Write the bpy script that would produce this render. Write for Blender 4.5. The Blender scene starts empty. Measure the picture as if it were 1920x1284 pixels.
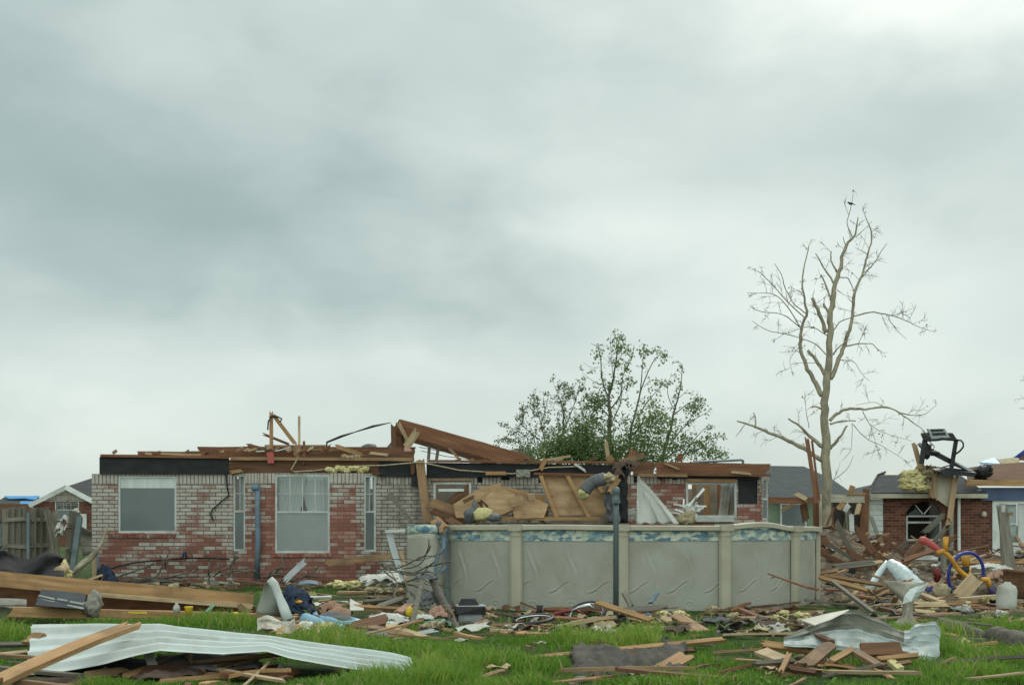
import bpy, bmesh, math, random
import numpy as np
from mathutils import Vector, Matrix, noise as mnoise

R = random.Random(11)
V = Vector
SC = bpy.context.scene
COL = SC.collection
F, HZ, EYE = 2400.0, 982.0, 1.35          # focal length in photo pixels, horizon row, eye height

# ------------------------------------------------------------------ camera
cam = bpy.data.objects.new('camera', bpy.data.cameras.new('camera'))
COL.objects.link(cam)
cam.location = (0, 0, EYE)
cam.rotation_euler = (math.radians(90), 0, 0)
cam.data.sensor_width = 36
cam.data.lens = 45
cam.data.shift_y = 340 / 1920
cam.data.clip_end = 3000
SC.camera = cam

# ------------------------------------------------------------------ world
SUN_EL, SUN_AZ = math.radians(42), math.radians(20)
W = bpy.data.worlds.new('World')
SC.world = W
W.use_nodes = True


def N(t, typ, ins=None, **kw):
    n = t.nodes.new(typ)
    for k, v in kw.items():
        setattr(n, k, v)
    for k, v in (ins or {}).items():
        if hasattr(v, 'is_output') or isinstance(v, bpy.types.NodeSocket):
            t.links.new(v, n.inputs[k])
        else:
            n.inputs[k].default_value = v
    return n


def M_(t, op, a, b=0.0, c=0.0, clamp=False):
    n = N(t, 'ShaderNodeMath', {0: a, 1: b, 2: c}, operation=op, use_clamp=clamp)
    return n.outputs[0]


def ramp(t, fac, stops, interp='LINEAR'):
    n = N(t, 'ShaderNodeValToRGB', {0: fac})
    n.color_ramp.interpolation = interp
    els = n.color_ramp.elements
    while len(els) < len(stops):
        els.new(0.5)
    for e, (p, c) in zip(els, stops):
        e.position = p
        e.color = (c[0], c[1], c[2], 1)
    return n.outputs[0]


def build_world():
    t = W.node_tree
    t.nodes.clear()
    out = t.nodes.new('ShaderNodeOutputWorld')
    bg = N(t, 'ShaderNodeBackground', {1: 0.1})
    t.links.new(bg.outputs[0], out.inputs[0])
    sky = N(t, 'ShaderNodeTexSky', sky_type='NISHITA', sun_disc=False, sun_elevation=SUN_EL, sun_rotation=SUN_AZ)
    tc = t.nodes.new('ShaderNodeTexCoord')
    sx = N(t, 'ShaderNodeSeparateXYZ', {0: tc.outputs['Generated']})
    az = M_(t, 'ARCTAN2', sx.outputs[0], sx.outputs[1])
    el = M_(t, 'ARCSINE', sx.outputs[2])
    c0 = N(t, 'ShaderNodeCombineXYZ', {0: M_(t, 'MULTIPLY', az, 3.2), 1: M_(t, 'MULTIPLY', el, 6.5), 2: 3.3})
    nz = N(t, 'ShaderNodeTexNoise', {'Vector': c0.outputs[0], 'Scale': 1.0, 'Detail': 4.0, 'Roughness': 0.45, 'Distortion': 0.35})
    c1 = N(t, 'ShaderNodeCombineXYZ', {0: M_(t, 'MULTIPLY', az, 9.5), 1: M_(t, 'MULTIPLY', el, 17.0), 2: 7.7})
    n2 = N(t, 'ShaderNodeTexNoise', {'Vector': c1.outputs[0], 'Scale': 1.0, 'Detail': 5.0, 'Roughness': 0.5, 'Distortion': 0.25})
    wob = N(t, 'ShaderNodeSeparateXYZ', {0: n2.outputs['Color']})
    azd = M_(t, 'ADD', az, M_(t, 'MULTIPLY_ADD', wob.outputs[0], 0.16, -0.08))
    eld = M_(t, 'ADD', el, M_(t, 'MULTIPLY_ADD', wob.outputs[1], 0.10, -0.05))
    L = M_(t, 'MULTIPLY_ADD', nz.outputs[0], 0.38, 0.40)
    L = M_(t, 'ADD', L, M_(t, 'MULTIPLY_ADD', n2.outputs[0], 0.26, -0.12))
    for (px, py, sxp, syp, amp) in CLOUDS:
        a0, e0 = math.atan((px - 960) / F), math.atan((HZ - py) / F)
        da = M_(t, 'MULTIPLY', M_(t, 'SUBTRACT', azd, a0), F / sxp)
        de = M_(t, 'MULTIPLY', M_(t, 'SUBTRACT', eld, e0), F / syp)
        r2 = M_(t, 'ADD', M_(t, 'MULTIPLY', da, da), M_(t, 'MULTIPLY', de, de))
        g = M_(t, 'EXPONENT', M_(t, 'MULTIPLY', r2, -1.0))
        L = M_(t, 'MULTIPLY_ADD', g, amp, L)
    # overhead gain of an overcast; rear gain added to brighten camera-facing surfaces
    up = N(t, 'ShaderNodeMapRange', {0: el, 1: 0.42, 2: 1.1, 3: 0.0, 4: 0.35})
    rear = N(t, 'ShaderNodeMapRange', {0: sx.outputs[1], 1: 0.1, 2: -0.7, 3: 0.0, 4: 1.15})
    gain = M_(t, 'ADD', M_(t, 'ADD', up.outputs[0], rear.outputs[0]), 1.0)
    col = ramp(t, L, [(0.0, (.24, .33, .315)), (0.3, (.32, .415, .395)), (0.55, (.485, .575, .545)), (0.8, (.66, .735, .69)), (1.0, (.84, .89, .83))])
    c10 = N(t, 'ShaderNodeVectorMath', {0: col, 3: M_(t, 'MULTIPLY', gain, 10.0)}, operation='SCALE')
    mx = N(t, 'ShaderNodeMix', {0: 0.93, 6: sky.outputs[0], 7: c10.outputs[0]}, data_type='RGBA')
    t.links.new(mx.outputs[2], bg.inputs[0])


# cloud masses as (row/column direction, angular spread, brightness)
CLOUDS = [(1760, -20, 480, 170, .42), (1130, 420, 330, 120, .20), (1640, 540, 430, 130, .20), (1150, 250, 500, 60, .06),
          (330, 430, 620, 140, -.27), (0, 210, 420, 150, -.15), (800, 530, 430, 60, -.12), (760, 260, 300, 100, -.05),
          (60, 820, 480, 80, .18), (700, 700, 700, 60, .08), (1750, 250, 300, 60, -.10), (500, 30, 500, 100, .06), (1750, 750, 500, 160, .10)]
build_world()

sun = bpy.data.objects.new('sun', bpy.data.lights.new('sun', 'SUN'))
COL.objects.link(sun)
sun.data.energy = 1.3
sun.data.angle = math.radians(25)
sun.data.color = (1, .96, .9)
sun.rotation_euler = (math.radians(90) - SUN_EL, 0, math.pi - SUN_AZ)
SC.view_settings.view_transform = 'Standard'
SC.view_settings.look = 'None'
SC.view_settings.exposure = 0.18
SC.view_settings.gamma = 1.0

# ------------------------------------------------------------------ helpers
WL = {}


def P(px, py, Y):
    return V(((px - 960) * Y / F, Y, EYE + (HZ - py) * Y / F))


def G(px, py, z=0.0):
    Y = (EYE - z) * F / (py - HZ)
    return V(((px - 960) * Y / F, Y, z))


def tag(o, label=None, cat=None, group=None, kind=None):
    if label: o['label'] = label
    if cat: o['category'] = cat
    if group: o['group'] = group
    if kind: o['kind'] = kind
    return o


def empty(name, loc, label, cat, group=None):
    o = bpy.data.objects.new(name, None)
    o.empty_display_size = .2
    COL.objects.link(o)
    o.location = loc
    WL[o] = V(loc)
    return tag(o, label, cat, group)


class MB:
    def __init__(s):
        s.v, s.f = [], []

    def add(s, vs, fs):
        k = len(s.v)
        s.v += [V(a) for a in vs]
        s.f += [tuple(i + k for i in f) for f in fs]
        return s

    def box(s, x0, x1, y0, y1, z0, z1, M=None, jit=0.0):
        vs = [V((x, y, z)) for z in (z0, z1) for y in (y0, y1) for x in (x0, x1)]
        if jit:
            vs = [a + V((R.uniform(-jit, jit), R.uniform(-jit, jit), R.uniform(-jit, jit))) for a in vs]
        if M: vs = [M @ a for a in vs]
        return s.add(vs, [(0, 2, 3, 1), (4, 5, 7, 6), (0, 1, 5, 4), (2, 6, 7, 3), (0, 4, 6, 2), (1, 3, 7, 5)])

    def bar(s, a, b, w, t, n=None):
        """box from a to b, w across the view, t along n"""
        a, b = V(a), V(b)
        x = (b - a).normalized()
        n = V(n) if n else V((0, -1, 0))
        wv = n.cross(x)
        if wv.length < .05: wv = V((1, 0, 0)).cross(x)
        wv.normalize()
        tv = x.cross(wv)
        vs = [p + wv * (i * w / 2) + tv * (j * t / 2) for p in (a, b) for i, j in ((-1, -1), (1, -1), (1, 1), (-1, 1))]
        return s.add(vs, [(0, 1, 2, 3), (7, 6, 5, 4), (0, 4, 5, 1), (1, 5, 6, 2), (2, 6, 7, 3), (3, 7, 4, 0)])

    def tube(s, pts, rad, n=6, cap=True, squash=1.0):
        pts = [V(p) for p in pts]
        if not hasattr(rad, '__len__'): rad = [rad] * len(pts)
        k = len(s.v)
        up = None
        for i, p in enumerate(pts):
            d = (pts[min(i + 1, len(pts) - 1)] - pts[max(i - 1, 0)])
            d = d.normalized() if d.length > 1e-9 else V((0, 0, 1))
            if up is None:
                up = d.cross(V((0, 1, 0)))
                if up.length < .1: up = d.cross(V((1, 0, 0)))
            up = (up - d * up.dot(d)).normalized()
            sd = d.cross(up)
            for j in range(n):
                a = 2 * math.pi * j / n
                s.v.append(p + (up * math.cos(a) + sd * math.sin(a) * squash) * rad[i])
        for i in range(len(pts) - 1):
            for j in range(n):
                a, b = k + i * n + j, k + i * n + (j + 1) % n
                s.f.append((a, b, b + n, a + n))
        if cap:
            s.f.append(tuple(k + j for j in reversed(range(n))))
            s.f.append(tuple(k + (len(pts) - 1) * n + j for j in range(n)))
        return s

    def prism(s, poly, d):
        """closed polygon (world points) pushed along d"""
        n, d = len(poly), V(d)
        vs = [V(p) for p in poly] + [V(p) + d for p in poly]
        return s.add(vs, [tuple(range(n)), tuple(reversed(range(n, 2 * n)))] + [(i, i + n, (i + 1) % n + n, (i + 1) % n) for i in range(n)])

    def sheet(s, rows, th=.006):
        """grid of points with a real thickness"""
        m, n = len(rows), len(rows[0])
        P_ = [[V(p) for p in r] for r in rows]
        nor = []
        for i in range(m):
            rr = []
            for j in range(n):
                a = P_[min(i + 1, m - 1)][j] - P_[max(i - 1, 0)][j]
                b = P_[i][min(j + 1, n - 1)] - P_[i][max(j - 1, 0)]
                c = a.cross(b)
                rr.append(c.normalized() if c.length > 1e-12 else V((0, 0, 1)))
            nor.append(rr)
        vs = [p for r in P_ for p in r] + [P_[i][j] - nor[i][j] * th for i in range(m) for j in range(n)]
        o = m * n
        fs = []
        for i in range(m - 1):
            for j in range(n - 1):
                q = (i * n + j, i * n + j + 1, (i + 1) * n + j + 1, (i + 1) * n + j)
                fs.append(q)
                fs.append(tuple(a + o for a in reversed(q)))
        ed = [(j, j + 1) for j in range(n - 1)] + [((m - 1) * n + j + 1, (m - 1) * n + j) for j in range(n - 1)] \
            + [((i + 1) * n, i * n) for i in range(m - 1)] + [(i * n + n - 1, (i + 1) * n + n - 1) for i in range(m - 1)]
        fs += [(b, a, a + o, b + o) for a, b in ed]
        return s.add(vs, fs)

    def lathe(s, c, prof, n=20, M=None):
        """prof: (radius, height) list about a vertical axis through c"""
        k = len(s.v)
        for r, h in prof:
            for j in range(n):
                a = 2 * math.pi * j / n
                p = V((r * math.cos(a), r * math.sin(a), h))
                s.v.append((M @ p if M else p) + V(c))
        for i in range(len(prof) - 1):
            for j in range(n):
                a, b = k + i * n + j, k + i * n + (j + 1) % n
                s.f.append((a, b, b + n, a + n))
        s.f.append(tuple(k + j for j in reversed(range(n))))
        s.f.append(tuple(k + (len(prof) - 1) * n + j for j in range(n)))
        return s

    def blob(s, c, r, amp=.3, fr=2.0, seed=0, sub=3, fl=1.0):
        bm = bmesh.new()
        bmesh.ops.create_icosphere(bm, subdivisions=sub, radius=1)
        r = V(r) if hasattr(r, '__len__') else V((r, r, r))
        vs = []
        for v in bm.verts:
            d = v.co.normalized()
            q = d * fr + V((seed * 3.7, seed * 1.3, 0))
            k = 1 + amp * mnoise.noise(q) + amp * .9 * (.35 - abs(mnoise.noise(q * 1.9 + V((5, 9, 2))))) + amp * .5 * mnoise.noise(q * 4.3)
            jt = V((mnoise.noise(q * 2.3 + V((7, 0, 0))), mnoise.noise(q * 2.3 + V((0, 7, 0))), mnoise.noise(q * 2.3 + V((0, 0, 7))))) * amp * .5
            d2 = d * k + jt
            vs.append(V(c) + V((d2.x * r.x, d2.y * r.y, d2.z * r.z)))
        s.add(vs, [tuple(v.index for v in f.verts) for f in bm.faces])
        bm.free()
        return s

    def drape(s, c, r, seed=0):
        """a crumpled cloth or sheet lying in a heap"""
        r = V(r) if hasattr(r, '__len__') else V((r, r, r))
        n = 14
        o = V((seed * 2.3, seed * 1.7, seed * .9))
        rows = []
        for i in range(n):
            row = []
            for j in range(n):
                u, v = i / (n - 1) * 2 - 1, j / (n - 1) * 2 - 1
                k = 1.15 + .55 * mnoise.noise(V((u * 1.2, v * 1.2, 0)) + o)
                q = min(1, u * u * .6 + v * v * .6)
                rg = .4 - abs(mnoise.noise(V((u * 2.2 + v, v * 1.6 - u, 3)) + o)) * 1.3
                h = (1 - q) * 1.3 + rg * .9 + .3 * mnoise.noise(V((u * 4, v * 4, 7)) + o) - .55
                row.append(V(c) + V((u * r.x * k, v * r.y * k, h * r.z)))
            rows.append(row)
        return s.sheet(rows, .008)

    def rough(s, amp, fr):
        """gnarled surface: push every vertex about by a few millimetres"""
        s.v = [v + V((mnoise.noise(v * fr), mnoise.noise(v * fr + V((31, 0, 0))), mnoise.noise(v * fr + V((0, 31, 0))))) * amp for v in s.v]
        return s

    def build(s, name, mat, parent=None, label=None, cat=None, group=None, kind=None, smooth=False, origin=None):
        vs = s.v
        lo = V((min(v.x for v in vs), min(v.y for v in vs), min(v.z for v in vs)))
        hi = V((max(v.x for v in vs), max(v.y for v in vs), max(v.z for v in vs)))
        c = V(origin) if origin is not None else V(((lo.x + hi.x) / 2, (lo.y + hi.y) / 2, lo.z))
        me = bpy.data.meshes.new(name)
        me.from_pydata([tuple(v - c) for v in vs], [], s.f)
        uv = me.uv_layers.new(name='UVMap')
        for p in me.polygons:
            n = p.normal
            if abs(n.z) > .9: tx, ty = V((1, 0, 0)), V((0, 1, 0))
            else:
                tx = V((-n.y, n.x, 0)).normalized()
                ty = n.cross(tx)
            for li in p.loop_indices:
                w = vs[me.loops[li].vertex_index]
                uv.data[li].uv = (w.dot(tx), w.z if abs(n.z) < .35 else w.dot(ty))
        if smooth:
            me.polygons.foreach_set('use_smooth', [True] * len(me.polygons))
        me.materials.append(mat)
        o = bpy.data.objects.new(name, me)
        COL.objects.link(o)
        if parent:
            o.parent = parent
            o.location = c - WL[parent]
        else:
            o.location = c
        WL[o] = c
        return tag(o, label, cat, group, kind)


def plank_mesh(name, L, w, t, mat, jag=.5, bow=0.0, sd=None):
    r = random.Random(sd if sd is not None else R.random())
    ns = max(3, min(10, int(L / .35)))
    nw = 4
    ring = [(i / nw * 2 - 1, -1) for i in range(nw + 1)] + [(1 - i / nw * 2, 1) for i in range(nw + 1)]
    K = len(ring)
    e0 = [r.uniform(0, 1) ** 1.5 * jag * w * 1.6 for _ in range(nw + 1)]
    e1 = [-r.uniform(0, 1) ** 1.5 * jag * w * 1.6 for _ in range(nw + 1)]
    s0, s1 = r.uniform(-1, 1) * jag * w * .5, r.uniform(-1, 1) * jag * w * .5
    tw = r.uniform(-1, 1) * .05
    vs, fs = [], []
    for i in range(ns + 1):
        x = L * i / ns
        b = bow * math.sin(math.pi * i / ns)
        ws = r.uniform(-1, 1) * w * .02
        for k, (a, c) in enumerate(ring):
            q = k if k <= nw else K - 1 - k
            e = (e0[q] + s0 * a) if i == 0 else (e1[q] + s1 * a) if i == ns else 0
            e = max(-L / ns * .45, min(L / ns * .45, e))
            vs.append((x + e, a * w / 2 + ws, c * t / 2 + b + r.uniform(-1, 1) * t * .04 + a * w * tw * (i / ns - .5)))
    for i in range(ns):
        for k in range(K):
            a, b = i * K + k, i * K + (k + 1) % K
            fs.append((a, a + K, b + K, b))
    for k in range(nw):
        o = ns * K
        fs.append((k, k + 1, K - 2 - k, K - 1 - k))
        fs.append((o + k + 1, o + k, o + K - 1 - k, o + K - 2 - k))
    me = bpy.data.meshes.new(name)
    me.from_pydata(vs, [], fs)
    me.materials.append(mat)
    return me


def plank(name, a, b, w, t, mat, label=None, cat=None, group=None, parent=None, roll=0, jag=.5, bow=0.0, n=(0, -1, 0)):
    a, b = V(a), V(b)
    x = (b - a).normalized()
    n = V(n)
    y = n.cross(x)
    if y.length < .08: y = V((1, 0, .1)).cross(x)
    y.normalize()
    z = x.cross(y)
    M = Matrix((x, y, z)).transposed().to_4x4()
    M = Matrix.Translation(a) @ M @ Matrix.Rotation(math.radians(roll), 4, 'X')
    o = bpy.data.objects.new(name, plank_mesh(name, (b - a).length, w, t, mat, jag, bow))
    COL.objects.link(o)
    if parent:
        o.parent = parent
        M = Matrix.Translation(-WL[parent]) @ M
    o.matrix_basis = M
    return tag(o, label, cat, group)


# ------------------------------------------------------------------ materials
def nt(name):
    m = bpy.data.materials.new(name)
    m.use_nodes = True
    t = m.node_tree
    t.nodes.clear()
    o = t.nodes.new('ShaderNodeOutputMaterial')
    b = t.nodes.new('ShaderNodeBsdfPrincipled')
    t.links.new(b.outputs[0], o.inputs[0])
    return m, t, b


def surf(name, stops, rough=.8, scale=(3, 3, 3), detail=5, bump=.2, bdist=.004, rnd=.15, metal=0.0, spec=.3, dirt=None, dscale=2.0, dist=0.0):
    m, t, b = nt(name)
    tc = t.nodes.new('ShaderNodeTexCoord')
    oi = t.nodes.new('ShaderNodeObjectInfo')
    off = N(t, 'ShaderNodeVectorMath', {0: tc.outputs['Object'], 1: N(t, 'ShaderNodeCombineXYZ', {0: M_(t, 'MULTIPLY', oi.outputs['Random'], 37.0), 1: M_(t, 'MULTIPLY', oi.outputs['Random'], 11.0), 2: 0}).outputs[0]}, operation='ADD')
    mp = N(t, 'ShaderNodeVectorMath', {0: off.outputs[0], 1: scale}, operation='MULTIPLY')
    nz = N(t, 'ShaderNodeTexNoise', {'Vector': mp.outputs[0], 'Scale': 1.0, 'Detail': detail, 'Roughness': .6, 'Distortion': dist})
    col = ramp(t, nz.outputs[0], stops)
    if dirt:
        dn = N(t, 'ShaderNodeTexNoise', {'Vector': off.outputs[0], 'Scale': dscale, 'Detail': 6.0, 'Roughness': .65})
        df = N(t, 'ShaderNodeMapRange', {0: dn.outputs[0], 1: .48, 2: .68, 3: 0.0, 4: .8})
        col = N(t, 'ShaderNodeMix', {0: df.outputs[0], 6: col, 7: (*dirt, 1)}, data_type='RGBA').outputs[2]
    k = N(t, 'ShaderNodeMapRange', {0: oi.outputs['Random'], 1: 0.0, 2: 1.0, 3: 1 - rnd, 4: 1 + rnd})
    col = N(t, 'ShaderNodeVectorMath', {0: col, 3: k.outputs[0]}, operation='SCALE').outputs[0]
    t.links.new(col, b.inputs['Base Color'])
    b.inputs['Roughness'].default_value = rough
    b.inputs['Metallic'].default_value = metal
    b.inputs['Specular IOR Level'].default_value = spec
    if bump:
        bp = N(t, 'ShaderNodeBump', {'Strength': bump, 'Distance': bdist, 'Height': nz.outputs[0]})
        t.links.new(bp.outputs[0], b.inputs['Normal'])
    return m


def wood(name, d, m, l, rnd=.18, rough=.8, dirt=None):
    return surf(name, [(.25, d), (.5, m), (.75, l)], rough=rough, scale=(1.3, 17, 17), detail=6, bump=.35, bdist=.004, rnd=rnd, dirt=dirt, dscale=1.7, dist=.4)


def bricks(name, bw, bh, ms, mode, course=None):
    m, t, b = nt(name)
    tc = t.nodes.new('ShaderNodeTexCoord')
    uv = N(t, 'ShaderNodeSeparateXYZ', {0: tc.outputs['UV']})
    u, v = uv.outputs[0], uv.outputs[1]
    def br(vec):
        return N(t, 'ShaderNodeTexBrick', {'Vector': vec, 'Color1': (0, 0, 0, 1), 'Color2': (1, 1, 1, 1), 'Mortar': (0, 0, 0, 1), 'Scale': 1.0, 'Mortar Size': ms, 'Mortar Smooth': .25, 'Brick Width': bw, 'Row Height': bh})
    b1 = br(tc.outputs['UV'])
    rnd, mor = b1.outputs['Color'], b1.outputs['Fac']
    if course:
        c2 = N(t, 'ShaderNodeCombineXYZ', {0: M_(t, 'SUBTRACT', v, course), 1: u, 2: 0.0})
        b2 = N(t, 'ShaderNodeTexBrick', {'Vector': c2.outputs[0], 'Color1': (0, 0, 0, 1), 'Color2': (1, 1, 1, 1), 'Mortar': (0, 0, 0, 1), 'Scale': 1.0, 'Mortar Size': ms, 'Mortar Smooth': .25, 'Brick Width': .30, 'Row Height': bh}, offset=0.0)
        sel = M_(t, 'GREATER_THAN', v, course)
        rnd = N(t, 'ShaderNodeMix', {0: sel, 6: rnd, 7: b2.outputs['Color']}, data_type='RGBA').outputs[2]
        mor = N(t, 'ShaderNodeMix', {0: sel, 2: mor, 3: b2.outputs['Fac']}, data_type='FLOAT').outputs[0]
    big = N(t, 'ShaderNodeTexNoise', {'Vector': tc.outputs['UV'], 'Scale': 1.1, 'Detail': 2.0})
    fine = N(t, 'ShaderNodeTexNoise', {'Vector': tc.outputs['UV'], 'Scale': 26.0, 'Detail': 5.0, 'Roughness': .7})
    med = N(t, 'ShaderNodeTexNoise', {'Vector': tc.outputs['UV'], 'Scale': 5.0, 'Detail': 4.0})
    if mode == 'dark':
        red = ramp(t, M_(t, 'MULTIPLY_ADD', fine.outputs[0], .3, M_(t, 'MULTIPLY', rnd, .75)), [(.1, (.075, .032, .024)), (.45, (.13, .048, .033)), (.8, (.19, .075, .05))])
        col = red
        mcol = (.20, .165, .13, 1)
    else:
        red = ramp(t, M_(t, 'MULTIPLY_ADD', fine.outputs[0], .5, M_(t, 'MULTIPLY', rnd, .5)), [(.15, (.19, .07, .05)), (.5, (.285, .098, .07)), (.85, (.37, .19, .15))])
        wht = ramp(t, M_(t, 'MULTIPLY_ADD', fine.outputs[0], .6, M_(t, 'MULTIPLY', med.outputs[0], .5)), [(.25, (.26, .225, .185)), (.5, (.41, .375, .325)), (.75, (.53, .495, .435))])
        x = M_(t, 'MULTIPLY_ADD', rnd, .62, M_(t, 'MULTIPLY_ADD', med.outputs[0], .45, M_(t, 'MULTIPLY', fine.outputs[0], .75)))
        x = M_(t, 'MULTIPLY_ADD', big.outputs[0], 2.0, x)
        hgt = N(t, 'ShaderNodeMapRange', {0: v, 1: .5, 2: 1.9, 3: 0.0, 4: 1.0})
        amp, thr = {'peel': (.50, 2.08), 'bay': (.30, 2.34), 'gray': (.5, 1.35)}[mode]
        x = M_(t, 'MULTIPLY_ADD', hgt.outputs[0], amp, x)
        if course: x = M_(t, 'MULTIPLY_ADD', sel, .5, x)
        wm = N(t, 'ShaderNodeMapRange', {0: x, 1: thr - .24, 2: thr + .22, 3: 0.03, 4: 0.97})
        col = N(t, 'ShaderNodeMix', {0: wm.outputs[0], 6: red, 7: wht}, data_type='RGBA').outputs[2]
        if mode == 'gray':
            g = N(t, 'ShaderNodeMapRange', {0: med.outputs[0], 1: .35, 2: .7, 3: .55, 4: 1.0})
            col = N(t, 'ShaderNodeVectorMath', {0: col, 3: g.outputs[0]}, operation='SCALE').outputs[0]
        mcol = (.125, .105, .088, 1)
    col = N(t, 'ShaderNodeMix', {0: mor, 6: col, 7: mcol}, data_type='RGBA').outputs[2]
    t.links.new(col, b.inputs['Base Color'])
    b.inputs['Roughness'].default_value = .9
    b.inputs['Specular IOR Level'].default_value = .2
    h = M_(t, 'MULTIPLY_ADD', mor, -1.0, M_(t, 'MULTIPLY', fine.outputs[0], .35))
    bp = N(t, 'ShaderNodeBump', {'Strength': .8, 'Distance': .008, 'Height': h})
    t.links.new(bp.outputs[0], b.inputs['Normal'])
    return m


def glassy(name, col, alpha, rough=.08):
    m, t, b = nt(name)
    b.inputs['Base Color'].default_value = (*col, 1)
    b.inputs['Roughness'].default_value = rough
    b.inputs['Alpha'].default_value = alpha
    return m


def shingle(name, c1, c2):
    m, t, b = nt(name)
    tc = t.nodes.new('ShaderNodeTexCoord')
    br = N(t, 'ShaderNodeTexBrick', {'Vector': tc.outputs['UV'], 'Color1': (*c1, 1), 'Color2': (*c2, 1), 'Mortar': (c1[0] * .4, c1[1] * .4, c1[2] * .4, 1), 'Scale': 1.0, 'Mortar Size': .006, 'Brick Width': .33, 'Row Height': .14})
    nz = N(t, 'ShaderNodeTexNoise', {'Vector': tc.outputs['UV'], 'Scale': 14.0, 'Detail': 6.0})
    k = N(t, 'ShaderNodeMapRange', {0: nz.outputs[0], 1: .3, 2: .7, 3: .6, 4: 1.4})
    c = N(t, 'ShaderNodeVectorMath', {0: br.outputs['Color'], 3: k.outputs[0]}, operation='SCALE')
    t.links.new(c.outputs[0], b.inputs['Base Color'])
    b.inputs['Roughness'].default_value = .95
    bp = N(t, 'ShaderNodeBump', {'Strength': .6, 'Distance': .01, 'Height': M_(t, 'MULTIPLY_ADD', br.outputs['Fac'], -1.0, nz.outputs[0])})
    t.links.new(bp.outputs[0], b.inputs['Normal'])
    return m


m = {}
m['wood'] = wood('weathered_pine', (.17, .095, .05), (.27, .16, .085), (.36, .23, .13), dirt=(.12, .085, .055))
m['orange'] = wood('fresh_pine', (.25, .135, .06), (.37, .21, .095), (.47, .29, .15), rnd=.12, dirt=(.19, .115, .06))
m['pale'] = wood('pale_pine', (.30, .20, .11), (.44, .32, .19), (.55, .42, .27), dirt=(.24, .17, .105))
m['brown'] = wood('brown_lumber', (.075, .036, .02), (.14, .068, .036), (.20, .105, .06))
m['redwood'] = wood('reddish_rafter', (.11, .045, .023), (.185, .082, .042), (.25, .12, .065), rnd=.1)
m['gray'] = wood('grey_weathered_wood', (.085, .075, .058), (.16, .142, .112), (.24, .215, .175))
m['fence'] = wood('fence_picket', (.07, .06, .045), (.135, .118, .09), (.20, .18, .14), rnd=.25)
m['ply'] = surf('plywood', [(.3, (.27, .165, .085)), (.5, (.37, .235, .125)), (.7, (.44, .295, .17))], scale=(1.5, 1.5, 9), rnd=.12, bump=.15, dirt=(.2, .12, .06))
m['peel'] = bricks('whitewashed_red_brick', .265, .0855, .010, 'peel', 2.24)
m['bay'] = bricks('worn_red_brick', .265, .0855, .009, 'bay', 2.24)
m['grayb'] = bricks('grimy_white_brick', .265, .0855, .011, 'gray', 2.22)
m['darkb'] = bricks('dark_red_brick', .24, .083, .006, 'dark')
m['felt'] = surf('black_felt', [(.3, (.010, .011, .012)), (.7, (.026, .028, .03))], rough=.7, scale=(3, 3, 8), bump=.3, bdist=.01)
m['dry'] = surf('drywall', [(.3, (.42, .40, .36)), (.7, (.58, .56, .52))], scale=(2, 2, 2), dirt=(.25, .21, .16), bump=.1)
m['white'] = surf('white_paint', [(.3, (.56, .57, .54)), (.7, (.70, .71, .68))], rough=.5, scale=(4, 4, 4), dirt=(.38, .36, .31), bump=.08)
m['wframe'] = surf('aluminium_window_frame', [(.3, (.42, .43, .40)), (.7, (.56, .57, .54))], rough=.5, scale=(6, 6, 6), dirt=(.3, .27, .22), bump=.05)
m['cream'] = surf('cream_paint', [(.3, (.40, .36, .27)), (.7, (.52, .48, .38))], rough=.6, scale=(3, 3, 3), dirt=(.3, .25, .18), bump=.1)
m['concrete'] = surf('concrete', [(.3, (.19, .175, .15)), (.7, (.30, .28, .245))], scale=(5, 5, 5), dirt=(.12, .1, .08))
m['glass'] = glassy('window_glass', (.10, .13, .125), .2)
m['screen'] = surf('insect_screen', [(.3, (.105, .125, .125)), (.7, (.14, .16, .158))], rough=.32, scale=(1.2, 1.2, 1.2), bump=.02, rnd=.05, spec=.6)
m['screen2'] = surf('pale_insect_screen', [(.3, (.20, .225, .215)), (.7, (.26, .28, .265))], rough=.35, scale=(1.5, 1.5, 1.5), bump=.02, rnd=.05, spec=.6)
m['curtain'] = surf('curtain_cloth', [(.3, (.55, .60, .57)), (.7, (.72, .76, .72))], scale=(9, 9, 1), bump=.3, bdist=.01)
m['dark'] = surf('interior_shade', [(.3, (.015, .013, .011)), (.7, (.04, .034, .028))], bump=.2)  # near-black: the shade of open interiors put into the colour
m['bluepipe'] = surf('blue_grey_pvc', [(.3, (.13, .19, .255)), (.7, (.18, .25, .32))], rough=.5, bump=.05, dirt=(.1, .1, .1))
m['poolw'] = surf('pool_wall_steel', [(.3, (.315, .312, .265)), (.7, (.37, .365, .312))], rough=.55, scale=(1.5, 1.5, 1.5), bump=.03, rnd=.03, dirt=(.29, .265, .205), dscale=1.6)
m['poolp'] = surf('pool_resin_beige', [(.3, (.37, .34, .255)), (.7, (.43, .395, .305))], rough=.5, scale=(3, 3, 3), bump=.03, rnd=.05, dirt=(.33, .3, .23))
m['polem'] = surf('galvanised_pole_paint', [(.3, (.10, .13, .135)), (.7, (.15, .185, .19))], rough=.45, scale=(4, 4, 2), bump=.05, metal=.2)
m['metal'] = surf('white_painted_sheet_metal', [(.3, (.50, .54, .52)), (.7, (.60, .635, .61))], rough=.5, scale=(1, 2, 2), bump=.05, rnd=.05, dirt=(.38, .38, .33), dscale=1.4, spec=.5)
m['dull'] = surf('dull_galvanised_sheet', [(.3, (.20, .20, .165)), (.7, (.30, .30, .255))], rough=.6, scale=(2, 2, 2), bump=.08, dirt=(.14, .12, .09), dscale=1.2, spec=.5)
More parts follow.
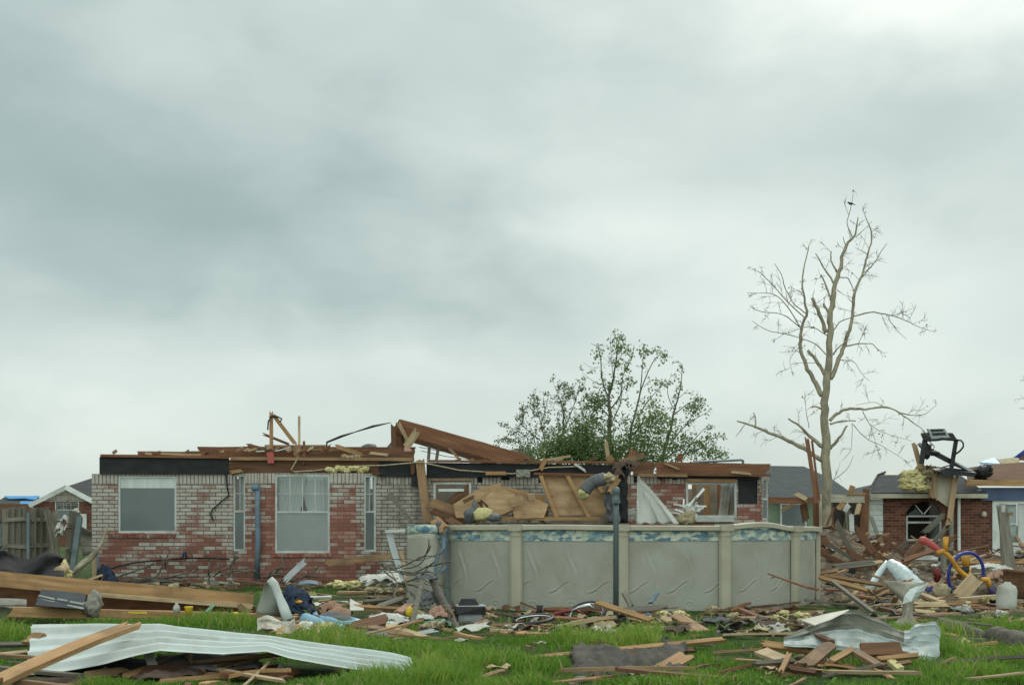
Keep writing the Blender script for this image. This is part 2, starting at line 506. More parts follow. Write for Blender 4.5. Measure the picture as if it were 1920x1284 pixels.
m['dulldark'] = surf('shaded_fold_sheet', [(.3, (.10, .10, .075)), (.7, (.185, .185, .145))], rough=.6, scale=(2, 2, 2), bump=.1, dirt=(.09, .07, .05), dscale=1.4)  # dull sheet darkened: the upper fold's shade painted in, with dirt blotches
m['rust'] = surf('grimy_tan_sheet', [(.3, (.30, .27, .21)), (.7, (.47, .45, .38))], rough=.6, scale=(3, 3, 3), bump=.1, dirt=(.17, .10, .06), dscale=2.2)
m['foil'] = surf('silver_foil_duct', [(.3, (.46, .53, .54)), (.7, (.66, .72, .72))], rough=.35, scale=(12, 12, 12), bump=.6, bdist=.02, metal=.35)
m['plastic'] = surf('clear_plastic_sheet', [(.3, (.44, .43, .38)), (.7, (.55, .54, .49))], rough=.4, scale=(3, 3, 1), bump=.1)
m['insul'] = surf('yellow_insulation', [(.25, (.40, .33, .13)), (.55, (.60, .53, .26)), (.8, (.70, .65, .40))], rough=.95, scale=(14, 14, 14), bump=.8, bdist=.02)
m['tan'] = surf('tan_insulation', [(.25, (.22, .17, .10)), (.55, (.40, .33, .21)), (.8, (.52, .45, .32))], rough=.95, scale=(14, 14, 14), bump=.8, bdist=.02)
m['pinkins'] = surf('pink_insulation', [(.3, (.42, .21, .18)), (.7, (.58, .36, .31))], rough=.95, scale=(12, 12, 12), bump=.8, bdist=.02)
m['duct'] = surf('grey_flexible_duct', [(.3, (.085, .09, .095)), (.7, (.15, .155, .16))], rough=.6, scale=(30, 30, 30), bump=.5)
m['black'] = surf('black_plastic', [(.3, (.012, .012, .013)), (.7, (.03, .03, .032))], rough=.45, scale=(5, 5, 5), bump=.15)
m['tarp'] = surf('black_tarp', [(.3, (.012, .011, .012)), (.7, (.03, .028, .03))], rough=.8, scale=(3, 3, 3), bump=.5, bdist=.03, spec=.15)
m['greyp'] = surf('grey_plastic', [(.3, (.26, .28, .28)), (.7, (.38, .40, .40))], rough=.45, scale=(6, 6, 6), bump=.05)
m['navy'] = surf('navy_cloth', [(.3, (.012, .02, .04)), (.7, (.035, .05, .085))], rough=.9, scale=(7, 7, 7), bump=.5, bdist=.02)
m['blue'] = surf('light_blue_vinyl', [(.3, (.13, .28, .40)), (.7, (.30, .46, .56))], rough=.4, scale=(3, 3, 3), bump=.2, bdist=.02)
m['royal'] = surf('royal_blue_plastic', [(.3, (.022, .035, .20)), (.7, (.035, .055, .27))], rough=.4, bump=.05)
m['yellow'] = surf('yellow_plastic', [(.3, (.55, .25, .025)), (.7, (.66, .33, .04))], rough=.4, bump=.05, dirt=(.3, .15, .04))
m['canary'] = surf('canary_plastic', [(.3, (.60, .42, .02)), (.7, (.70, .50, .04))], rough=.4, bump=.05)
m['red'] = surf('faded_red_plastic', [(.3, (.36, .055, .05)), (.7, (.46, .095, .085))], rough=.4, bump=.05)
m['green'] = surf('green_plastic', [(.3, (.015, .12, .05)), (.7, (.03, .18, .08))], rough=.45, bump=.05)
m['rag'] = surf('dirty_white_cloth', [(.3, (.42, .41, .37)), (.7, (.62, .61, .56))], rough=.9, scale=(4, 4, 4), bump=.5, bdist=.02, dirt=(.25, .2, .14))
m['brownrag'] = surf('brown_cloth', [(.3, (.07, .045, .035)), (.7, (.14, .095, .075))], rough=.95, scale=(6, 6, 6), bump=.7, bdist=.03)
m['pinkrag'] = surf('salmon_cloth', [(.3, (.28, .15, .105)), (.7, (.42, .26, .185))], rough=.9, scale=(5, 5, 5), bump=.4, bdist=.02)
m['greyrag'] = surf('grey_cloth', [(.3, (.09, .09, .095)), (.7, (.17, .17, .175))], rough=.9, scale=(5, 5, 5), bump=.5, bdist=.02)
m['purple'] = surf('purple_paint', [(.3, (.05, .035, .11)), (.7, (.08, .06, .16))], rough=.35, bump=.03)
m['darkred'] = surf('dark_red_paint', [(.3, (.15, .02, .02)), (.7, (.22, .035, .03))], rough=.35, bump=.03)
m['chrome'] = surf('scuffed_chrome', [(.3, (.45, .46, .46)), (.7, (.6, .61, .61))], rough=.28, metal=.8, bump=.03)
m['bark'] = surf('pale_bark', [(.3, (.20, .175, .115)), (.5, (.32, .28, .195)), (.75, (.41, .365, .265))], scale=(10, 10, 3), bump=.5, bdist=.01, rnd=0, dirt=(.15, .135, .10), dscale=3)
m['dbark'] = surf('dark_bark', [(.3, (.085, .075, .058)), (.7, (.16, .142, .11))], scale=(10, 10, 3), bump=.6, bdist=.01, rnd=.1)
m['log'] = surf('log_bark', [(.3, (.06, .05, .04)), (.7, (.14, .12, .095))], scale=(4, 14, 14), bump=.8, bdist=.02, rnd=.1)
m['roofelt'] = surf('torn_roofing_felt', [(.3, (.035, .032, .029)), (.55, (.075, .066, .055)), (.75, (.14, .115, .085))], rough=.9, scale=(5, 5, 5), detail=8, bump=.8, bdist=.02)
m['sill'] = surf('red_sill_brick', [(.3, (.17, .05, .035)), (.7, (.27, .085, .06))], scale=(12, 4, 4), bump=.4, dirt=(.34, .27, .23), dscale=5)
m['oldwall'] = surf('stained_inner_wall', [(.3, (.13, .10, .075)), (.7, (.25, .205, .16))], scale=(1.5, 1.5, 1.5), dirt=(.07, .05, .035), dscale=1.2)
m['shing'] = shingle('charcoal_shingle', (.028, .032, .034), (.05, .055, .057))
m['shing2'] = shingle('grey_shingle', (.034, .043, .046), (.058, .068, .07))
m['shing3'] = shingle('brown_shingle', (.085, .06, .045), (.125, .09, .068))
m['bluetarp'] = surf('blue_roof_tarp', [(.3, (.05, .22, .50)), (.7, (.09, .32, .62))], rough=.5, bump=.3, bdist=.03)
m['bluewall'] = surf('slate_blue_siding', [(.3, (.06, .085, .155)), (.7, (.085, .115, .19))], rough=.7, bump=.1)
m['greenwall'] = surf('pale_green_siding', [(.3, (.17, .23, .155)), (.7, (.23, .30, .205))], rough=.8, bump=.1)
m['aluminium'] = surf('aluminium_frame', [(.3, (.30, .32, .32)), (.7, (.42, .44, .44))], rough=.4, metal=.3, bump=.03)
m['blackmk'] = surf('black_shingle_strip', [(.3, (.014, .018, .024)), (.7, (.03, .036, .045))], rough=.6, scale=(6, 6, 6), bump=.3)


def leafmat(name, a, b_, c, straw=None):
    mm, t, b = nt(name)
    at = N(t, 'ShaderNodeAttribute', attribute_name='rnd')
    col = ramp(t, at.outputs['Fac'], [(.0, a), (.55, b_), (.93, c), (1.0, straw or c)])
    t.links.new(col, b.inputs['Base Color'])
    b.inputs['Roughness'].default_value = .6
    b.inputs['Specular IOR Level'].default_value = .25
    tr = N(t, 'ShaderNodeBsdfTranslucent', {0: col})
    ms = N(t, 'ShaderNodeMixShader', {0: .5, 1: b.outputs[0], 2: tr.outputs[0]})
    t.links.new(ms.outputs[0], [n for n in t.nodes if n.type == 'OUTPUT_MATERIAL'][0].inputs[0])
    return mm


m['leaf'] = leafmat('green_leaves', (.11, .16, .055), (.175, .245, .095), (.26, .33, .15))
m['leaf2'] = leafmat('olive_leaves', (.11, .13, .065), (.165, .195, .10), (.24, .265, .14))
m['grass'] = leafmat('grass_blades', (.06, .12, .015), (.125, .255, .028), (.26, .35, .065), (.40, .34, .18))
m['weed'] = leafmat('weed_leaves', (.055, .12, .018), (.11, .22, .035), (.19, .31, .065))


def ground_mat():
    mm, t, b = nt('lawn_soil')
    tc = t.nodes.new('ShaderNodeTexCoord')
    n1 = N(t, 'ShaderNodeTexNoise', {'Vector': tc.outputs['Object'], 'Scale': .55, 'Detail': 5.0, 'Roughness': .6})
    n2 = N(t, 'ShaderNodeTexNoise', {'Vector': tc.outputs['Object'], 'Scale': 9.0, 'Detail': 7.0, 'Roughness': .7})
    gr = ramp(t, n2.outputs[0], [(.3, (.02, .035, .009)), (.55, (.045, .085, .018)), (.75, (.09, .12, .04))])
    so = ramp(t, n2.outputs[0], [(.3, (.045, .034, .022)), (.5, (.11, .085, .058)), (.72, (.21, .175, .125))])
    k = N(t, 'ShaderNodeMapRange', {0: n1.outputs[0], 1: .50, 2: .60, 3: 0.0, 4: 1.0})
    c = N(t, 'ShaderNodeMix', {0: k.outputs[0], 6: gr, 7: so}, data_type='RGBA')
    t.links.new(c.outputs[2], b.inputs['Base Color'])
    b.inputs['Roughness'].default_value = .95
    b.inputs['Specular IOR Level'].default_value = .1
    bp = N(t, 'ShaderNodeBump', {'Strength': 1.0, 'Distance': .05, 'Height': n2.outputs[0]})
    t.links.new(bp.outputs[0], b.inputs['Normal'])
    return mm


def band_mat():
    mm, t, b = nt('pool_pebble_band')
    tc = t.nodes.new('ShaderNodeTexCoord')
    mp = N(t, 'ShaderNodeMapping', {'Vector': tc.outputs['Object'], 'Scale': (9, 9, 17)})
    vo = N(t, 'ShaderNodeTexVoronoi', {'Vector': mp.outputs[0], 'Scale': 1.0})
    nz = N(t, 'ShaderNodeTexNoise', {'Vector': tc.outputs['Object'], 'Scale': 11.0, 'Detail': 3.0, 'Distortion': 1.0})
    s = N(t, 'ShaderNodeSeparateXYZ', {0: vo.outputs['Color']})
    x = M_(t, 'MULTIPLY_ADD', s.outputs[0], .55, M_(t, 'MULTIPLY', nz.outputs[0], .5))
    c = ramp(t, x, [(.25, (.07, .15, .21)), (.40, (.16, .27, .31)), (.50, (.33, .41, .36)), (.62, (.50, .53, .42)), (.85, (.58, .58, .47))])
    d = N(t, 'ShaderNodeMapRange', {0: vo.outputs['Distance'], 1: .45, 2: .85, 3: 1.0, 4: .7})
    c = N(t, 'ShaderNodeVectorMath', {0: c, 3: d.outputs[0]}, operation='SCALE')
    t.links.new(c.outputs[0], b.inputs['Base Color'])
    b.inputs['Roughness'].default_value = .5
    return mm


m['ground'] = ground_mat()
m['band'] = band_mat()

# ------------------------------------------------------------------ ground
def gh(x, y):
    return .035 * mnoise.noise(V((x * .5, y * .5, 1))) + .02 * mnoise.noise(V((x * 1.7, y * 1.7, 4)))


def build_ground():
    xs = sorted(set([-700, -300, -120, -60, -30, -20] + [i * .3 for i in range(-50, 51)] + [20, 30, 60, 120, 300, 700]))
    ys = sorted(set([-60, -20, 0, 5, 8] + [9 + i * .3 for i in range(70)] + [32, 36, 40, 50, 70, 110, 200, 400, 900]))
    vs = [(x, y, gh(x, y) if abs(x) < 20 and 5 < y < 40 else 0) for y in ys for x in xs]
    n = len(xs)
    fs = [(j * n + i, j * n + i + 1, (j + 1) * n + i + 1, (j + 1) * n + i) for j in range(len(ys) - 1) for i in range(n - 1)]
    MB().add(vs, fs).build('ground', m['ground'], kind='structure', smooth=True, label='green lawn and muddy soil strewn with storm debris', origin=(0, 0, 0))


build_ground()


# ------------------------------------------------------------------ wall and window helpers
def frame(o, ang):
    return Matrix.Translation(V(o)) @ Matrix.Rotation(ang, 4, 'Z')


def wall(mb, M, u0, u1, z0, z1, d0, d1, ops=()):
    us = sorted({u0, u1, *[a for o in ops for a in (o[0], o[1]) if u0 < a < u1]})
    zs = sorted({z0, z1, *[a for o in ops for a in (o[2], o[3]) if z0 < a < z1]})
    nu, nz = len(us) - 1, len(zs) - 1
    def solid(i, j):
        if i < 0 or j < 0 or i >= nu or j >= nz: return False
        a, b = (us[i] + us[i + 1]) / 2, (zs[j] + zs[j + 1]) / 2
        return not any(o[0] < a < o[1] and o[2] < b < o[3] for o in ops)
    q = lambda u, d, z: M @ V((u, d, z))
    for i in range(nu):
        for j in range(nz):
            if not solid(i, j): continue
            a, b, c, e = us[i], us[i + 1], zs[j], zs[j + 1]
            mb.add([q(a, d0, c), q(b, d0, c), q(b, d0, e), q(a, d0, e)], [(0, 1, 2, 3)])
            mb.add([q(a, d1, c), q(b, d1, c), q(b, d1, e), q(a, d1, e)], [(3, 2, 1, 0)])
            if not solid(i - 1, j): mb.add([q(a, d0, c), q(a, d0, e), q(a, d1, e), q(a, d1, c)], [(0, 1, 2, 3)])
            if not solid(i + 1, j): mb.add([q(b, d0, c), q(b, d1, c), q(b, d1, e), q(b, d0, e)], [(0, 1, 2, 3)])
            if not solid(i, j - 1): mb.add([q(a, d0, c), q(a, d1, c), q(b, d1, c), q(b, d0, c)], [(0, 1, 2, 3)])
            if not solid(i, j + 1): mb.add([q(a, d0, e), q(b, d0, e), q(b, d1, e), q(a, d1, e)], [(0, 1, 2, 3)])
    return mb


def window(par, M, u0, u1, z0, z1, split=None, cols=0, rows=0, lower='screen', upper='glass', curtain=False, fw=.045, shade=0, label=None):
    g = .004
    f = MB()
    a, b, c, e = u0 + g, u1 - g, z0 + g, z1 - g
    f.box(a, a + fw, .015, .085, c, e, M).box(b - fw, b, .015, .085, c, e, M)
    f.box(a + fw, b - fw, .015, .085, c, c + fw, M).box(a + fw, b - fw, .015, .085, e - fw, e, M)
    zs = z0 + (z1 - z0) * split if split else None
    if split: f.box(a + fw, b - fw, .012, .08, zs - .022, zs + .022, M)
    w = f.build('window', m['wframe'], par, label)
    def pane(nm, q0, q1, mat, d):
        MB().box(a + fw, b - fw, d, d + .006, q0, q1, M).build(nm, m[mat], w)
    if split:
        pane('pane', zs + .022, e - fw, upper, .05)
        pane('insect_screen' if lower.startswith('screen') else 'pane', c + fw, zs - .022, lower, .03)
    else:
        top = e - fw
        if shade:
            MB().box(a + fw, b - fw, .04, .046, top - shade, top, M).build('roller_shade', m['curtain'], w)
            top -= shade
        pane('insect_screen' if lower == 'screen' else 'pane', c + fw, top, lower, .035)
    if cols or rows:
        g2 = MB()
        q0, q1 = ((zs + .022, e - fw) if split else (c + fw, e - fw))
        for rng, dd in (((q0, q1), .046),):
            r0, r1 = rng
            for i in range(1, cols):
                u = a + fw + (b - a - 2 * fw) * i / cols
                g2.box(u - .009, u + .009, dd - .004, dd, r0, r1, M)
            for i in range(1, rows):
                z = r0 + (r1 - r0) * i / rows
                g2.box(a + fw, b - fw, dd - .0065, dd - .0045, z - .009, z + .009, M)
        g2.build('muntin_grid', m['wframe'], w)
    if curtain:
        cb = MB()
        zb = zs - .3 if split else z0 + .1
        for s, (k0, k1) in enumerate(((a + .03, (a + b) / 2 + .06), ((a + b) / 2 - .06, b - .03))):
            rws = []
            for i in range(9):
                z = e - .02 - (e - .02 - zb) * i / 8
                pinch = .35 * (i / 8) ** 1.5
                kk0, kk1 = (k0, k1 - (k1 - k0) * pinch) if s == 0 else (k0 + (k1 - k0) * pinch, k1)
                rws.append([M @ V((kk0 + (kk1 - kk0) * j / 24, .17 + .02 * math.sin(j * 1.9 + i * .2) + s * .03, z)) for j in range(25)])
            cb.sheet(rws, .003)
        cb.build('curtain', m['curtain'], w, smooth=True)
    return w


# ------------------------------------------------------------------ the damaged brick house
HY = 28.6
hx = lambda p: (p - 960) * HY / F
hz = lambda p: EYE + (HZ - p) * HY / F
house = empty('damaged_house', (hx(800), HY, 0), 'roofless whitewashed brick house with broken windows behind the pool', 'house')
FM = frame((0, HY, 0), 0)
ZT = hz(888)
W1 = (hx(221), hx(331), hz(999), hz(892))
W4 = (hx(812), hx(884), hz(972), hz(903))
DOOR = (hx(1035), hx(1176), 0.1, hz(896))
W5 = (hx(1286), hx(1382), hz(970), hz(903))
GAP = (hx(1384), hx(1424), hz(944), hz(892))
XL, XR = hx(172), hx(1428)
def notch(xs):
    return [(hx(x), hx(x + w_), ZT - R.choice([.09, .2, .14]), ZT + .1) for x, w_ in xs]
wall(MB(), FM, XL, hx(425), 0, ZT, 0, .1, [W1]).build('brick_wall', m['peel'], house)
wall(MB(), FM, hx(712), hx(1176), 0, ZT - .03, 0, .1, [W4, DOOR] + notch(((895, 10), (940, 16), (1010, 8)))).build('brick_wall', m['grayb'], house)
wall(MB(), FM, hx(1176), XR, 0, ZT - .05, 0, .1, [W5, GAP] + notch(((1188, 14), (1236, 6), (1262, 9)))).build('brick_wall', m['bay'], house)
# bay
b0, b1, b2, b3 = V((hx(425), HY, 0)), V((hx(489), HY - .38, 0)), V((hx(671), HY - .38, 0)), V((hx(713), HY, 0))
def seg(a, b):
    d = b - a
    return frame(a, math.atan2(d.y, d.x)), d.length
BL, lL = seg(b0, b1)
BF, lF = seg(b1, b2)
BR, lR = seg(b2, b3)
wl = (lL * .20, lL * .60, hz(1033), ZT - .02)
wf = (hx(521) - b1.x, hx(623) - b1.x, hz(1036), ZT - .02)
wr = (lR * .34, lR * .84, hz(1034), ZT - .03)
wall(MB(), BL, 0, lL - .004, 0, ZT, 0, .1, [wl]).build('bay_wall', m['peel'], house)
wall(MB(), BF, 0, lF, 0, ZT, 0, .1, [wf]).build('bay_wall', m['bay'], house)
wall(MB(), BR, .004, lR, 0, ZT, 0, .1, [wr]).build('bay_wall', m['peel'], house)
# inner lining, side, back and partition walls
wall(MB(), FM, XL + .14, hx(428), .1, ZT - .02, .115, .22, [W1]).build('inner_wall', m['dry'], house)
wall(MB(), FM, hx(712), XR - .02, .1, ZT - .02, .115, .22, [W4, DOOR, W5]).build('inner_wall', m['oldwall'], house)
sd = MB()
wall(sd, frame((XL, HY + .105, 0), math.pi / 2), 0, 8.6, 0, ZT, -.1, 0)
sd.build('side_wall', m['peel'], house)
RB, lRB = seg(V((XR, HY + .002, 0)), V((hx(1447), HY + .35, 0)))
wrr = (lRB * .15, lRB * .97, hz(974), ZT - .10)
wall(MB(), RB, 0.004, lRB, 0, ZT - .05, 0, .1, [wrr]).build('bay_wall', m['peel'], house)
sd2 = MB()
wall(sd2, frame((hx(1447), HY + .36, 0), math.pi / 2), 0, 8.2, 0, ZT - .3, 0, .1, [(2.5, 4.2, .9, 2.0)])
sd2.build('side_wall', m['peel'], house)
bk = MB()
wall(bk, frame((0, HY + 8.7, 0), 0), XL + .1, hx(1447), 0, ZT - .1, 0, .12, [(-1.9, -.8, .9, 2.1)])
bk.build('back_wall', m['oldwall'], house)
pt = MB()
for x, ya, yb in ((hx(410), .25, 8.6), (hx(720), .25, 6.0), (hx(990), .25, 8.6), (hx(1215), 3.2, 8.6)):
    pt.box(x, x + .11, HY + ya, HY + yb, .05, ZT - .06)
pt.box(hx(730), hx(985), HY + 3.4, HY + 3.52, .05, ZT - .06)
MB().box(hx(1336), hx(1442), HY + 3.2, HY + 3.3, .07, ZT + .05).build('partition_wall', m['oldwall'], house)
MB().box(hx(1228), hx(1306), HY + 3.9, HY + 4.0, .07, ZT).build('partition_wall', m['oldwall'], house)
pt.build('partition_wall', m['oldwall'], house)
MB().box(XL + .11, hx(1440), HY + .24, HY + 8.6, -.05, .06).build('floor_slab', m['concrete'], house)
ft = MB()
ft.box(XL - .03, hx(423), HY - .03, HY + .05, -.2, .07)
ft.box(hx(716), XR, HY - .03, HY + .05, -.2, .07)
ft.build('foundation', m['concrete'], house)
window(house, FM, *W1, lower='screen', shade=.22, label='wide window with a drawn grey screen')
window(house, BL, *wl, split=.52, cols=2, rows=2, curtain=True)
window(house, BF, *wf, split=.52, cols=4, rows=2, curtain=True, lower='screen2', label='bay window with parted pale curtains')
window(house, BR, *wr, split=.52, cols=2, rows=2, curtain=True)
window(house, RB, *wrr, split=.5, cols=2, rows=2, curtain=True, fw=.03)
def broken(M, o, jag, label):
    f = MB()
    a, b, c, e = o[0] + .004, o[1] - .004, o[2] + .004, o[3] - .004
    f.box(a, a + .05, .01, .09, c, e, M).box(b - .05, b, .01, .09, c, e, M).box(a + .05, b - .05, .01, .09, e - .05, e, M).box(a + .05, b - .05, -.03, .09, c, c + .05, M)
    w = f.build('window', m['wframe'], house, label)
    for poly in jag:
        MB().prism([M @ V((a + .05 + u * (b - a - .1), .04, c + .05 + v * (e - c - .1))) for u, v in poly], V((0, .005, 0))).build('broken_pane', m['glass'], w)
    return w
broken(FM, W5, [[(0, 0), (.12, 0), (.05, .4), (0, .7)], [(1, 1), (.8, 1), (.93, .7), (1, .3)]], 'broken window with its glass gone')
wb = broken(FM, W4, [[(0, 0), (.3, 0), (.1, .5), (0, .6)], [(.5, 1), (.9, 1), (.7, .75)]], 'smashed window hung with torn trim')
MB().box(hx(822), hx(870), HY + .03, HY + .05, hz(921), hz(916)).build('curtain_rail', m['white'], wb)
# brick sills of turned bricks
for x0, x1, z, M_0 in ((hx(203), hx(276), hz(1000), FM), (hx(281), hx(330), hz(1000), FM), (wf[0] - .05, wf[1] + .05, wf[2], BF), (hx(812), hx(884), W4[2], FM)):
    sl = MB()
    k = int((x1 - x0) / .085)
    for i in range(k):
        w_ = (x1 - x0) / k
        sl.box(x0 + i * w_ + .004, x0 + (i + 1) * w_ - .004, -.035, .02, z - .085, z - .004, M_0, jit=.002)
    sl.build('brick_sill', m['sill'], house)
# sheathing behind the missing bricks, felt band and wood band over the bricks
MB().box(GAP[0] - .02, GAP[1] + .02, HY + .101, HY + .113, GAP[2] - .02, GAP[3] + .02).build('felt_patch', m['felt'], house)
MB().box(hx(335), hx(420), HY + .101, HY + .113, ZT - .3, ZT - .01).build('felt_backing', m['felt'], house)
MB().box(hx(888), hx(1030), HY + .101, HY + .113, ZT - .22, ZT - .04).build('felt_backing', m['felt'], house)
MB().box(hx(1180), hx(1280), HY + .101, HY + .113, ZT - .3, ZT - .05).build('felt_backing', m['felt'], house)
def band(x0, x1, t0, t1, bo0, bo1, y, mat, nm, th=.05):
    a = [V((hx(x0), HY + y, hz(bo0))), V((hx(x1), HY + y, hz(bo1))), V((hx(x1), HY + y, hz(t1))), V((hx(x0), HY + y, hz(t0)))]
    MB().prism(a, V((0, th, 0))).build(nm, m[mat], house)
band(188, 430, 857, 859, 888.5, 889, -.06, 'felt', 'felt_band')
band(430, 711, 862, 862, 888, 889, -.05, 'brown', 'header_board')
band(711, 786, 864, 866, 893, 894, -.06, 'felt', 'felt_band')
band(800, 1165, 867, 872, 895, 893, -.06, 'felt', 'felt_band')
band(1232, 1424, 888, 889, 897, 899, -.02, 'felt', 'felt_band')
for (x0, y0, x1, y1, y, w_, t_, mt, nm) in (
        (188, 854, 430, 857, -.08, .06, .10, 'redwood', 'top_plate'), (432, 859.5, 775, 861, -.09, .07, .10, 'wood', 'top_plate'),
        (432, 888, 715, 888.5, -.09, .035, .08, 'brown', 'trim_board'), (800, 864, 1170, 867, -.10, .05, .10, 'redwood', 'top_plate'),
        (1286, 900, 1381, 901, -.03, .07, .06, 'orange', 'window_header'), (806, 899, 886, 899, -.03, .05, .05, 'wood', 'window_header'),
        (1226, 877, 1444, 881, -.16, .27, .05, 'redwood', 'header_beam'), (1180, 879, 1230, 877, -.12, .30, .05, 'brown', 'header_beam'),
        (1196, 890, 1290, 891, -.20, .07, .06, 'wood', 'ledger_board'), (1290, 889, 1445, 891, -.20, .06, .05, 'brown', 'ledger_board'),
        (370, 847, 780, 848, .9, .24, .05, 'redwood', 'ceiling_joist'), (560, 853, 778, 856, .3, .24, .05, 'brown', 'ceiling_joist'),
        (255, 851, 440, 853, .35, .13, .05, 'redwood', 'ceiling_joist'), (455, 845, 700, 846, 1.6, .2, .05, 'brown', 'ceiling_joist')):
    plank(nm, P(x0, y0, HY + y), P(x1, y1, HY + y), w_, t_, m[mt], parent=house, jag=.25)
# the surviving piece of roof: a sloping rafter pair with its gable end
plank('rafter', P(738, 796, HY + 1.0), P(986, 866, HY + 1.0), .34, .06, m['redwood'], parent=house, jag=.35)
plank('rafter', P(758, 815, HY + 1.5), P(940, 868, HY + 1.5), .25, .06, m['brown'], parent=house, jag=.3)
for x, a, b, w_ in ((739, 792, 852, .13), (748, 786, 850, .12), (757, 796, 850, .12)):
    plank('gable_board', P(x, b, HY + .9 + (x - 739) * .012), P(x - 1, a, HY + .9 + (x - 739) * .012), w_, .035, m['brown'], parent=house, jag=.6)
plank('gable_brace', P(746, 790, HY + .85), P(764, 826, HY + .85), .08, .04, m['pale'], parent=house, jag=.5)
plank('gable_stud', P(803, 864, HY + 1.2), P(806, 826, HY + 1.2), .07, .05, m['gray'], parent=house)
plank('gable_stud', P(818, 866, HY + 1.2), P(822, 836, HY + 1.2), .07, .05, m['gray'], parent=house)
plank('gable_brace', P(716, 853, HY + 1.1), P(737, 828, HY + 1.1), .06, .05, m['gray'], parent=house)
for i, (x0, y0, x1, y1) in enumerate(((786, 838, 905, 856), (790, 845, 880, 861), (784, 829, 870, 848))):
    MB().tube([P(x0, y0, HY + 1.35), P((x0 + x1) / 2, (y0 + y1) / 2 + 2, HY + 1.35), P(x1, y1, HY + 1.35)], .008, 4).build('wire', m['gray'], house)
# leaning corner post at the pool side of the bay
plank('corner_post', P(802, 982, HY - .25), P(787, 860, HY - .2), .19, .09, m['wood'], parent=house, jag=.2)
plank('corner_stud', P(775, 890, HY - .15), P(773, 864, HY - .15), .09, .05, m['brown'], parent=house)
MB().box(hx(772), hx(784), HY - .13, HY - .1, hz(913), hz(888)).build('torn_felt', m['felt'], house)
# rafter stubs and studs standing up along the wall tops
for (x0, y0, x1, y1, y, w_, mt) in ((1183, 868, 1190, 840, .5, .19, 'redwood'), (1196, 866, 1191, 842, .6, .1, 'brown'), (1142, 868, 1136, 826, .8, .09, 'pale'), (1146, 868, 1140, 852, .6, .16, 'wood'),
                                    (1273, 868, 1276, 848, .8, .12, 'redwood'), (1012, 884, 1024, 856, -.16, .10, 'orange')):
    plank('stud', P(x0, y0, HY + y), P(x1, y1, HY + y), w_, .05, m[mt], parent=house, jag=.8)
plank('stud_cap', P(1022, 862, HY - .1), P(1071, 855, HY - .1), .05, .05, m['pale'], parent=house)
# inner studs seen through the broken window
plank('wall_stud', P(1326, 978, HY + 1.2), P(1325, 905, HY + 1.2), .15, .09, m['orange'], parent=house)
plank('wall_stud', P(1350, 978, HY + 2.2), P(1350, 905, HY + 2.2), .12, .09, m['redwood'], parent=house)
plank('wall_stud', P(1300, 978, HY + 1.8), P(1302, 905, HY + 1.8), .08, .09, m['wood'], parent=house)
cur = MB()
for k, (xa, xb, xc) in enumerate(((1352, 1372, 1345), (1368, 1384, 1374))):
    cur.sheet([[P(xa + (xb - xa) * j / 10 + (xc - xa) * (i / 8) ** 2, 907 + 66 * i / 8, HY + .4 + .05 * math.sin(j * 2.1) + k * .1) for j in range(11)] for i in range(9)], .004)
cur.build('torn_curtain', m['rag'], house, smooth=True)
MB().box(hx(1294), hx(1375), HY - .06, HY + .0, hz(978), hz(970)).build('window_sill', m['wframe'], house)
# blue-grey downspout on the bay
dp = MB().tube([P(483, 912, HY - .42), P(483, 960, HY - .45), P(484, 1020, HY - .45), P(481, 1084, HY - .45)], .062, 10)
dp.tube([P(473, 914, HY - .44), P(486, 914, HY - .44)], .075, 10)
dp.build('downspout', m['bluepipe'], house, smooth=True)
# torn cables hanging on the wall
MB().tube([P(424, 888, HY - .03), P(426, 915, HY - .05), P(429, 928, HY - .05), P(415, 940, HY - .05), P(398, 955, HY - .05), P(395, 965, HY - .05), P(400, 975, HY - .04)], .018, 5).build('cable', m['black'], house)
MB().tube([P(612, 845, HY + .3), P(613, 829, HY + .3), P(640, 818, HY + .2), P(665, 810, HY + .2), P(700, 799, HY + .3), P(733, 792, HY + .6)], [.02, .025, .03, .012, .03, .008], 5).build('cable', m['black'], house)
MB().tube([P(560, 856, HY - .15), P(546, 880, HY - .15), P(552, 884, HY - .15), P(590, 882, HY - .15), P(650, 874, HY - .15), P(720, 872, HY - .15), P(788, 866, HY - .3), P(860, 881, HY - .15), P(960, 888, HY - .15), P(1030, 876, HY - .15), P(1090, 874, HY - .15)], .016, 5).build('cable', m['tan'], house)
MB().tube([P(480, 846, HY + .3), P(520, 845, HY + .2), P(545, 838, HY + .2)], .014, 5).build('cable', m['white'], house)
MB().tube([P(1296, 868, HY + .8), P(1310, 866, HY + .8), P(1390, 862, HY + .8), P(1393, 863, HY + .8), P(1393, 872, HY + .8)], .03, 7).build('vent_pipe', m['polem'], house)
MB().tube([P(505, 782, HY + .4), P(512, 780, HY + .4), P(520, 781, HY + .4), P(528, 785, HY + .4), P(526, 790, HY + .4)], .02, 5).tube([P(508, 782, HY + .4), P(503, 790, HY + .4), P(502, 806, HY + .4)], .018, 5).build('cable', m['black'], house)
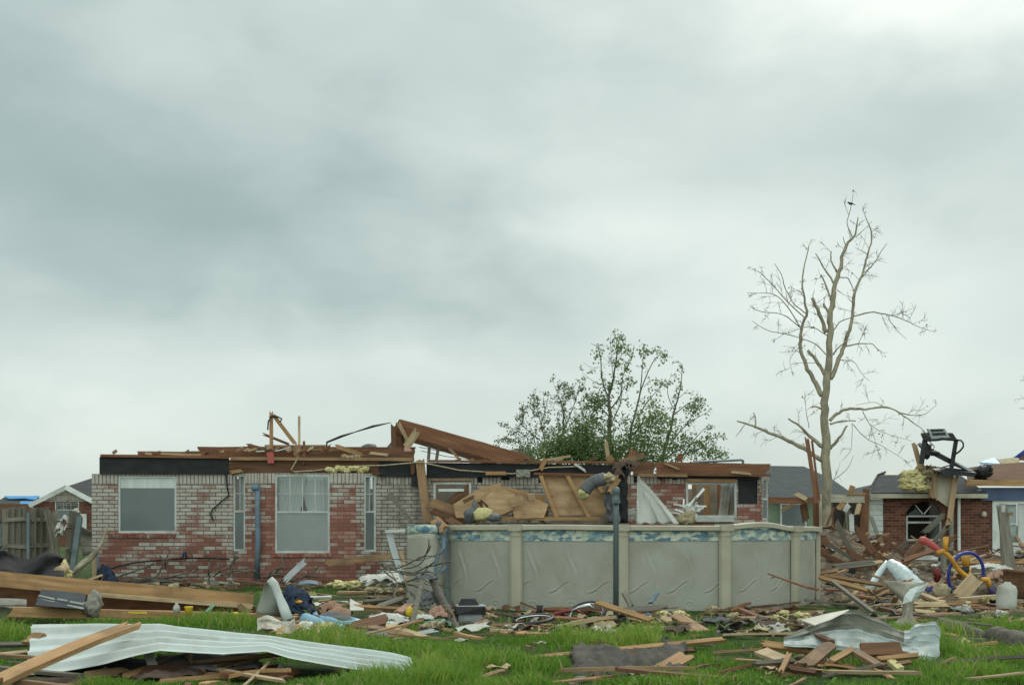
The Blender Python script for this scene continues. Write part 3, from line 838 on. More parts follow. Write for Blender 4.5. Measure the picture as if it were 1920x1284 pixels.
# upright studs of the lost roof frame
plank('stud', P(509, 852, HY + .5), P(508.5, 765, HY + .5), .075, .06, m['orange'], parent=house, jag=1.2)
plank('brace', P(511, 776, HY + .45), P(555, 834, HY + .45), .085, .05, m['orange'], parent=house)
plank('stud', P(561, 852, HY + .5), P(561, 776, HY + .5), .05, .05, m['pale'], parent=house, jag=1.2)
plank('stud', P(556, 858, HY + .4), P(557, 830, HY + .4), .14, .05, m['wood'], parent=house)
plank('stud', P(570, 872, HY - .1), P(570, 826, HY + .2), .05, .04, m['brown'], parent=house)
plank('tie_beam', P(496, 836, HY + .6), P(611, 836, HY + .6), .05, .05, m['wood'], parent=house, jag=.2)
plank('stud', P(503, 854, HY + .3), P(503, 832, HY + .3), .07, .05, m['pale'], parent=house)
# roof felt flap and hanging red ribbon
MB().sheet([[P(500 + 6 * j + 2 * math.sin(i), 848 + 10 * i, HY - .14) for j in range(3)] for i in range(3)], .01).build('red_ribbon', m['red'], house)
# stray boards lying on the wall tops (things of their own)
LOOSE = 'splintered boards lying on the roofless wall tops'
for (x0, y0, x1, y1, y, w_, mt, lab) in (
        (462, 832, 500, 842, .5, .05, 'brown', 'thin brown stick lying left of the tall upright studs'),
        (492, 813, 545, 834, .7, .06, 'brown', 'brown splintered strip crossing behind the tall upright studs'),
        (628, 835, 686, 855, .1, .09, 'orange', 'bright board sliding down the wall top right of the upright studs'),
        (757, 844, 786, 804, .7, .17, 'pale', 'pale broken plank leaning on the gable end of the roof piece'),
        (690, 848, 730, 853, .1, .06, 'pale', 'short pale lath on the brown joist beside the gable'),
        (430, 886, 456, 881, -.2, .07, 'orange', 'short bright offcut stuck over the narrow left bay window'),
        (270, 851, 286, 853, -.02, .10, 'pale', 'pale splinter cluster on the felt band over the wide window'),
        (300, 850, 380, 853, .1, .04, 'pale', 'long pale lath on the wall top over the wide window'),
        (345, 850, 392, 849, .3, .10, 'redwood', 'reddish broken board end on the wall top right of the wide window'),
        (840, 838, 866, 866, .9, .06, 'wood', 'small stick propped under the sloping rafter'),
        (905, 887, 955, 887, -.25, .08, 'orange', 'bright cracked board end over the smashed window'),
        (1100, 884, 1075, 868, -.2, .05, 'white', 'white metal strip slanting across the felt band'),
        (1155, 868, 1215, 851, -.35, .12, 'wood', 'brown board angling up over the torn black column'),
        (1165, 876, 1186, 866, -.4, .08, 'orange', 'short bright board tip beside the torn black column'),
        (1245, 868, 1275, 880, -.25, .035, 'pale', 'thin pale lath hanging across the right header beam'),
        (1370, 884, 1412, 889, -.3, .05, 'pale', 'pale splinter on the ledge above the broken window')):
    plank('roof_board', P(x0, y0, HY + y), P(x1, y1, HY + y), w_, .04, m[mt], lab, 'board', LOOSE, jag=.9)
CLOTH = ('navy', 'rag', 'greyrag', 'pinkrag', 'green', 'plastic', 'brownrag', 'gray')
def frizz(name, pts, mat, label, cat, group=None, amp=.5, parent=None):
    b = MB()
    for i, (p, r) in enumerate(pts):
        if mat in CLOTH:
            b.drape(p, r, i + len(label or name) + len(pts))
            continue
        b.blob(p, r, amp, 3.0, i + len(label or name) + len(pts), 3)
    return b.build(name, m[mat], parent, label, cat, group, smooth=True)
frizz('insulation_clump', [(P(617 + i * 8.5, 880 + 3 * math.sin(i * 2), HY - .18), (.08, .07, .06)) for i in range(9)], 'insul', 'yellow insulation fluff spilling over the bay window top', 'insulation')
frizz('insulation_clump', [(P(646 + i * 8, 856 + 1.5 * math.sin(i), HY + .1), (.07, .1, .045)) for i in range(4)], 'tan', 'tan fluff on the wall top behind the sliding bright board', 'insulation')
frizz('insulation_clump', [(P(765, 846, HY + .6), (.08, .07, .07)), (P(770, 853, HY + .6), (.07, .06, .10))], 'pinkins', 'pink insulation tuft at the foot of the pale leaning plank', 'insulation')
frizz('roof_vent', [(P(692, 846, HY + 1.2), (.22, .2, .17))], 'duct', 'grey rounded shingle heap behind the brown joist', 'shingles', amp=.2)
frizz('roof_debris', [(P(655, 848, HY + 1.2), (.2, .2, .10)), (P(672, 850, HY + 1.2), (.15, .2, .07))], 'brown', 'dark brown heap of broken wood behind the bright sliding board', 'debris')
for i in range(40):
    x = R.choice([R.uniform(200, 430), R.uniform(380, 780), R.uniform(440, 640), R.uniform(830, 1160)])
    yb = 850 if x < 430 else 846 if x < 780 else 864
    l_ = R.uniform(8, 26)
    a = R.uniform(-.5, .5)
    yy = HY + R.uniform(.0, .9)
    plank('roof_splinter', P(x, yb, yy), P(x + l_ * math.cos(a), yb - abs(l_ * math.sin(a)) - 1, yy + R.uniform(-.2, .2)), R.uniform(.03, .08), .025, m[R.choice(['wood', 'redwood', 'brown', 'pale'])],
          'small wood splinter caught on the roofless wall top', 'wood splinter', 'wood splinters caught on the wall tops', jag=1.4)

# ------------------------------------------------------------------ fallen wall panel and sheathing heap in front of the house
PY_ = 27.3
pan = empty('fallen_wall_panel', P(1095, 975, PY_), 'plywood wall panel with slanting studs leaning above the pool rim', 'wall panel')
MB().prism([P(1018, 890, PY_ + .08), P(1178, 890, PY_ + .08), P(1180, 966, PY_ - .06), P(1038, 966, PY_ - .06)], V((0, .02, 0))).build('plywood_sheet', m['ply'], pan)
for (x0, y0, x1, y1) in ((1013, 890, 1045, 972), (1063, 890, 1106, 972), (1110, 890, 1132, 925)):
    plank('stud', P(x0, y0, PY_), P(x1, y1, PY_ - .15), .085, .09, m['orange'], parent=pan, jag=.2)
plank('top_plate', P(1000, 888, PY_ - .0), P(1150, 891, PY_), .05, .12, m['redwood'], parent=pan, jag=.2)
plank('bottom_plate', P(928, 972, PY_ - .2), P(1125, 972, PY_ - .2), .075, .12, m['orange'], parent=pan, jag=.3)
for i, (poly, y, lab) in enumerate((
        ([(850, 945), (905, 912), (940, 905), (930, 950), (890, 972), (855, 970)], PY_ - .1, 'large tan sheathing shard leaning left in the heap above the pool rim'),
        ([(905, 935), (935, 912), (965, 925), (962, 955), (940, 965), (905, 968)], PY_ - .35, 'tan sheathing shard in the middle of the heap above the pool rim'),
        ([(958, 940), (1010, 936), (1028, 945), (1020, 970), (965, 973)], PY_ - .3, 'broad low sheathing shard under the slanting board'),
        ([(952, 932), (980, 928), (985, 945), (960, 950)], PY_ - .5, 'small square plywood piece resting on the heap above the pool rim'))):
    MB().prism([P(a, b, y + (972 - b) * .004) for a, b in poly], V((0, .018, .0))).build('plywood_shard', m['ply'], None, lab, 'plywood', 'plywood shards heaped above the pool rim')
for (x0, y0, x1, y1, y, w_, mt, lab) in (
        (912, 909, 940, 968, -.55, .09, 'orange', 'steep bright stud standing in the plywood heap'),
        (928, 914, 1028, 937, -.5, .13, 'orange', 'long bright board sloping down right across the plywood heap'),
        (958, 938, 974, 970, -.6, .13, 'orange', 'short thick block standing in the plywood heap'),
        (984, 962, 1027, 951, -.6, .11, 'orange', 'short board lying flat near the plywood panel foot'),
        (803, 940, 905, 978, -.9, .20, 'wood', 'wide brown plank sliding down toward the pool rim'),
        (805, 956, 870, 978, -1.0, .16, 'brown', 'dark plank under the wide brown plank by the pool rim'),
        (840, 946, 882, 914, .15, .20, 'brown', 'dark board rising through the smashed window'),
        (808, 936, 850, 950, -.8, .07, 'orange', 'thin bright batten on the wide brown plank by the pool rim'),
        (1023, 970, 1022, 944, -.5, .13, 'orange', 'upright short block against the plywood panel'),
        (727, 922, 772, 979, -1.2, .10, 'gray', 'grey brown post leaning against the pool end'),
        (610, 1056, 762, 1038, -1.0, .13, 'wood', 'long brown board lying across the foot of the bay'),
        (946, 912, 955, 935, -.2, .10, 'wood', 'brown offcut upright behind the long sloping board')):
    plank('board', P(x0, y0, HY + y), P(x1, y1, HY + y - .1), w_, .05, m[mt], lab, 'board', 'boards heaped between the house and the pool', jag=.35)
JUM = 'splintered pieces jumbled in the heap above the pool rim'
for i in range(16):
    x, y = R.uniform(825, 1030), R.uniform(925, 972)
    if y < 972 - 70 * min(1, (x - 800) / 90): y = R.uniform(950, 972)
    a, l_ = R.uniform(-.7, .9), R.uniform(14, 46)
    yy = 27.35 + R.uniform(-.3, .6)
    plank('splintered_board', P(x, y, yy), P(x + l_ * math.cos(a), y + l_ * math.sin(a), yy + R.uniform(-.3, .3)), R.uniform(.04, .15), .03, m[R.choice(['wood', 'orange', 'brown', 'brown', 'pale', 'ply', 'gray', 'redwood'])],
          'small splintered board piece jumbled in the plywood heap above the pool rim', 'board', JUM, jag=1.2, n=(R.uniform(-.4, .4), -1, R.uniform(-.5, .7)))
# rolled carpet-like insulation with yellow end
o = empty('insulation_roll', P(905, 972, 26.6), 'grey rolled insulation with a yellow fluffy end on the pool rim', 'insulation')
frizz('core', [(P(906, 964, 26.5), (.19, .12, .14)), (P(897, 966, 26.5), (.1, .1, .1))], 'insul', None, None, amp=.3, parent=o)
frizz('wrapping', [(P(884, 966, 26.6), (.15, .12, .16)), (P(925, 970, 26.5), (.16, .12, .08)), (P(890, 955, 26.65), (.05, .06, .2))], 'duct', None, None, amp=.3, parent=o)
# grey flexible duct over the panel
o = empty('flexible_duct', P(1118, 925, 26.6), 'bent grey flexible duct with yellow ends over the plywood panel', 'duct')
d = MB()
pts = [P(1096, 921, 26.6), P(1102, 912, 26.6), P(1112, 904, 26.6), P(1122, 900, 26.55), P(1134, 897, 26.6)]
pp = []
for i in range(len(pts) - 1):
    for k in range(5): pp.append(pts[i].lerp(pts[i + 1], k / 5))
pp.append(pts[-1])
d.tube(pp, [.125 + (.012 if i % 2 else 0) for i in range(len(pp))], 12)
d.build('hose', m['duct'], o, smooth=True)
frizz('end_lining', [(P(1094, 925, 26.6), (.11, .11, .12))], 'insul', None, None, amp=.3, parent=o)
frizz('end_lining', [(P(1140, 896, 26.55), (.14, .11, .10))], 'tan', None, None, amp=.4, parent=o)
# torn black column of felt and rags
o = empty('torn_felt_column', P(1163, 978, 27.6), 'torn black felt and grey rags hanging beside the plastic sheet', 'felt')
rw = [[P(1150 + 27 * j / 6 + 4 * mnoise.noise(V((i * .7, j, 3))), 872 + 108 * i / 14, 26.95 + .12 * mnoise.noise(V((i * .5, j * .9, 8)))) for j in range(7)] for i in range(15)]
MB().sheet(rw, .02).build('felt', m['felt'], o, smooth=True)
rw = [[P(1136 + 24 * j / 6 + 5 * mnoise.noise(V((i * .6, j, 5))) - 3 * math.sin(i * .4), 912 + 68 * i / 12, 26.75 + .2 * mnoise.noise(V((i * .5, j * .9, 2)))) for j in range(7)] for i in range(13)]
MB().sheet(rw, .015).build('rag', m['greyrag'], o, smooth=True)
frizz('felt_tangle', [(P(1168, 876, 27.0), (.16, .12, .15)), (P(1180, 870, 27.0), (.15, .1, .12)), (P(1160, 890, 26.9), (.09, .1, .2))], 'brownrag', None, None, amp=.6, parent=o)
plank('board', P(1140, 928, 26.5), P(1162, 893, 26.6), .12, .05, m['orange'], 'bright broken board crossing the torn black felt', 'board', 'boards heaped between the house and the pool', jag=.8)
# translucent plastic sheet hanging down in a triangle
rw = []
for i in range(19):
    t_ = i / 18
    x0, x1 = 1195 - 2 * t_, 1196 + 78 * t_ ** .9
    rw.append([P(x0 + (x1 - x0) * j / 22, 893 + 88 * t_ + 2 * math.sin(j), 27.0 - .35 * t_ + .16 * t_ * mnoise.noise(V((j * .28, i * .06, 2))) + .03 * mnoise.noise(V((j * .9, i * .5, 6)))) for j in range(23)])
MB().sheet(rw, .004).build('plastic_sheet', m['plastic'], None, 'clear grey plastic sheet hanging in a triangle above the pool rim', 'plastic sheet', smooth=True)
# sprung window-blind slats
o = empty('broken_blind', P(1290, 970, 27.3), 'burst white window blind with slats splayed beside the broken window', 'window blind')
for i in range(34):
    a = R.uniform(-.4, 3.5)
    l_ = R.uniform(10, 26)
    c = V((1293 + R.uniform(-14, 14), 958 + R.uniform(-12, 14)))
    MB().bar(P(c.x, c.y, 27.3 + R.uniform(-.2, .2)), P(c.x + l_ * math.cos(a), c.y - l_ * math.sin(a) * .9, 27.3 + R.uniform(-.35, .3)), .035, .004, (R.uniform(-.5, .5), -1, R.uniform(-.3, .3))).build('slat', m['white'], o)
MB().bar(P(1290, 950, 27.25), P(1320, 916, 27.5), .05, .02).build('head_rail', m['white'], o)
o = empty('broken_blind', P(1182, 976, 27.1), 'small tangle of white blind slats left of the plastic sheet', 'window blind')
for i in range(16):
    a = R.uniform(-.5, .6)
    c = V((1170 + R.uniform(0, 12), 955 + R.uniform(0, 22)))
    MB().bar(P(c.x, c.y, 27.1), P(c.x + 16 * math.cos(a), c.y - 16 * math.sin(a), 27.1 + R.uniform(-.2, .2)), .035, .004).build('slat', m['white'], o)
frizz('insulation_clump', [(P(1284, 974, 27.1), (.2, .12, .12)), (P(1291, 968, 27.1), (.12, .1, .12))], 'tan', 'cream insulation lump at the foot of the plastic sheet', 'insulation')
# crumpled metal flashing on the felt band
MB().sheet([[P(968 + 26 * j / 5, 880 + 14 * i / 4 + 2 * mnoise.noise(V((i, j, 1))), HY - .22 + .05 * mnoise.noise(V((i * .9, j * .8, 4)))) for j in range(6)] for i in range(5)], .006).build('metal_flashing', m['dull'], None, 'grey crumpled metal flashing caught on the felt band', 'flashing')

# ------------------------------------------------------------------ above-ground pool
PX, PYc, PA, PB_ = 1.71, 22.3, 3.52, 2.4
PZ = 1.33
STEP = math.radians(27.7)
pool = empty('swimming_pool', (PX, PYc, 0), 'round above-ground pool with beige posts and blue pebble band', 'pool')
def pe(a, k=0.0):
    """point on the pool wall at parameter a (0 faces the camera), k metres outward"""
    n = V((math.sin(a) / PA, -math.cos(a) / PB_, 0)).normalized()
    return V((PX + PA * math.sin(a), PYc - PB_ * math.cos(a), 0)) + n * k
A0 = -1.82
def emboss(u, v):
    h = 0
    uu = (u % .62)
    c = .30 + .07 * math.sin((v - .25) * 6.5)
    if .33 < v < 1.02:
        w = min(1, (v - .33) / .12, (1.02 - v) / .12)
        h += w * .008 * math.exp(-((uu - c) / .022) ** 2) - w * .006 * math.exp(-((uu - c - .05) / .03) ** 2)
    q = ((u + .2) % .62)
    c2 = .20 + q * .55 + .018 * math.sin(q * 19)
    if .12 < q < .5:
        w = min(1, (q - .12) / .1, (.5 - q) / .1)
        h += w * (.008 * math.exp(-((v - c2) / .014) ** 2) - .007 * math.exp(-((v - c2 + .032) / .016) ** 2))
    r = math.hypot(uu - .31, (v - .08) * 1.2)
    if r < .2: h += .004 * math.cos(r * 80) * (1 - r / .2)
    return h
def pool_wall(name, a0, a1, z0, z1, nu, nz, mat, k=0.0, eb=False, dent=None):
    vs = []
    u = 0
    prev = pe(a0)
    for i in range(nu + 1):
        a = a0 + (a1 - a0) * i / nu
        p = pe(a)
        u += (p - prev).length
        prev = p
        n = (pe(a, 1) - p)
        for j in range(nz + 1):
            v = z0 + (z1 - z0) * j / nz
            h = k + (emboss(u, v) if eb else 0) + .012 * mnoise.noise(V((u * .8, v * 1.2, 5)))
            vs.append(V((p.x, p.y, v)) + n * h)
    fs = [(i * (nz + 1) + j, (i + 1) * (nz + 1) + j, (i + 1) * (nz + 1) + j + 1, i * (nz + 1) + j + 1) for i in range(nu) for j in range(nz)]
    return MB().add(vs, fs).build(name, m[mat], pool, smooth=True)
pool_wall('wall', -STEP * 1.86, STEP * 3.05, -.03, PZ - .23, 900, 110, 'poolw', 0, True)
pool_wall('wall', STEP * 3.05, STEP * 9, -.03, PZ - .05, 60, 6, 'poolw')
pool_wall('pebble_band', -STEP * 1.86, STEP * 3.05, PZ - .245, PZ - .05, 120, 4, 'band', .012)
# inner liner, seen over a low side
pool_wall('liner', STEP * -1.8, STEP * 9, .0, PZ - .06, 90, 4, 'bluepipe', -.03)
for i in range(-1, 4):
    a = STEP * i
    M0 = Matrix.Translation(pe(a, .02)) @ Matrix.Rotation(math.atan2(math.sin(a) / PA, math.cos(a) / PB_), 4, 'Z')
    b = MB()
    prof = [(-.105, 0), (-.085, -.05), (-.04, -.075), (.04, -.075), (.085, -.05), (.105, 0)]
    for z0, z1, s in ((-.03, PZ - .17, 1.0), (PZ - .17, PZ - .155, 1.12), (PZ - .155, PZ - .105, 1.04), (PZ - .105, PZ - .075, 1.18)):
        b.prism([M0 @ V((x * s, y * s, z0)) for x, y in prof], V((0, 0, z1 - z0)))
    b.build('post', m['poolp'], pool)
# top rails: one per panel, the ones to the right knocked out of line
zr = [0, 0, 0, 0, 0]
rails = [(-STEP * 1.80, -STEP * 1, PZ, PZ + .005, .0), (-STEP * 1, 0, PZ + .005, PZ + .0, .01), (0, STEP, PZ, PZ - .005, .0), (STEP, STEP * 2, PZ + .005, PZ - .02, .055), (STEP * 2, STEP * 3.05, PZ - .02, PZ - .045, .01)]
for (a0, a1, z0, z1, hump) in rails:
    b = MB()
    rws = []
    n_ = 12
    for i in range(n_ + 1):
        t_ = i / n_
        a = a0 + .012 + (a1 - a0 - .024) * t_
        z = z0 + (z1 - z0) * t_ + hump * math.sin(math.pi * min(1, t_ * 1.15)) ** 1.3
        pr = [(.07, -.085), (.085, -.075), (.085, -.012), (.065, 0), (-.12, 0), (-.12, -.04), (.045, -.05), (.045, -.085)]
        rws.append([pe(a, x) + V((0, 0, z + y)) for x, y in pr])
    k = len(pr)
    vs = [p for r in rws for p in r]
    fs = [(i * k + j, (i + 1) * k + j, (i + 1) * k + (j + 1) % k, i * k + (j + 1) % k) for i in range(n_) for j in range(k)]
    fs += [tuple(range(k)), tuple(n_ * k + j for j in reversed(range(k)))]
    b.add(vs, fs).build('top_rail', m['poolp'], pool)
for i in range(-1, 4):
    a = STEP * i
    M0 = Matrix.Translation(pe(a, .0)) @ Matrix.Rotation(math.atan2(math.sin(a) / PA, math.cos(a) / PB_), 4, 'Z')
    z = PZ + (-.02 if i == 2 else -.045 if i == 3 else .004)
    MB().box(-.11, .11, -.12, .12, z - .09, z + .012, M0).build('rail_cap', m['poolp'], pool)
# the torn left end: a wall panel bent away, with a dark slot beside the first post
rw = []
for i in range(25):
    t_ = i / 24
    col_ = []
    x = 764 + 66 * t_
    y = 20.9 - .45 * math.sin(t_ * 2.2) + .15 * t_
    top = 986 - 3 * math.sin(t_ * 3) + (26 * max(0, t_ - .8) / .2)
    for j in range(21):
        v = j / 20
        bul = .10 * math.sin(v * 3.1) * math.sin(t_ * 3.1)
        ee = 6 * mnoise.noise(V((v * 6, 2, 0))) * (t_ > .96)
        col_.append(P(x + ee - 2 * v * (1 - t_), top + (1152 - top) * v, y - bul))
    rw.append(col_)
def split(rw, a, b): return [r[a:b] for r in rw]
MB().sheet(split(rw, 2, 21), .004).build('torn_panel', m['poolw'], pool, smooth=True)
MB().sheet(split(rw, 0, 3), .004).build('torn_band', m['band'], pool, smooth=True)
MB().sheet([[P(829 + 7 * j / 2 + 2 * math.sin(i * 1.4), 990 + 160 * i / 10, 21.05 + .02 * j) for j in range(3)] for i in range(11)], .004).build('exposed_wall', m['poolp'], pool)
MB().bar(P(839, 996, 20.75), P(839, 1150, 20.72), .05, .06).build('slot_shade_bar', m['polem'], pool)  # dark bar stands in for the shade inside the open slot
MB().tube([P(826, 990, 20.6), P(833, 1012, 20.55), P(832, 1028, 20.5), P(822, 1040, 20.5), P(817, 1058, 20.5), P(817, 1075, 20.5), P(821, 1080, 20.5)], [.05, .045, .03, .022, .028, .02, .03], 6).build('torn_flange', m['bluepipe'], pool)
MB().tube([P(836, 1062, 20.55), P(829, 1069, 20.5), P(826, 1072, 20.5)], .025, 6).build('torn_flange', m['bluepipe'], pool)
MB().blob(P(824, 1000, 20.7), (.09, .05, .17), .5, 3, 4).build('torn_liner', m['greyrag'], pool)
plank('board', P(813, 972, 21.2), P(835, 995, 20.4), .16, .05, m['orange'], 'bright broken board wedged in the torn pool corner', 'board', 'boards heaped between the house and the pool', jag=.8)
plank('batten', P(752, 1030, 20.5), P(766, 1100, 20.3), .06, .04, m['pale'], 'pale narrow batten standing against the torn pool panel', 'batten')
# aluminium strip with a white cap beside the torn end
o = empty('bent_metal_strip', P(742, 1085, 20.2), 'bent grey metal strip with white cap leaning left of the pool', 'metal strip')
MB().sheet([[P(724 + 12 * j / 2 + 28 * (i / 8) ** 1.3, 996 + 90 * i / 8, 20.3 + .02 * j) for j in range(3)] for i in range(9)], .01).build('strip', m['aluminium'], o)
MB().bar(P(722, 996, 20.25), P(760, 994, 20.3), .045, .05).build('cap', m['white'], o)

# pole in front of the pool
o = empty('steel_pole', P(1155, 1178, 17.6), 'blue-grey steel pole standing in front of the pool', 'pole')
q = MB().lathe((P(1155, 982, 17.6).x, 17.6, -.05), [(.039, 0), (.039, 1.52), (.039, 1.7)], 14)
q.build('post', m['polem'], o, smooth=True)
MB().lathe((P(1155, 982, 17.6).x, 17.6, 1.65), [(.052, 0), (.056, .03), (.048, .05), (.048, .12), (.055, .13), (.052, .19), (.03, .205)], 14).build('post_cap', m['polem'], o, smooth=True)
plank('bracket', P(1148, 940, 17.55), P(1163, 940, 17.55), .05, .05, m['polem'], parent=o, jag=0)

# ------------------------------------------------------------------ neighbouring brick house on the right
NY = 38.0
nx = lambda p: (p - 960) * NY / F
nz_ = lambda p: EYE + (HZ - p) * NY / F
nh = empty('brick_bungalow', (nx(1760), NY, 0), 'dark red brick bungalow with arched window and half its roof gone', 'house')
NM = frame((0, NY, 0), 0)
nw = (nx(1699), nx(1766), nz_(1014), nz_(940))
nd = (nx(1860), nx(1932), 0, nz_(936))
MB_n = MB()
wall(MB_n, NM, nx(1656), nx(1990), 0, nz_(929), 0, .12, [nw, nd])
MB_n.build('brick_wall', m['darkb'], nh)
# arch spandrels close the square opening into an arch
ar = MB()
cx, hw, zb = (nw[0] + nw[1]) / 2, (nw[1] - nw[0]) / 2, nz_(967)
rh = nw[3] - zb
for s in (-1, 1):
    pl = [V((cx + s * hw, NY + .002, nw[3])), V((cx + s * hw, NY + .002, zb))]
    for i in range(9):
        a = math.pi / 2 * i / 8
        pl.append(V((cx + s * hw * math.cos(a), NY + .002, zb + rh * math.sin(a))))
    pl = pl[:1] + pl[2:]
    if s > 0: pl.reverse()
    ar.prism(pl, V((0, .115, 0)))
ar.build('brick_arch', m['darkb'], nh)
ab = MB()
for i in range(15):
    a = math.pi * (i + .5) / 15
    c = V((cx + (hw + .06) * math.cos(a), NY - .012, zb + (rh + .06) * math.sin(a)))
    Mx = Matrix.Translation(c) @ Matrix.Rotation(-(a - math.pi / 2), 4, 'Y')
    ab.box(-.035, .035, 0, .02, -.06, .06, Mx)
ab.build('arch_bricks', m['darkb'], nh)
f = MB()
a, b, c, e = nw[0] + .005, nw[1] - .005, nw[2] + .005, nz_(979)
f.box(a, a + .05, .02, .09, c, zb, NM).box(b - .05, b, .02, .09, c, zb, NM).box(a + .05, b - .05, .0, .09, c, c + .06, NM).box(a + .05, b - .05, .02, .09, e - .03, e + .03, NM).box(a + .05, b - .05, .02, .09, zb - .03, zb + .02, NM)
wn = f.build('arched_window', m['wframe'], nh)
mt_ = MB()
mt_.bar((cx - .02, NY + .05, zb + .06), (cx - hw * .45, NY + .05, zb + rh * .75), .03, .02).bar((cx + .02, NY + .05, zb + .06), (cx + hw * .4, NY + .05, zb + rh * .7), .03, .02)
mt_.build('fan_muntin', m['wframe'], wn)
MB().prism([V((b - .06, NY + .055, c + .07)), V((b - .30, NY + .055, c + .07)), V((b - .12, NY + .055, c + .5)), V((b - .06, NY + .055, e - .05))], V((0, .006, 0))).build('broken_pane', m['glass'], wn)
MB().prism([V((a + .06, NY + .055, zb + .04)), V((a + .5, NY + .055, zb + .04)), V((a + .3, NY + .055, zb + rh * .55))], V((0, .006, 0))).build('broken_pane', m['glass'], wn)
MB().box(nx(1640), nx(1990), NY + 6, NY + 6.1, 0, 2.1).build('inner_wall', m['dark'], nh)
MB().box(nx(1690), nx(1775), NY + 1.6, NY + 1.65, 0, 2.05).build('inner_wall', m['dark'], nh)  # dark panel paints the room's shade behind the arched window
# white board-and-batten strip at the corner
sdw = MB()
for i in range(11):
    sdw.box(nx(1631), nx(1655), NY - .03 + R.uniform(-.02, .02), NY + .02, nz_(1046) + i * .16, nz_(1046) + i * .16 + .15)
sdw.build('lap_siding', m['white'], nh)
MB().box(nx(1624), nx(1630.5), NY - .06, NY + .05, .2, nz_(932)).build('corner_board', m['cream'], nh)
# roof that survives
rf = MB()
e0, e1, r0, r1 = V((nx(1628), NY - .35, nz_(927))), V((nx(1842), NY - .35, nz_(927))), P(1645, 893, NY + 1.9), P(1800, 893, NY + 1.9)
rf.prism([e0, e1, r1, r0], V((0, .02, .05)))
rf.build('roof', m['shing'], nh)
MB().prism([P(1627, 923, NY - .37), P(1646, 890, NY + 1.7), P(1662, 884, NY + 2.4), P(1650, 897, NY + 1.9), P(1634, 922, NY - .3)], V((.0, .05, .03))).build('roof_edge', m['shing'], nh)
MB().prism([P(1652, 885, NY + 2.5), P(1708, 888, NY + 2.3), P(1708, 898, NY + 1.8), P(1664, 898, NY + 1.8)], V((0, .03, .03))).build('roof_decking', m['cream'], nh)
MB().box(nx(1626), nx(1843), NY - .40, NY - .36, nz_(934), nz_(926)).build('fascia', m['cream'], nh)
MB().box(nx(1626), nx(1843), NY - .355, NY - .005, nz_(934), nz_(932)).build('soffit', m['cream'], nh)
# right end: blue wall, beam, bare roof underside
MB().box(nx(1836), nx(1995), NY - .10, NY - .04, nz_(938), nz_(914)).build('siding_band', m['bluewall'], nh)
MB().box(nx(1830), nx(1839), NY - .115, NY - .105, nz_(927), nz_(917)).build('trim_block', m['greyp'], nh)
plank('header_beam', P(1808, 905, NY - .3), P(1995, 906, NY - .3), .17, .1, m['orange'], parent=nh, jag=.2)
MB().prism([P(1812, 877, NY + .6), P(1860, 870, NY + 1.0), P(1920, 866, NY + 1.2), P(1995, 864, NY + 1.2), P(1995, 901, NY - .2), P(1815, 899, NY - .2)], V((0, .06, .0))).build('roof_underside', m['brown'], nh)
MB().prism([P(1837, 866, NY + 1.4), P(1864, 857, NY + 2.0), P(1877, 869, NY + 1.4), P(1842, 872, NY + 1.3)], V((0, .05, .0))).build('tarp_flap', m['blue'], nh)
MB().prism([P(1870, 861, NY + 1.8), P(1906, 857, NY + 1.8), P(1914, 867, NY + 1.3), P(1878, 869, NY + 1.3)], V((0, .05, .0))).build('decking_piece', m['tan'], nh)
MB().prism([P(1900, 858, NY + 2.2), P(1925, 840, NY + 2.2), P(2000, 838, NY + 2.2), P(2000, 862, NY + 2.2)], V((0, .06, .0))).build('roof_tarp', m['royal'], nh)
MB().prism([P(1908, 862, NY + 2.0), P(1925, 850, NY + 2.0), P(1995, 852, NY + 2.0), P(1995, 868, NY + 1.4)], V((0, .06, .0))).build('roof_piece', m['brown'], nh)
# door
db = MB()
db.box(nd[0] + .004, nd[0] + .20, -.03, .10, .0, nd[3] - .004, NM).box(nd[1] - .1, nd[1] - .004, -.03, .10, 0, nd[3] - .004, NM).box(nd[0] + .20, nd[1] - .1, -.03, .1, nd[3] - .12, nd[3] - .004, NM)
db.build('door_frame', m['white'], nh)
dr = MB()
wall(dr, NM, nd[0] + .205, nd[1] - .105, .02, nd[3] - .125, .03, .08, [(nx(1886), nx(1910), nz_(1017), nz_(944))])
dd = dr.build('door', m['white'], nh)
MB().box(nx(1886) + .004, nx(1910) - .004, NY + .045, NY + .055, nz_(1017) + .004, nz_(944) - .004).build('pane', m['glass'], dd)
MB().box(nx(1886), nx(1910), NY + .036, NY + .043, nz_(982) - .02, nz_(982) + .02).build('mullion', m['white'], dd)
MB().sheet([[V((nx(1887) + (nx(1909) - nx(1887)) * j / 10, NY + .12 + .02 * math.sin(j * 2), nz_(945) - (nz_(945) - nz_(1010)) * i / 5)) for j in range(11)] for i in range(6)], .003).build('curtain', m['curtain'], dd, smooth=True)
MB().lathe((nx(1843), NY - .10, nz_(969)), [(.03, 0), (.07, .04), (.07, .12), (.04, .16)], 10).blob((nx(1843), NY - .03, nz_(965)), (.06, .06, .04), .1).build('wall_lamp', m['cream'], nh)
dn = MB().tube([(nx(1781), NY - .12, nz_(930)), (nx(1781), NY - .12, .1)], .07, 8)
dn.build('downspout', m['dull'], nh)
MB().tube([(nx(1796), NY - .08, nz_(932)), (nx(1796), NY - .08, nz_(1000)), (nx(1797), NY - .08, .1)], .05, 8).build('downspout', m['white'], nh)
m['pale2'] = wood('dull_pine', (.25, .15, .085), (.36, .235, .14), (.45, .31, .2))
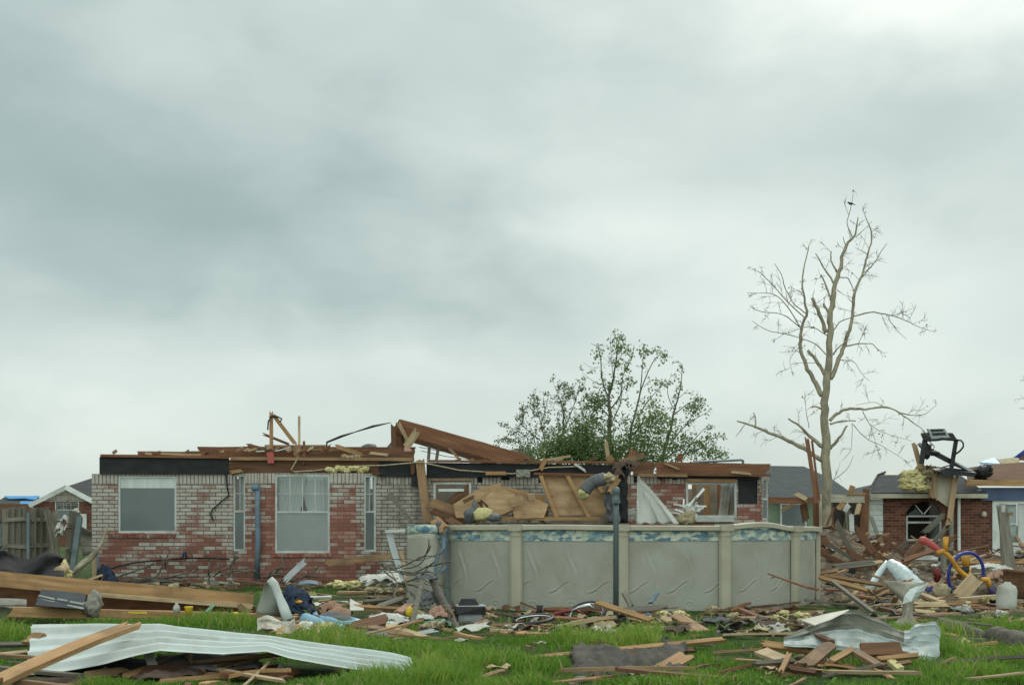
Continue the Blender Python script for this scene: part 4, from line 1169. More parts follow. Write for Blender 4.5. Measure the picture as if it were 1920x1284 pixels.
# hanging insulation and torn decking on the eave
frizz('insulation_clump', [(P(1713 + R.uniform(-10, 14), 895 + R.uniform(-8, 22), NY - .6 + R.uniform(-.15, .15)), (R.uniform(.1, .26), .13, R.uniform(.06, .13))) for i in range(14)], 'insul', 'big yellow insulation tuft hanging off the bungalow roof', 'insulation', amp=.7)
MB().prism([P(1757, 889, NY - .5), P(1786, 889, NY - .5), P(1783, 935, NY - .55), P(1777, 950, NY - .55), P(1754, 934, NY - .55)], V((0, .03, 0))).build('decking_sheet', m['cream'], None, 'cream torn decking sheet hanging over the arched window', 'decking')
frizz('debris_tangle', [(P(1735, 885, NY - .3), (.3, .2, .16)), (P(1752, 888, NY - .3), (.28, .2, .15)), (P(1728, 893, NY - .3), (.2, .2, .2))], 'tan', 'tan ragged tangle of torn decking under the treadmill', 'debris', amp=.7)
for (x0, y0, x1, y1, y, w_, mt, lab) in (
        (1713, 828, 1727, 882, -.5, .13, 'pale', 'sharp splintered stud pointing up left of the treadmill'),
        (1710, 892, 1730, 866, -.45, .12, 'wood', 'short broken board below the splintered stud on the bungalow roof'),
        (1752, 880, 1752, 938, -.6, .13, 'pale2', 'upright broken stud hanging left of the cream decking sheet'),
        (1738, 900, 1749, 936, -.6, .13, 'wood', 'slanting broken stud left of the upright hanging stud'),
        (1792, 888, 1779, 982, -.65, .16, 'pale2', 'long bright stud hanging over the right edge of the cream sheet'),
        (1774, 960, 1731, 1000, -.7, .16, 'gray', 'grey board leaning diagonally across the arched window'),
        (1783, 962, 1776, 986, -.6, .14, 'pale2', 'short bright stud end below the hanging cream sheet'),
        (1735, 888, 1742, 870, -.4, .12, 'brown', 'brown wedge of wood under the treadmill frame')):
    plank('broken_stud', P(x0, y0, NY + y), P(x1, y1, NY + y), w_, .06, m[mt], lab, 'board', 'broken studs on the bungalow roof edge', jag=1.0)
frizz('black_bag', [(P(1842, 884, NY - .2), (.26, .25, .20)), (P(1850, 878, NY - .2), (.14, .2, .14))], 'black', 'black crumpled bag on the bungalow roof right of the treadmill', 'bag', amp=.3)

# treadmill on the roof
TY = 36.9
tm = empty('treadmill', P(1780, 890, TY), 'black treadmill with grey console thrown onto the bungalow roof', 'treadmill')
def zz(x, y, d=0.0): return P(1580 + x / 5.647, 780 + y / 5.647, TY + d)
cb = MB().prism([zz(900, 135), zz(1080, 130), zz(1140, 228), zz(940, 240)], V((0, .12, .02)))
con = cb.build('console', m['greyp'], tm)
MB().prism([zz(930, 140, -.01), zz(1062, 137, -.01), zz(1070, 160, -.01), zz(938, 164, -.01)], V((0, .006, 0))).build('screen', m['black'], con)
MB().prism([zz(945, 178, -.01), zz(1085, 172, -.01), zz(1098, 200, -.01), zz(955, 206, -.01)], V((0, .006, 0))).build('keypad', m['black'], con)
MB().prism([zz(840, 178, .05), zz(905, 172, .05), zz(945, 240, .05), zz(870, 258, .05)], V((0, .14, .0))).build('console_housing', m['black'], tm)
MB().prism([zz(1110, 176, .05), zz(1165, 178, .05), zz(1212, 246, .05), zz(1138, 236, .05)], V((0, .14, 0))).build('console_housing', m['black'], tm)
MB().tube([zz(870, 255, .05), zz(1000, 250, .0), zz(1060, 240, 0), zz(1210, 252, .05)], .04, 8).build('crossbar', m['black'], tm)
MB().bar(zz(872, 255, .1), zz(832, 500, .1), .14, .07).build('upright', m['black'], tm)
MB().bar(zz(1200, 258, .1), zz(1148, 570, .1), .11, .07).build('upright', m['black'], tm)
MB().tube([zz(1205, 250, .05), zz(1255, 258, -.1), zz(1276, 285, -.2), zz(1277, 325, -.2), zz(1240, 370, -.1), zz(1180, 412, .05)], .026, 8).build('handrail', m['black'], tm)
dk = MB().prism([zz(850, 330, .2), zz(880, 310, .2), zz(1160, 460, .2), zz(1370, 575, .2), zz(1360, 600, .2), zz(1150, 515, .2), zz(900, 385, .2)], V((0, .55, .12))).build('deck', m['black'], tm)
MB().prism([zz(1165, 478, .17), zz(1200, 490, .17), zz(1372, 575, .17), zz(1340, 584, .17)], V((0, .02, .02))).build('belt', m['greyp'], dk)
MB().blob(zz(885, 370, .2), (.14, .14, .22), .35, 3, 2).blob(zz(960, 390, .2), (.16, .1, .07), .5, 3, 5).build('motor', m['black'], tm)
MB().tube([zz(920, 265, .1), zz(945, 300, .05), zz(925, 340, .1), zz(965, 350, .05), zz(970, 320, .1), zz(940, 290, .1)], .014, 5).build('cable', m['black'], tm)
MB().prism([zz(1010, 585, .0), zz(1150, 570, .0), zz(1420, 600, .0), zz(1400, 640, .0), zz(1180, 625, 0), zz(1100, 650, .0)], V((0, .5, .1))).build('base_frame', m['black'], tm)
MB().bar(zz(1030, 550, .1), zz(1150, 515, .1), .035, .04).build('brace', m['black'], tm)

# ------------------------------------------------------------------ wrecked carport between the houses
CY = 36.0
cp = empty('wrecked_carport', P(1580, 1060, CY), 'wrecked carport frame with cream beam left of the bungalow', 'carport')
plank('beam', P(1532, 934, CY), P(1622, 935, CY), .22, .09, m['cream'], parent=cp, jag=.1)
plank('beam_cap', P(1586, 926, CY - .05), P(1624, 926, CY - .05), .05, .1, m['orange'], parent=cp)
plank('post', P(1541, 1040, CY - .1), P(1541, 930, CY - .1), .13, .1, m['cream'], parent=cp, jag=.1)
plank('post', P(1533, 1045, CY + .1), P(1529, 930, CY + .1), .17, .1, m['brown'], parent=cp, jag=.1)
plank('post', P(1622, 1040, CY + .1), P(1624, 916, CY + .1), .16, .1, m['brown'], parent=cp, jag=.1)
MB().box(P(1536, 0, CY + 2.4).x, P(1630, 0, CY + 2.4).x, CY + 2.4, CY + 2.45, 0, 1.9).build('shade_backing', m['dark'], cp)  # dark panel added to stand in for the carport's shaded interior
for i, (x0, y0, x1, y1, mt, lab) in enumerate((
        (1553, 1030, 1549, 945, 'brown', 'dark upright board standing inside the wrecked carport, leftmost'), (1562, 1035, 1556, 942, 'redwood', 'reddish upright stud inside the wrecked carport'),
        (1577, 1030, 1592, 955, 'gray', 'grey leaning board in the middle of the wrecked carport'), (1596, 1045, 1588, 955, 'gray', 'pale grey board beside the white pipe in the carport'),
        (1600, 1060, 1596, 962, 'white', 'white pipe standing in the wrecked carport'), (1582, 960, 1593, 944, 'white', 'short white strip hung under the carport beam'),
        (1613, 1040, 1620, 950, 'redwood', 'red brown plank standing by the bungalow corner'), (1606, 965, 1612, 942, 'pale', 'pale board hung under the carport beam by the corner'),
        (1570, 955, 1585, 940, 'orange', 'orange board scrap under the carport beam'), (1615, 1060, 1628, 995, 'orange', 'orange plank leaning by the white lap siding'),
        (1562, 1052, 1604, 1014, 'orange', 'bright plank leaning up right inside the carport'), (1632, 965, 1662, 1050, 'dull', 'grey metal pipe leaning on the white lap siding'),
        (1608, 1030, 1660, 1046, 'gray', 'grey board lying below the white lap siding'), (1588, 1055, 1583, 1000, 'gray', 'short grey post in the carport rubble'))):
    plank('leaning_board', P(x0, y0, CY - .3 - .08 * i), P(x1, y1, CY - .3 - .08 * i), .13 if mt != 'dull' else .10, .05, m[mt], lab, 'board', 'boards leaning in the wrecked carport', jag=.4)
frizz('cloth_heap', [(P(1575, 1020, CY - .8), (.25, .2, .3)), (P(1565, 1030, CY - .8), (.2, .2, .3))], 'tan', 'tan rag heap inside the wrecked carport', 'cloth', amp=.5)
frizz('cloth_heap', [(P(1548, 1050, CY - 1.5), (.4, .3, .35)), (P(1560, 1070, CY - 2.5), (.5, .3, .35)), (P(1545, 1075, CY - 2.5), (.4, .3, .4))], 'brownrag', 'brown bedding heap at the right end of the pool', 'cloth', amp=.5)
frizz('tarp_piece', [(P(1552, 1032, CY - 1.6), (.4, .2, .10))], 'duct', 'dark grey cover on the brown bedding heap', 'tarp', amp=.4)

# ------------------------------------------------------------------ houses far behind
def far_house(name, Y, ez, label, walls, roofs, extra=()):
    h = empty(name, P(walls[0][0], HZ, Y) * 1.0 - V((0, 0, EYE)), label, 'house')
    for (x0, x1, mt) in walls:
        MB().box(P(x0, 0, Y).x, P(x1, 0, Y).x, Y, Y + 6, 0, ez).build('wall', m[mt], h)
    for pts, mt in roofs:
        MB().prism([P(a, b, Y + d) for a, b, d in pts], V((0, .1, .06))).build('roof', m[mt], h)
    return h
# dark roofed house behind the bare tree
h = far_house('far_house', 60, 2.55, 'green house with dark hip roof behind the bare tree', [(1380, 1600, 'greenwall')],
              [([(1370, 934, -.5), (1610, 934, -.5), (1560, 899, 4), (1508, 876, 6), (1400, 874, 6)], 'shing2')])
MB().box(P(1464, 0, 60).x, P(1508, 0, 60).x, 59.9, 59.97, EYE - .2, EYE + (982 - 946) / 40).build('window', m['screen'], h)
wf_ = MB()
for x0, x1 in ((1462, 1465), (1508, 1511)): wf_.box(P(x0, 0, 60).x, P(x1, 0, 60).x, 59.85, 59.99, EYE - .2, EYE + 36 / 40)
wf_.box(P(1462, 0, 60).x, P(1511, 0, 60).x, 59.86, 59.98, EYE + 36 / 40, EYE + 39 / 40).build('window_frame', m['white'], h)
plank('porch_beam', P(1442, 938, 58), P(1532, 938, 58), .3, .2, m['redwood'], parent=h, jag=.1)
plank('porch_rafter', P(1463, 957, 58.5), P(1488, 945, 58.5), .15, .1, m['pale'], parent=h)
plank('porch_post', P(1512, 978, 58.5), P(1505, 940, 58.5), .3, .2, m['brown'], parent=h)
plank('porch_board', P(1490, 924, 58), P(1516, 938, 57.8), .2, .1, m['pale'], parent=h)
h = far_house('far_house', 64, 2.4, 'low grey roofed house between the bare tree and the bungalow', [(1585, 1700, 'brown')],
              [([(1560, 935, -.5), (1720, 935, -.5), (1700, 903, 4), (1660, 905, 4), (1600, 918, 3)], 'shing2')])
plank('loose_rafter', P(1594, 925, 50), P(1600, 908, 50), .2, .1, m['orange'], 'orange rafter stub standing beside the bare tree', 'board')
# red brick house with a white-trimmed gable on the left
LY = 80.0
lz = lambda p: EYE + (HZ - p) * LY / F
lh = empty('gabled_house', P(118, HZ, LY) - V((0, 0, EYE)), 'red brick house with white-trimmed gable beyond the fence', 'house')
gl = lambda p: P(p, 0, LY).x
wall(MB(), frame((0, LY, 0), 0), gl(62), gl(178), 0, lz(940), 0, .15, [(gl(103), gl(148), lz(975), lz(935.9))]).build('wall', m['darkb'], lh)
MB().prism([V((gl(62), LY, lz(940) + .002)), V((gl(178), LY, lz(940) + .002)), V((gl(124), LY, lz(914)))], V((0, .15, 0))).build('gable', m['bay'], lh)
plank('rake_trim', P(55, 948, LY - .3), P(125, 913, LY - .3), .28, .12, m['white'], parent=lh, jag=0)
plank('rake_trim', P(123, 913, LY - .31), P(176, 941, LY - .31), .28, .12, m['white'], parent=lh, jag=0)
MB().box(gl(64), gl(215), LY + .16, LY + 8, 0, lz(944)).build('side_wing', m['darkb'], lh)
MB().prism([P(122, 914, LY - .2), P(180, 944, LY - .2), P(240, 915, LY + 8), P(185, 893, LY + 8), P(140, 913, LY + 6)], V((0, .1, .06))).build('roof', m['shing'], lh)
window(lh, frame((0, LY, 0), 0), gl(103), gl(148), lz(975), lz(936), split=.5, cols=3, rows=2, curtain=True, fw=.06)
MB().box(gl(58), gl(63), LY - .08, LY - .02, 0, lz(946)).build('corner_board', m['white'], lh)
MB().box(gl(151), gl(163), LY - .1, LY - .03, lz(995), lz(963)).build('panel', m['white'], lh)
h = far_house('far_house', 130, 3.4, 'distant house with blue tarps on its dark roof', [(-20, 62, 'brown')], [([(-30, 955, 0), (80, 955, 0), (72, 930, 6), (10, 931, 6)], 'shing2')])
MB().prism([P(8, 931, 135), P(74, 931, 135), P(66, 937, 134), P(45, 934, 134), P(18, 935, 134)], V((0, .1, .1))).build('roof_tarp', m['bluetarp'], h)
MB().prism([P(38, 941, 133), P(60, 941, 133), P(56, 946, 132), P(36, 946, 132)], V((0, .1, .1))).build('roof_tarp', m['bluetarp'], h)
h = far_house('far_house', 62, 2.4, 'brown shingled house roof glimpsed past the sloping rafter', [(890, 1010, 'brown')], [([(880, 872, 0), (1015, 872, 0), (985, 843, 4), (968, 842, 4)], 'shing3')])
MB().prism([P(880, 871, 61), P(905, 852, 62), P(940, 868, 61)], V((0, .1, .1))).build('gable', m['gray'], h)

# ------------------------------------------------------------------ trees
def smooth_path(pts, rads, k=4):
    """Catmull-Rom through points"""
    out, ro = [], []
    n = len(pts)
    for i in range(n - 1):
        p0, p1, p2, p3 = pts[max(i - 1, 0)], pts[i], pts[i + 1], pts[min(i + 2, n - 1)]
        for j in range(k):
            t_ = j / k
            out.append(.5 * ((2 * p1) + (p2 - p0) * t_ + (2 * p0 - 5 * p1 + 4 * p2 - p3) * t_ * t_ + (3 * p1 - p0 - 3 * p2 + p3) * t_ ** 3))
            ro.append(rads[i] + (rads[i + 1] - rads[i]) * t_)
    out.append(pts[-1])
    ro.append(rads[-1])
    return out, ro


class Leaves:
    def __init__(s):
        s.v, s.f, s.c = [], [], []

    def leaf(s, p, size, r, shade=None):
        d = V((r.gauss(0, 1), r.gauss(0, 1), r.gauss(0, 1) - .3)).normalized()
        w = d.orthogonal().normalized()
        w.rotate(Matrix.Rotation(r.uniform(0, 6.28), 3, d))
        k = len(s.v)
        s.v += [p, p + d * size * .5 + w * size * .32, p + d * size, p + d * size * .5 - w * size * .32]
        s.f.append((k, k + 1, k + 2, k + 3))
        c = r.random() if shade is None else min(1, max(0, shade + r.uniform(-.25, .25)))
        s.c += [c] * 4

    def build(s, name, mat, parent, origin):
        me = bpy.data.meshes.new(name)
        me.from_pydata([tuple(v - origin) for v in s.v], [], s.f)
        a = me.attributes.new('rnd', 'FLOAT', 'POINT')
        a.data.foreach_set('value', s.c)
        me.materials.append(mat)
        o = bpy.data.objects.new(name, me)
        COL.objects.link(o)
        o.parent = parent
        o.location = origin - WL[parent]
        WL[o] = origin
        return o


def make_tree(name, label, cat, base, limbs, Y, zf, mat, leafm, seed, twig=.5, leaf=.07, dens=10, tw_n=3.0, depth=.5, clumps=(), group=None, sub=2):
    r = random.Random(seed)
    root = empty(name, base, label, cat, group)
    tb, cb, lv = MB(), MB(), Leaves()
    for li, (pts, r0, r1) in enumerate(limbs):
        px0 = zf(*pts[0])[0]
        dk = r.uniform(-1, 1) * depth
        wp = []
        for (x, y) in pts:
            px, py = zf(x, y)
            wp.append(P(px, py, Y + (px - px0) * dk * Y / F if li else Y))
        n = len(wp)
        if dens < 3: r0, r1 = r0 * .82, r1 * .8
        if leafm and dens > 5: r0, r1 = r0 * .62, r1 * .7
        rr = [r0 + (r1 - r0) * (i / (n - 1)) for i in range(n)]
        sp, sr = smooth_path(wp, rr)
        sp = [p + V((r.uniform(-1, 1), r.uniform(-1, 1), r.uniform(-1, 1))) * min(.03, sr[i] * .35) if 0 < i < len(sp) - 1 else p for i, p in enumerate(sp)]
        tb.tube(sp, sr, 8 if r0 > .05 else 5)
        # twigs
        for i in range(1, len(sp)):
            s_l = (sp[i] - sp[i - 1]).length
            th = sr[i]
            if th > .06 and dens < 3: continue
            k = s_l * tw_n * (1.0 if i > len(sp) * .3 else .4)
            k = int(k) + (r.random() < k % 1)
            for _ in range(k):
                d = (sp[i] - sp[i - 1]).normalized()
                side = d.orthogonal()
                side.rotate(Matrix.Rotation(r.uniform(0, 6.28), 3, d))
                dirn = (d * r.uniform(.3, 1.1) + side + V((0, 0, r.uniform(-.15, .5)))).normalized()
                L_ = twig * r.uniform(.4, 1.3) * (1 - .5 * i / len(sp))
                q = [sp[i]]
                for s_ in range(4):
                    dirn = (dirn + V((r.gauss(0, .13), r.gauss(0, .13), r.gauss(0, .13)))).normalized()
                    q.append(q[-1] + dirn * L_ / 4)
                cb.tube(q, [min(th * .7, .009), .007, .0055, .0045, .0035], 3, cap=False)
                for _ in range(sub):
                    b_ = r.randint(1, 3)
                    d2 = (dirn + V((r.gauss(0, .7), r.gauss(0, .7), r.gauss(0, .6)))).normalized()
                    q2 = [q[b_], q[b_] + d2 * L_ * .3, q[b_] + d2 * L_ * .5 + V((0, 0, r.uniform(-.1, .05)))]
                    cb.tube(q2, [.006, .0045, .0035], 3, cap=False)
                    if dens:
                        for _ in range(int(dens * .5)): lv.leaf(q2[2].lerp(q2[0], r.uniform(0, .9)) + V((r.gauss(0, .04), r.gauss(0, .04), r.gauss(0, .04))), leaf * r.uniform(.6, 1.3), r)
                if dens:
                    kk = dens * r.random()
                    kk = int(kk) + (r.random() < kk % 1)
                    sh = r.uniform(.1, .9)
                    for _ in range(kk): lv.leaf(q[r.randint(1, 4)] + V((r.gauss(0, .05), r.gauss(0, .05), r.gauss(0, .05))), leaf * r.uniform(.6, 1.3), r, sh)
    for (x, y, rad, n_, sh) in clumps:
        px, py = zf(x, y)
        c = P(px, py, Y + r.uniform(-.5, .5))
        for _ in range(int(n_ * ((2.0 if name == 'shrub' else 1.15) if rad > .42 else .8))):
            o = V((r.gauss(0, 1), r.gauss(0, 1), r.gauss(0, .8)))
            o *= rad * r.uniform(.3, 1) / max(o.length, .5)
            o *= 1 + .5 * mnoise.noise(o * 2.5 + c)
            lv.leaf(c + o, leaf * r.uniform(.7, 1.4), r, sh + .3 * mnoise.noise((c + o) * 2.2))
    if dens < 3: tb.rough(.02, 6.0)
    tb.build('trunk', m[mat], root, smooth=True)
    if cb.v: cb.build('crown', m[mat], root)
    if lv.v: lv.build('foliage', m[leafm], root, V(base) + V((0, 0, 2)))
    return root


zb = lambda x, y: (1360 + x / 2.293, 340 + y / 2.293)
bl = [
    ([(436, 1640), (435, 1284), (430, 1100), (425, 950), (440, 830), (448, 650), (455, 560), (470, 460), (490, 390), (505, 310), (530, 260), (558, 228), (570, 155)], .165, .018),
    ([(415, 920), (380, 850), (345, 790), (322, 700), (330, 630), (350, 560), (335, 480), (335, 390), (360, 275)], .085, .014),
    ([(350, 570), (290, 520), (255, 450), (240, 400), (210, 350)], .022, .01), ([(330, 640), (280, 560), (220, 490), (140, 480), (95, 480)], .022, .008),
    ([(345, 590), (270, 520), (170, 410), (125, 380)], .022, .008), ([(325, 630), (240, 570), (150, 560), (110, 540)], .02, .008),
    ([(430, 745), (390, 700), (280, 660), (180, 640), (115, 600)], .022, .008), ([(440, 665), (380, 630), (330, 628)], .02, .012),
    ([(450, 850), (490, 760), (520, 680), (545, 590), (555, 480), (585, 410), (605, 340), (630, 240), (610, 170), (590, 120)], .075, .01),
    ([(590, 410), (640, 350), (695, 265)], .022, .012), ([(550, 580), (620, 565), (690, 570), (780, 600), (830, 625), (890, 645)], .028, .006),
    ([(700, 590), (740, 640), (780, 680)], .014, .006), ([(700, 580), (760, 565), (805, 545)], .014, .007), ([(510, 710), (570, 700), (630, 700), (660, 730)], .028, .012),
    ([(490, 415), (530, 420), (555, 480)], .025, .016), ([(465, 745), (490, 710), (520, 690)], .03, .022), ([(465, 640), (500, 600), (550, 585)], .022, .015),
    ([(545, 240), (525, 180), (540, 110), (550, 50)], .02, .007), ([(560, 240), (600, 205), (630, 170)], .016, .007),
    ([(435, 650), (405, 570), (375, 500)], .075, .055), ([(428, 830), (390, 770), (355, 728)], .065, .05), ([(445, 570), (420, 525)], .05, .035),
    ([(452, 510), (435, 450), (412, 400)], .035, .02), ([(470, 445), (430, 380), (388, 310)], .035, .016), ([(480, 390), (455, 340), (455, 300)], .035, .016), ([(520, 280), (505, 240)], .02, .01),
    ([(420, 1200), (340, 1150), (250, 1105), (170, 1070), (100, 1045), (50, 1030)], .085, .02), ([(130, 1055), (130, 1020), (120, 993)], .03, .015), ([(90, 1040), (60, 1075)], .012, .006),
    ([(420, 1140), (360, 1095), (320, 1050), (270, 1020)], .07, .025),
    ([(450, 1030), (480, 1000), (520, 980), (600, 978), (690, 972), (740, 990), (800, 1030), (860, 1080)], .06, .012), ([(740, 990), (800, 1005), (860, 1000), (905, 960)], .02, .008), ([(690, 970), (640, 950), (560, 960)], .012, .006),
    ([(450, 1045), (500, 1030), (560, 1028)], .035, .02), ([(450, 1150), (490, 1100), (525, 1050)], .06, .035), ([(415, 978), (390, 968), (365, 970)], .035, .02),
    ([(590, 985), (620, 1040), (680, 1080), (800, 1115)], .015, .006), ([(545, 1040), (600, 1100), (680, 1140), (790, 1210)], .015, .006), ([(545, 1040), (540, 1150), (500, 1200)], .01, .006),
    ([(455, 1290), (520, 1240), (550, 1180)], .016, .006), ([(620, 1040), (650, 1130), (665, 1200)], .01, .005), ([(330, 700), (280, 760), (290, 830)], .012, .005), ([(570, 700), (600, 640), (600, 620)], .012, .005),
    ([(490, 770), (550, 775), (590, 830), (620, 860)], .014, .005), ([(360, 1060), (345, 960), (340, 900)], .012, .005), ([(415, 790), (390, 780), (300, 780)], .02, .006), ([(550, 605), (590, 620), (600, 680)], .012, .005),
]
BY = 34.5
bt = make_tree('bare_tree', 'tall bare storm-stripped tree with snapped branches', 'tree', P(1550, HZ, BY) - V((0, 0, EYE)), bl, BY, zb, 'bark', 'leaf2', 5, twig=.62, leaf=.06, dens=1.8, tw_n=3.3, depth=.6, sub=4)
# bird at the tip
bp = P(1595.5, 382, BY)
bd = MB().blob(bp, (.065, .035, .035), .05, 1, 1, 2).blob(bp + V((-.06, 0, .03)), (.028, .025, .025), .02, 1, 2, 2)
bd.tube([bp + V((-.08, 0, .03)), bp + V((-.11, 0, .022))], [.012, .002], 5).bar(bp + V((.045, 0, -.01)), bp + V((.12, 0, -.035)), .03, .012, (0, 0, 1))
bd.tube([bp + V((0, .01, -.025)), bp + V((.01, .01, -.06))], .005, 4)
bd.build('bird', m['black'], None, 'small dark bird perched near the tip of the bare tree', 'bird', smooth=True)
for (x0, y0, x1, y1, w_, lab) in ((350, 1100, 395, 1300, .10, 'long reddish board leaning on the bare trunk, left one'), (372, 1110, 405, 1284, .05, 'thin reddish lath leaning on the bare trunk, right one')):
    a, b = zb(x0, y0), zb(x1, y1)
    plank('leaning_board', P(a[0], a[1], BY - .35), P(b[0], b[1] + 40, BY - .6), w_, .05, m['redwood'], lab, 'board', jag=.9)
zl = lambda x, y: (900 + x / 3.84, 600 + y / 3.84)
GR = 'leafy storm-thinned trees behind the house'
LT = 45.0
make_tree('leafy_tree', 'tall sparse leafy tree with clumped tops, middle of the group behind the house', 'tree', P(1147, HZ, LT) - V((0, 0, EYE)), [
    ([(955, 1440), (955, 960), (935, 860), (935, 640), (925, 560), (960, 420), (985, 250), (1010, 100)], .16, .012), ([(925, 560), (880, 430), (870, 300), (850, 200), (800, 170)], .05, .01),
    ([(940, 640), (1010, 540), (1030, 400), (1090, 280), (1110, 180)], .045, .01), ([(940, 700), (880, 640), (840, 560)], .05, .012), ([(870, 470), (800, 430), (740, 380)], .02, .006), ([(860, 340), (800, 340), (740, 300)], .015, .005),
    ([(960, 720), (1010, 600), (1030, 500), (1100, 420)], .04, .012), ([(940, 900), (860, 780), (780, 640)], .05, .012), ([(960, 430), (940, 200), (940, 110)], .02, .006), ([(985, 300), (1060, 200), (1090, 170)], .02, .008)],
    LT, zl, 'dbark', 'leaf', 21, twig=.5, leaf=.095, dens=9, tw_n=3.4, clumps=[(1010, 130, .3, 60, .5), (1020, 330, .35, 90, .45), (980, 190, .35, 70, .55), (1060, 440, .32, 80, .4), (850, 260, .3, 60, .5), (870, 560, .6, 300, .25), (940, 470, .2, 50, .3), (810, 620, .5, 200, .25), (920, 740, .6, 220, .2), (800, 730, .5, 160, .3), (1060, 220, .3, 60, .5)], group=GR)
make_tree('leafy_tree', 'forked thin leafy tree right of the tall middle tree behind the house', 'tree', P(1180, HZ, LT - .7) - V((0, 0, EYE)), [
    ([(1075, 1440), (1080, 850), (1110, 700), (1150, 530), (1165, 400), (1180, 180)], .09, .01), ([(1150, 530), (1210, 370), (1270, 270), (1330, 240)], .04, .01), ([(1150, 680), (1220, 570), (1310, 470)], .04, .01),
    ([(1080, 850), (1180, 740), (1290, 700)], .04, .01), ([(1085, 900), (1040, 760), (1020, 660)], .03, .01), ([(1180, 480), (1240, 430), (1320, 440)], .02, .008)],
    LT - .7, zl, 'dbark', 'leaf', 22, twig=.5, leaf=.095, dens=6, tw_n=2.8, clumps=[(1320, 260, .3, 80, .55), (1190, 230, .25, 60, .5), (1270, 220, .25, 50, .5), (1190, 720, .8, 330, .45), (1270, 760, .8, 330, .4), (1150, 830, .8, 330, .35), (1270, 700, .5, 160, .5), (1110, 920, .8, 320, .25), (1280, 480, .3, 60, .5)], group=GR)
make_tree('leafy_tree', 'broad leaning leafy tree at the right end of the group behind the house', 'tree', P(1243, HZ, LT + .8) - V((0, 0, EYE)), [
    ([(1300, 1440), (1320, 1000), (1370, 800), (1400, 650), (1440, 500), (1460, 320)], .12, .01), ([(1400, 680), (1500, 600), (1600, 560)], .04, .01), ([(1360, 900), (1480, 760), (1640, 660)], .05, .01), ([(1400, 650), (1350, 520), (1380, 380)], .03, .008),
    ([(1310, 1010), (1500, 900), (1740, 840)], .05, .008), ([(1400, 1000), (1600, 920), (1760, 960)], .04, .01), ([(1370, 830), (1290, 700), (1260, 600)], .03, .008), ([(1430, 560), (1500, 500)], .02, .008), ([(1480, 760), (1560, 640)], .03, .01), ([(1420, 1020), (1560, 840), (1640, 760)], .04, .01)],
    LT + .8, zl, 'dbark', 'leaf', 23, twig=.55, leaf=.095, dens=8, tw_n=3.8, clumps=[(1400, 850, .8, 240, .4), (1470, 930, .8, 240, .35), (1580, 960, .7, 200, .4), (1680, 970, .5, 140, .5), (1520, 640, .4, 90, .5), (1560, 600, .35, 80, .5), (1330, 900, .8, 240, .3), (1750, 960, .3, 70, .5), (1640, 880, .5, 110, .5)], group=GR)
make_tree('leafy_tree', 'olive feathery tree at the left end of the group behind the house', 'tree', P(1042, HZ, LT + 1.5) - V((0, 0, EYE)), [
    ([(545, 1440), (560, 960), (600, 800), (590, 620), (530, 460)], .10, .008), ([(600, 800), (680, 600), (720, 450)], .04, .008), ([(500, 1200), (480, 960), (440, 750), (380, 540)], .07, .008), ([(480, 900), (300, 750), (290, 640)], .035, .008),
    ([(560, 950), (680, 830), (760, 680)], .04, .01), ([(490, 1010), (330, 920), (200, 850), (120, 920)], .04, .006), ([(480, 980), (280, 800), (160, 770)], .035, .006), ([(590, 640), (640, 520), (620, 450)], .03, .008), ([(440, 760), (480, 600), (500, 520)], .03, .008), ([(560, 860), (700, 700), (800, 560)], .03, .008), ([(480, 1000), (380, 960), (280, 960)], .03, .008)],
    LT + 1.5, zl, 'dbark', 'leaf2', 24, twig=.65, leaf=.085, dens=14, tw_n=6.5, clumps=[(420, 780, .6, 90, .5), (520, 690, .6, 90, .5), (380, 600, .4, 60, .5), (620, 520, .4, 60, .5), (320, 900, .6, 120, .4), (230, 930, .4, 60, .5)], group=GR)
make_tree('shrub', 'dense dark green bush at the foot of the olive tree', 'bush', P(1080, HZ, LT - 1.6) - V((0, 0, EYE)), [
    ([(690, 1440), (680, 1000), (640, 870)], .08, .012), ([(690, 1300), (780, 960), (760, 780)], .06, .012), ([(680, 1200), (580, 960)], .05, .012), ([(700, 1200), (880, 960)], .05, .012)],
    LT - 1.6, zl, 'dbark', 'leaf', 25, twig=.4, leaf=.09, dens=6, tw_n=3, clumps=[(620, 920, .95, 800, .15), (720, 920, 1.0, 900, .18), (820, 960, 1.0, 800, .2), (560, 970, .8, 500, .15), (740, 790, .45, 200, .2), (900, 960, .9, 500, .2), (1000, 980, .9, 450, .15), (400, 990, .8, 300, .3), (1120, 990, .9, 400, .15), (1230, 990, .9, 400, .2)])
make_tree('twiggy_tree', 'thin twig tree cut off by the right photo edge', 'tree', P(1950, HZ, 50) - V((0, 0, EYE)), [
    ([(1950, 990), (1945, 850), (1935, 760), (1918, 705)], .07, .008), ([(1940, 800), (1960, 700), (1950, 620)], .03, .006), ([(1936, 770), (1915, 740)], .015, .005)], 50, lambda x, y: (x, y), 'dbark', 'leaf2', 27, twig=.5, leaf=.06, dens=.8, tw_n=1.6)

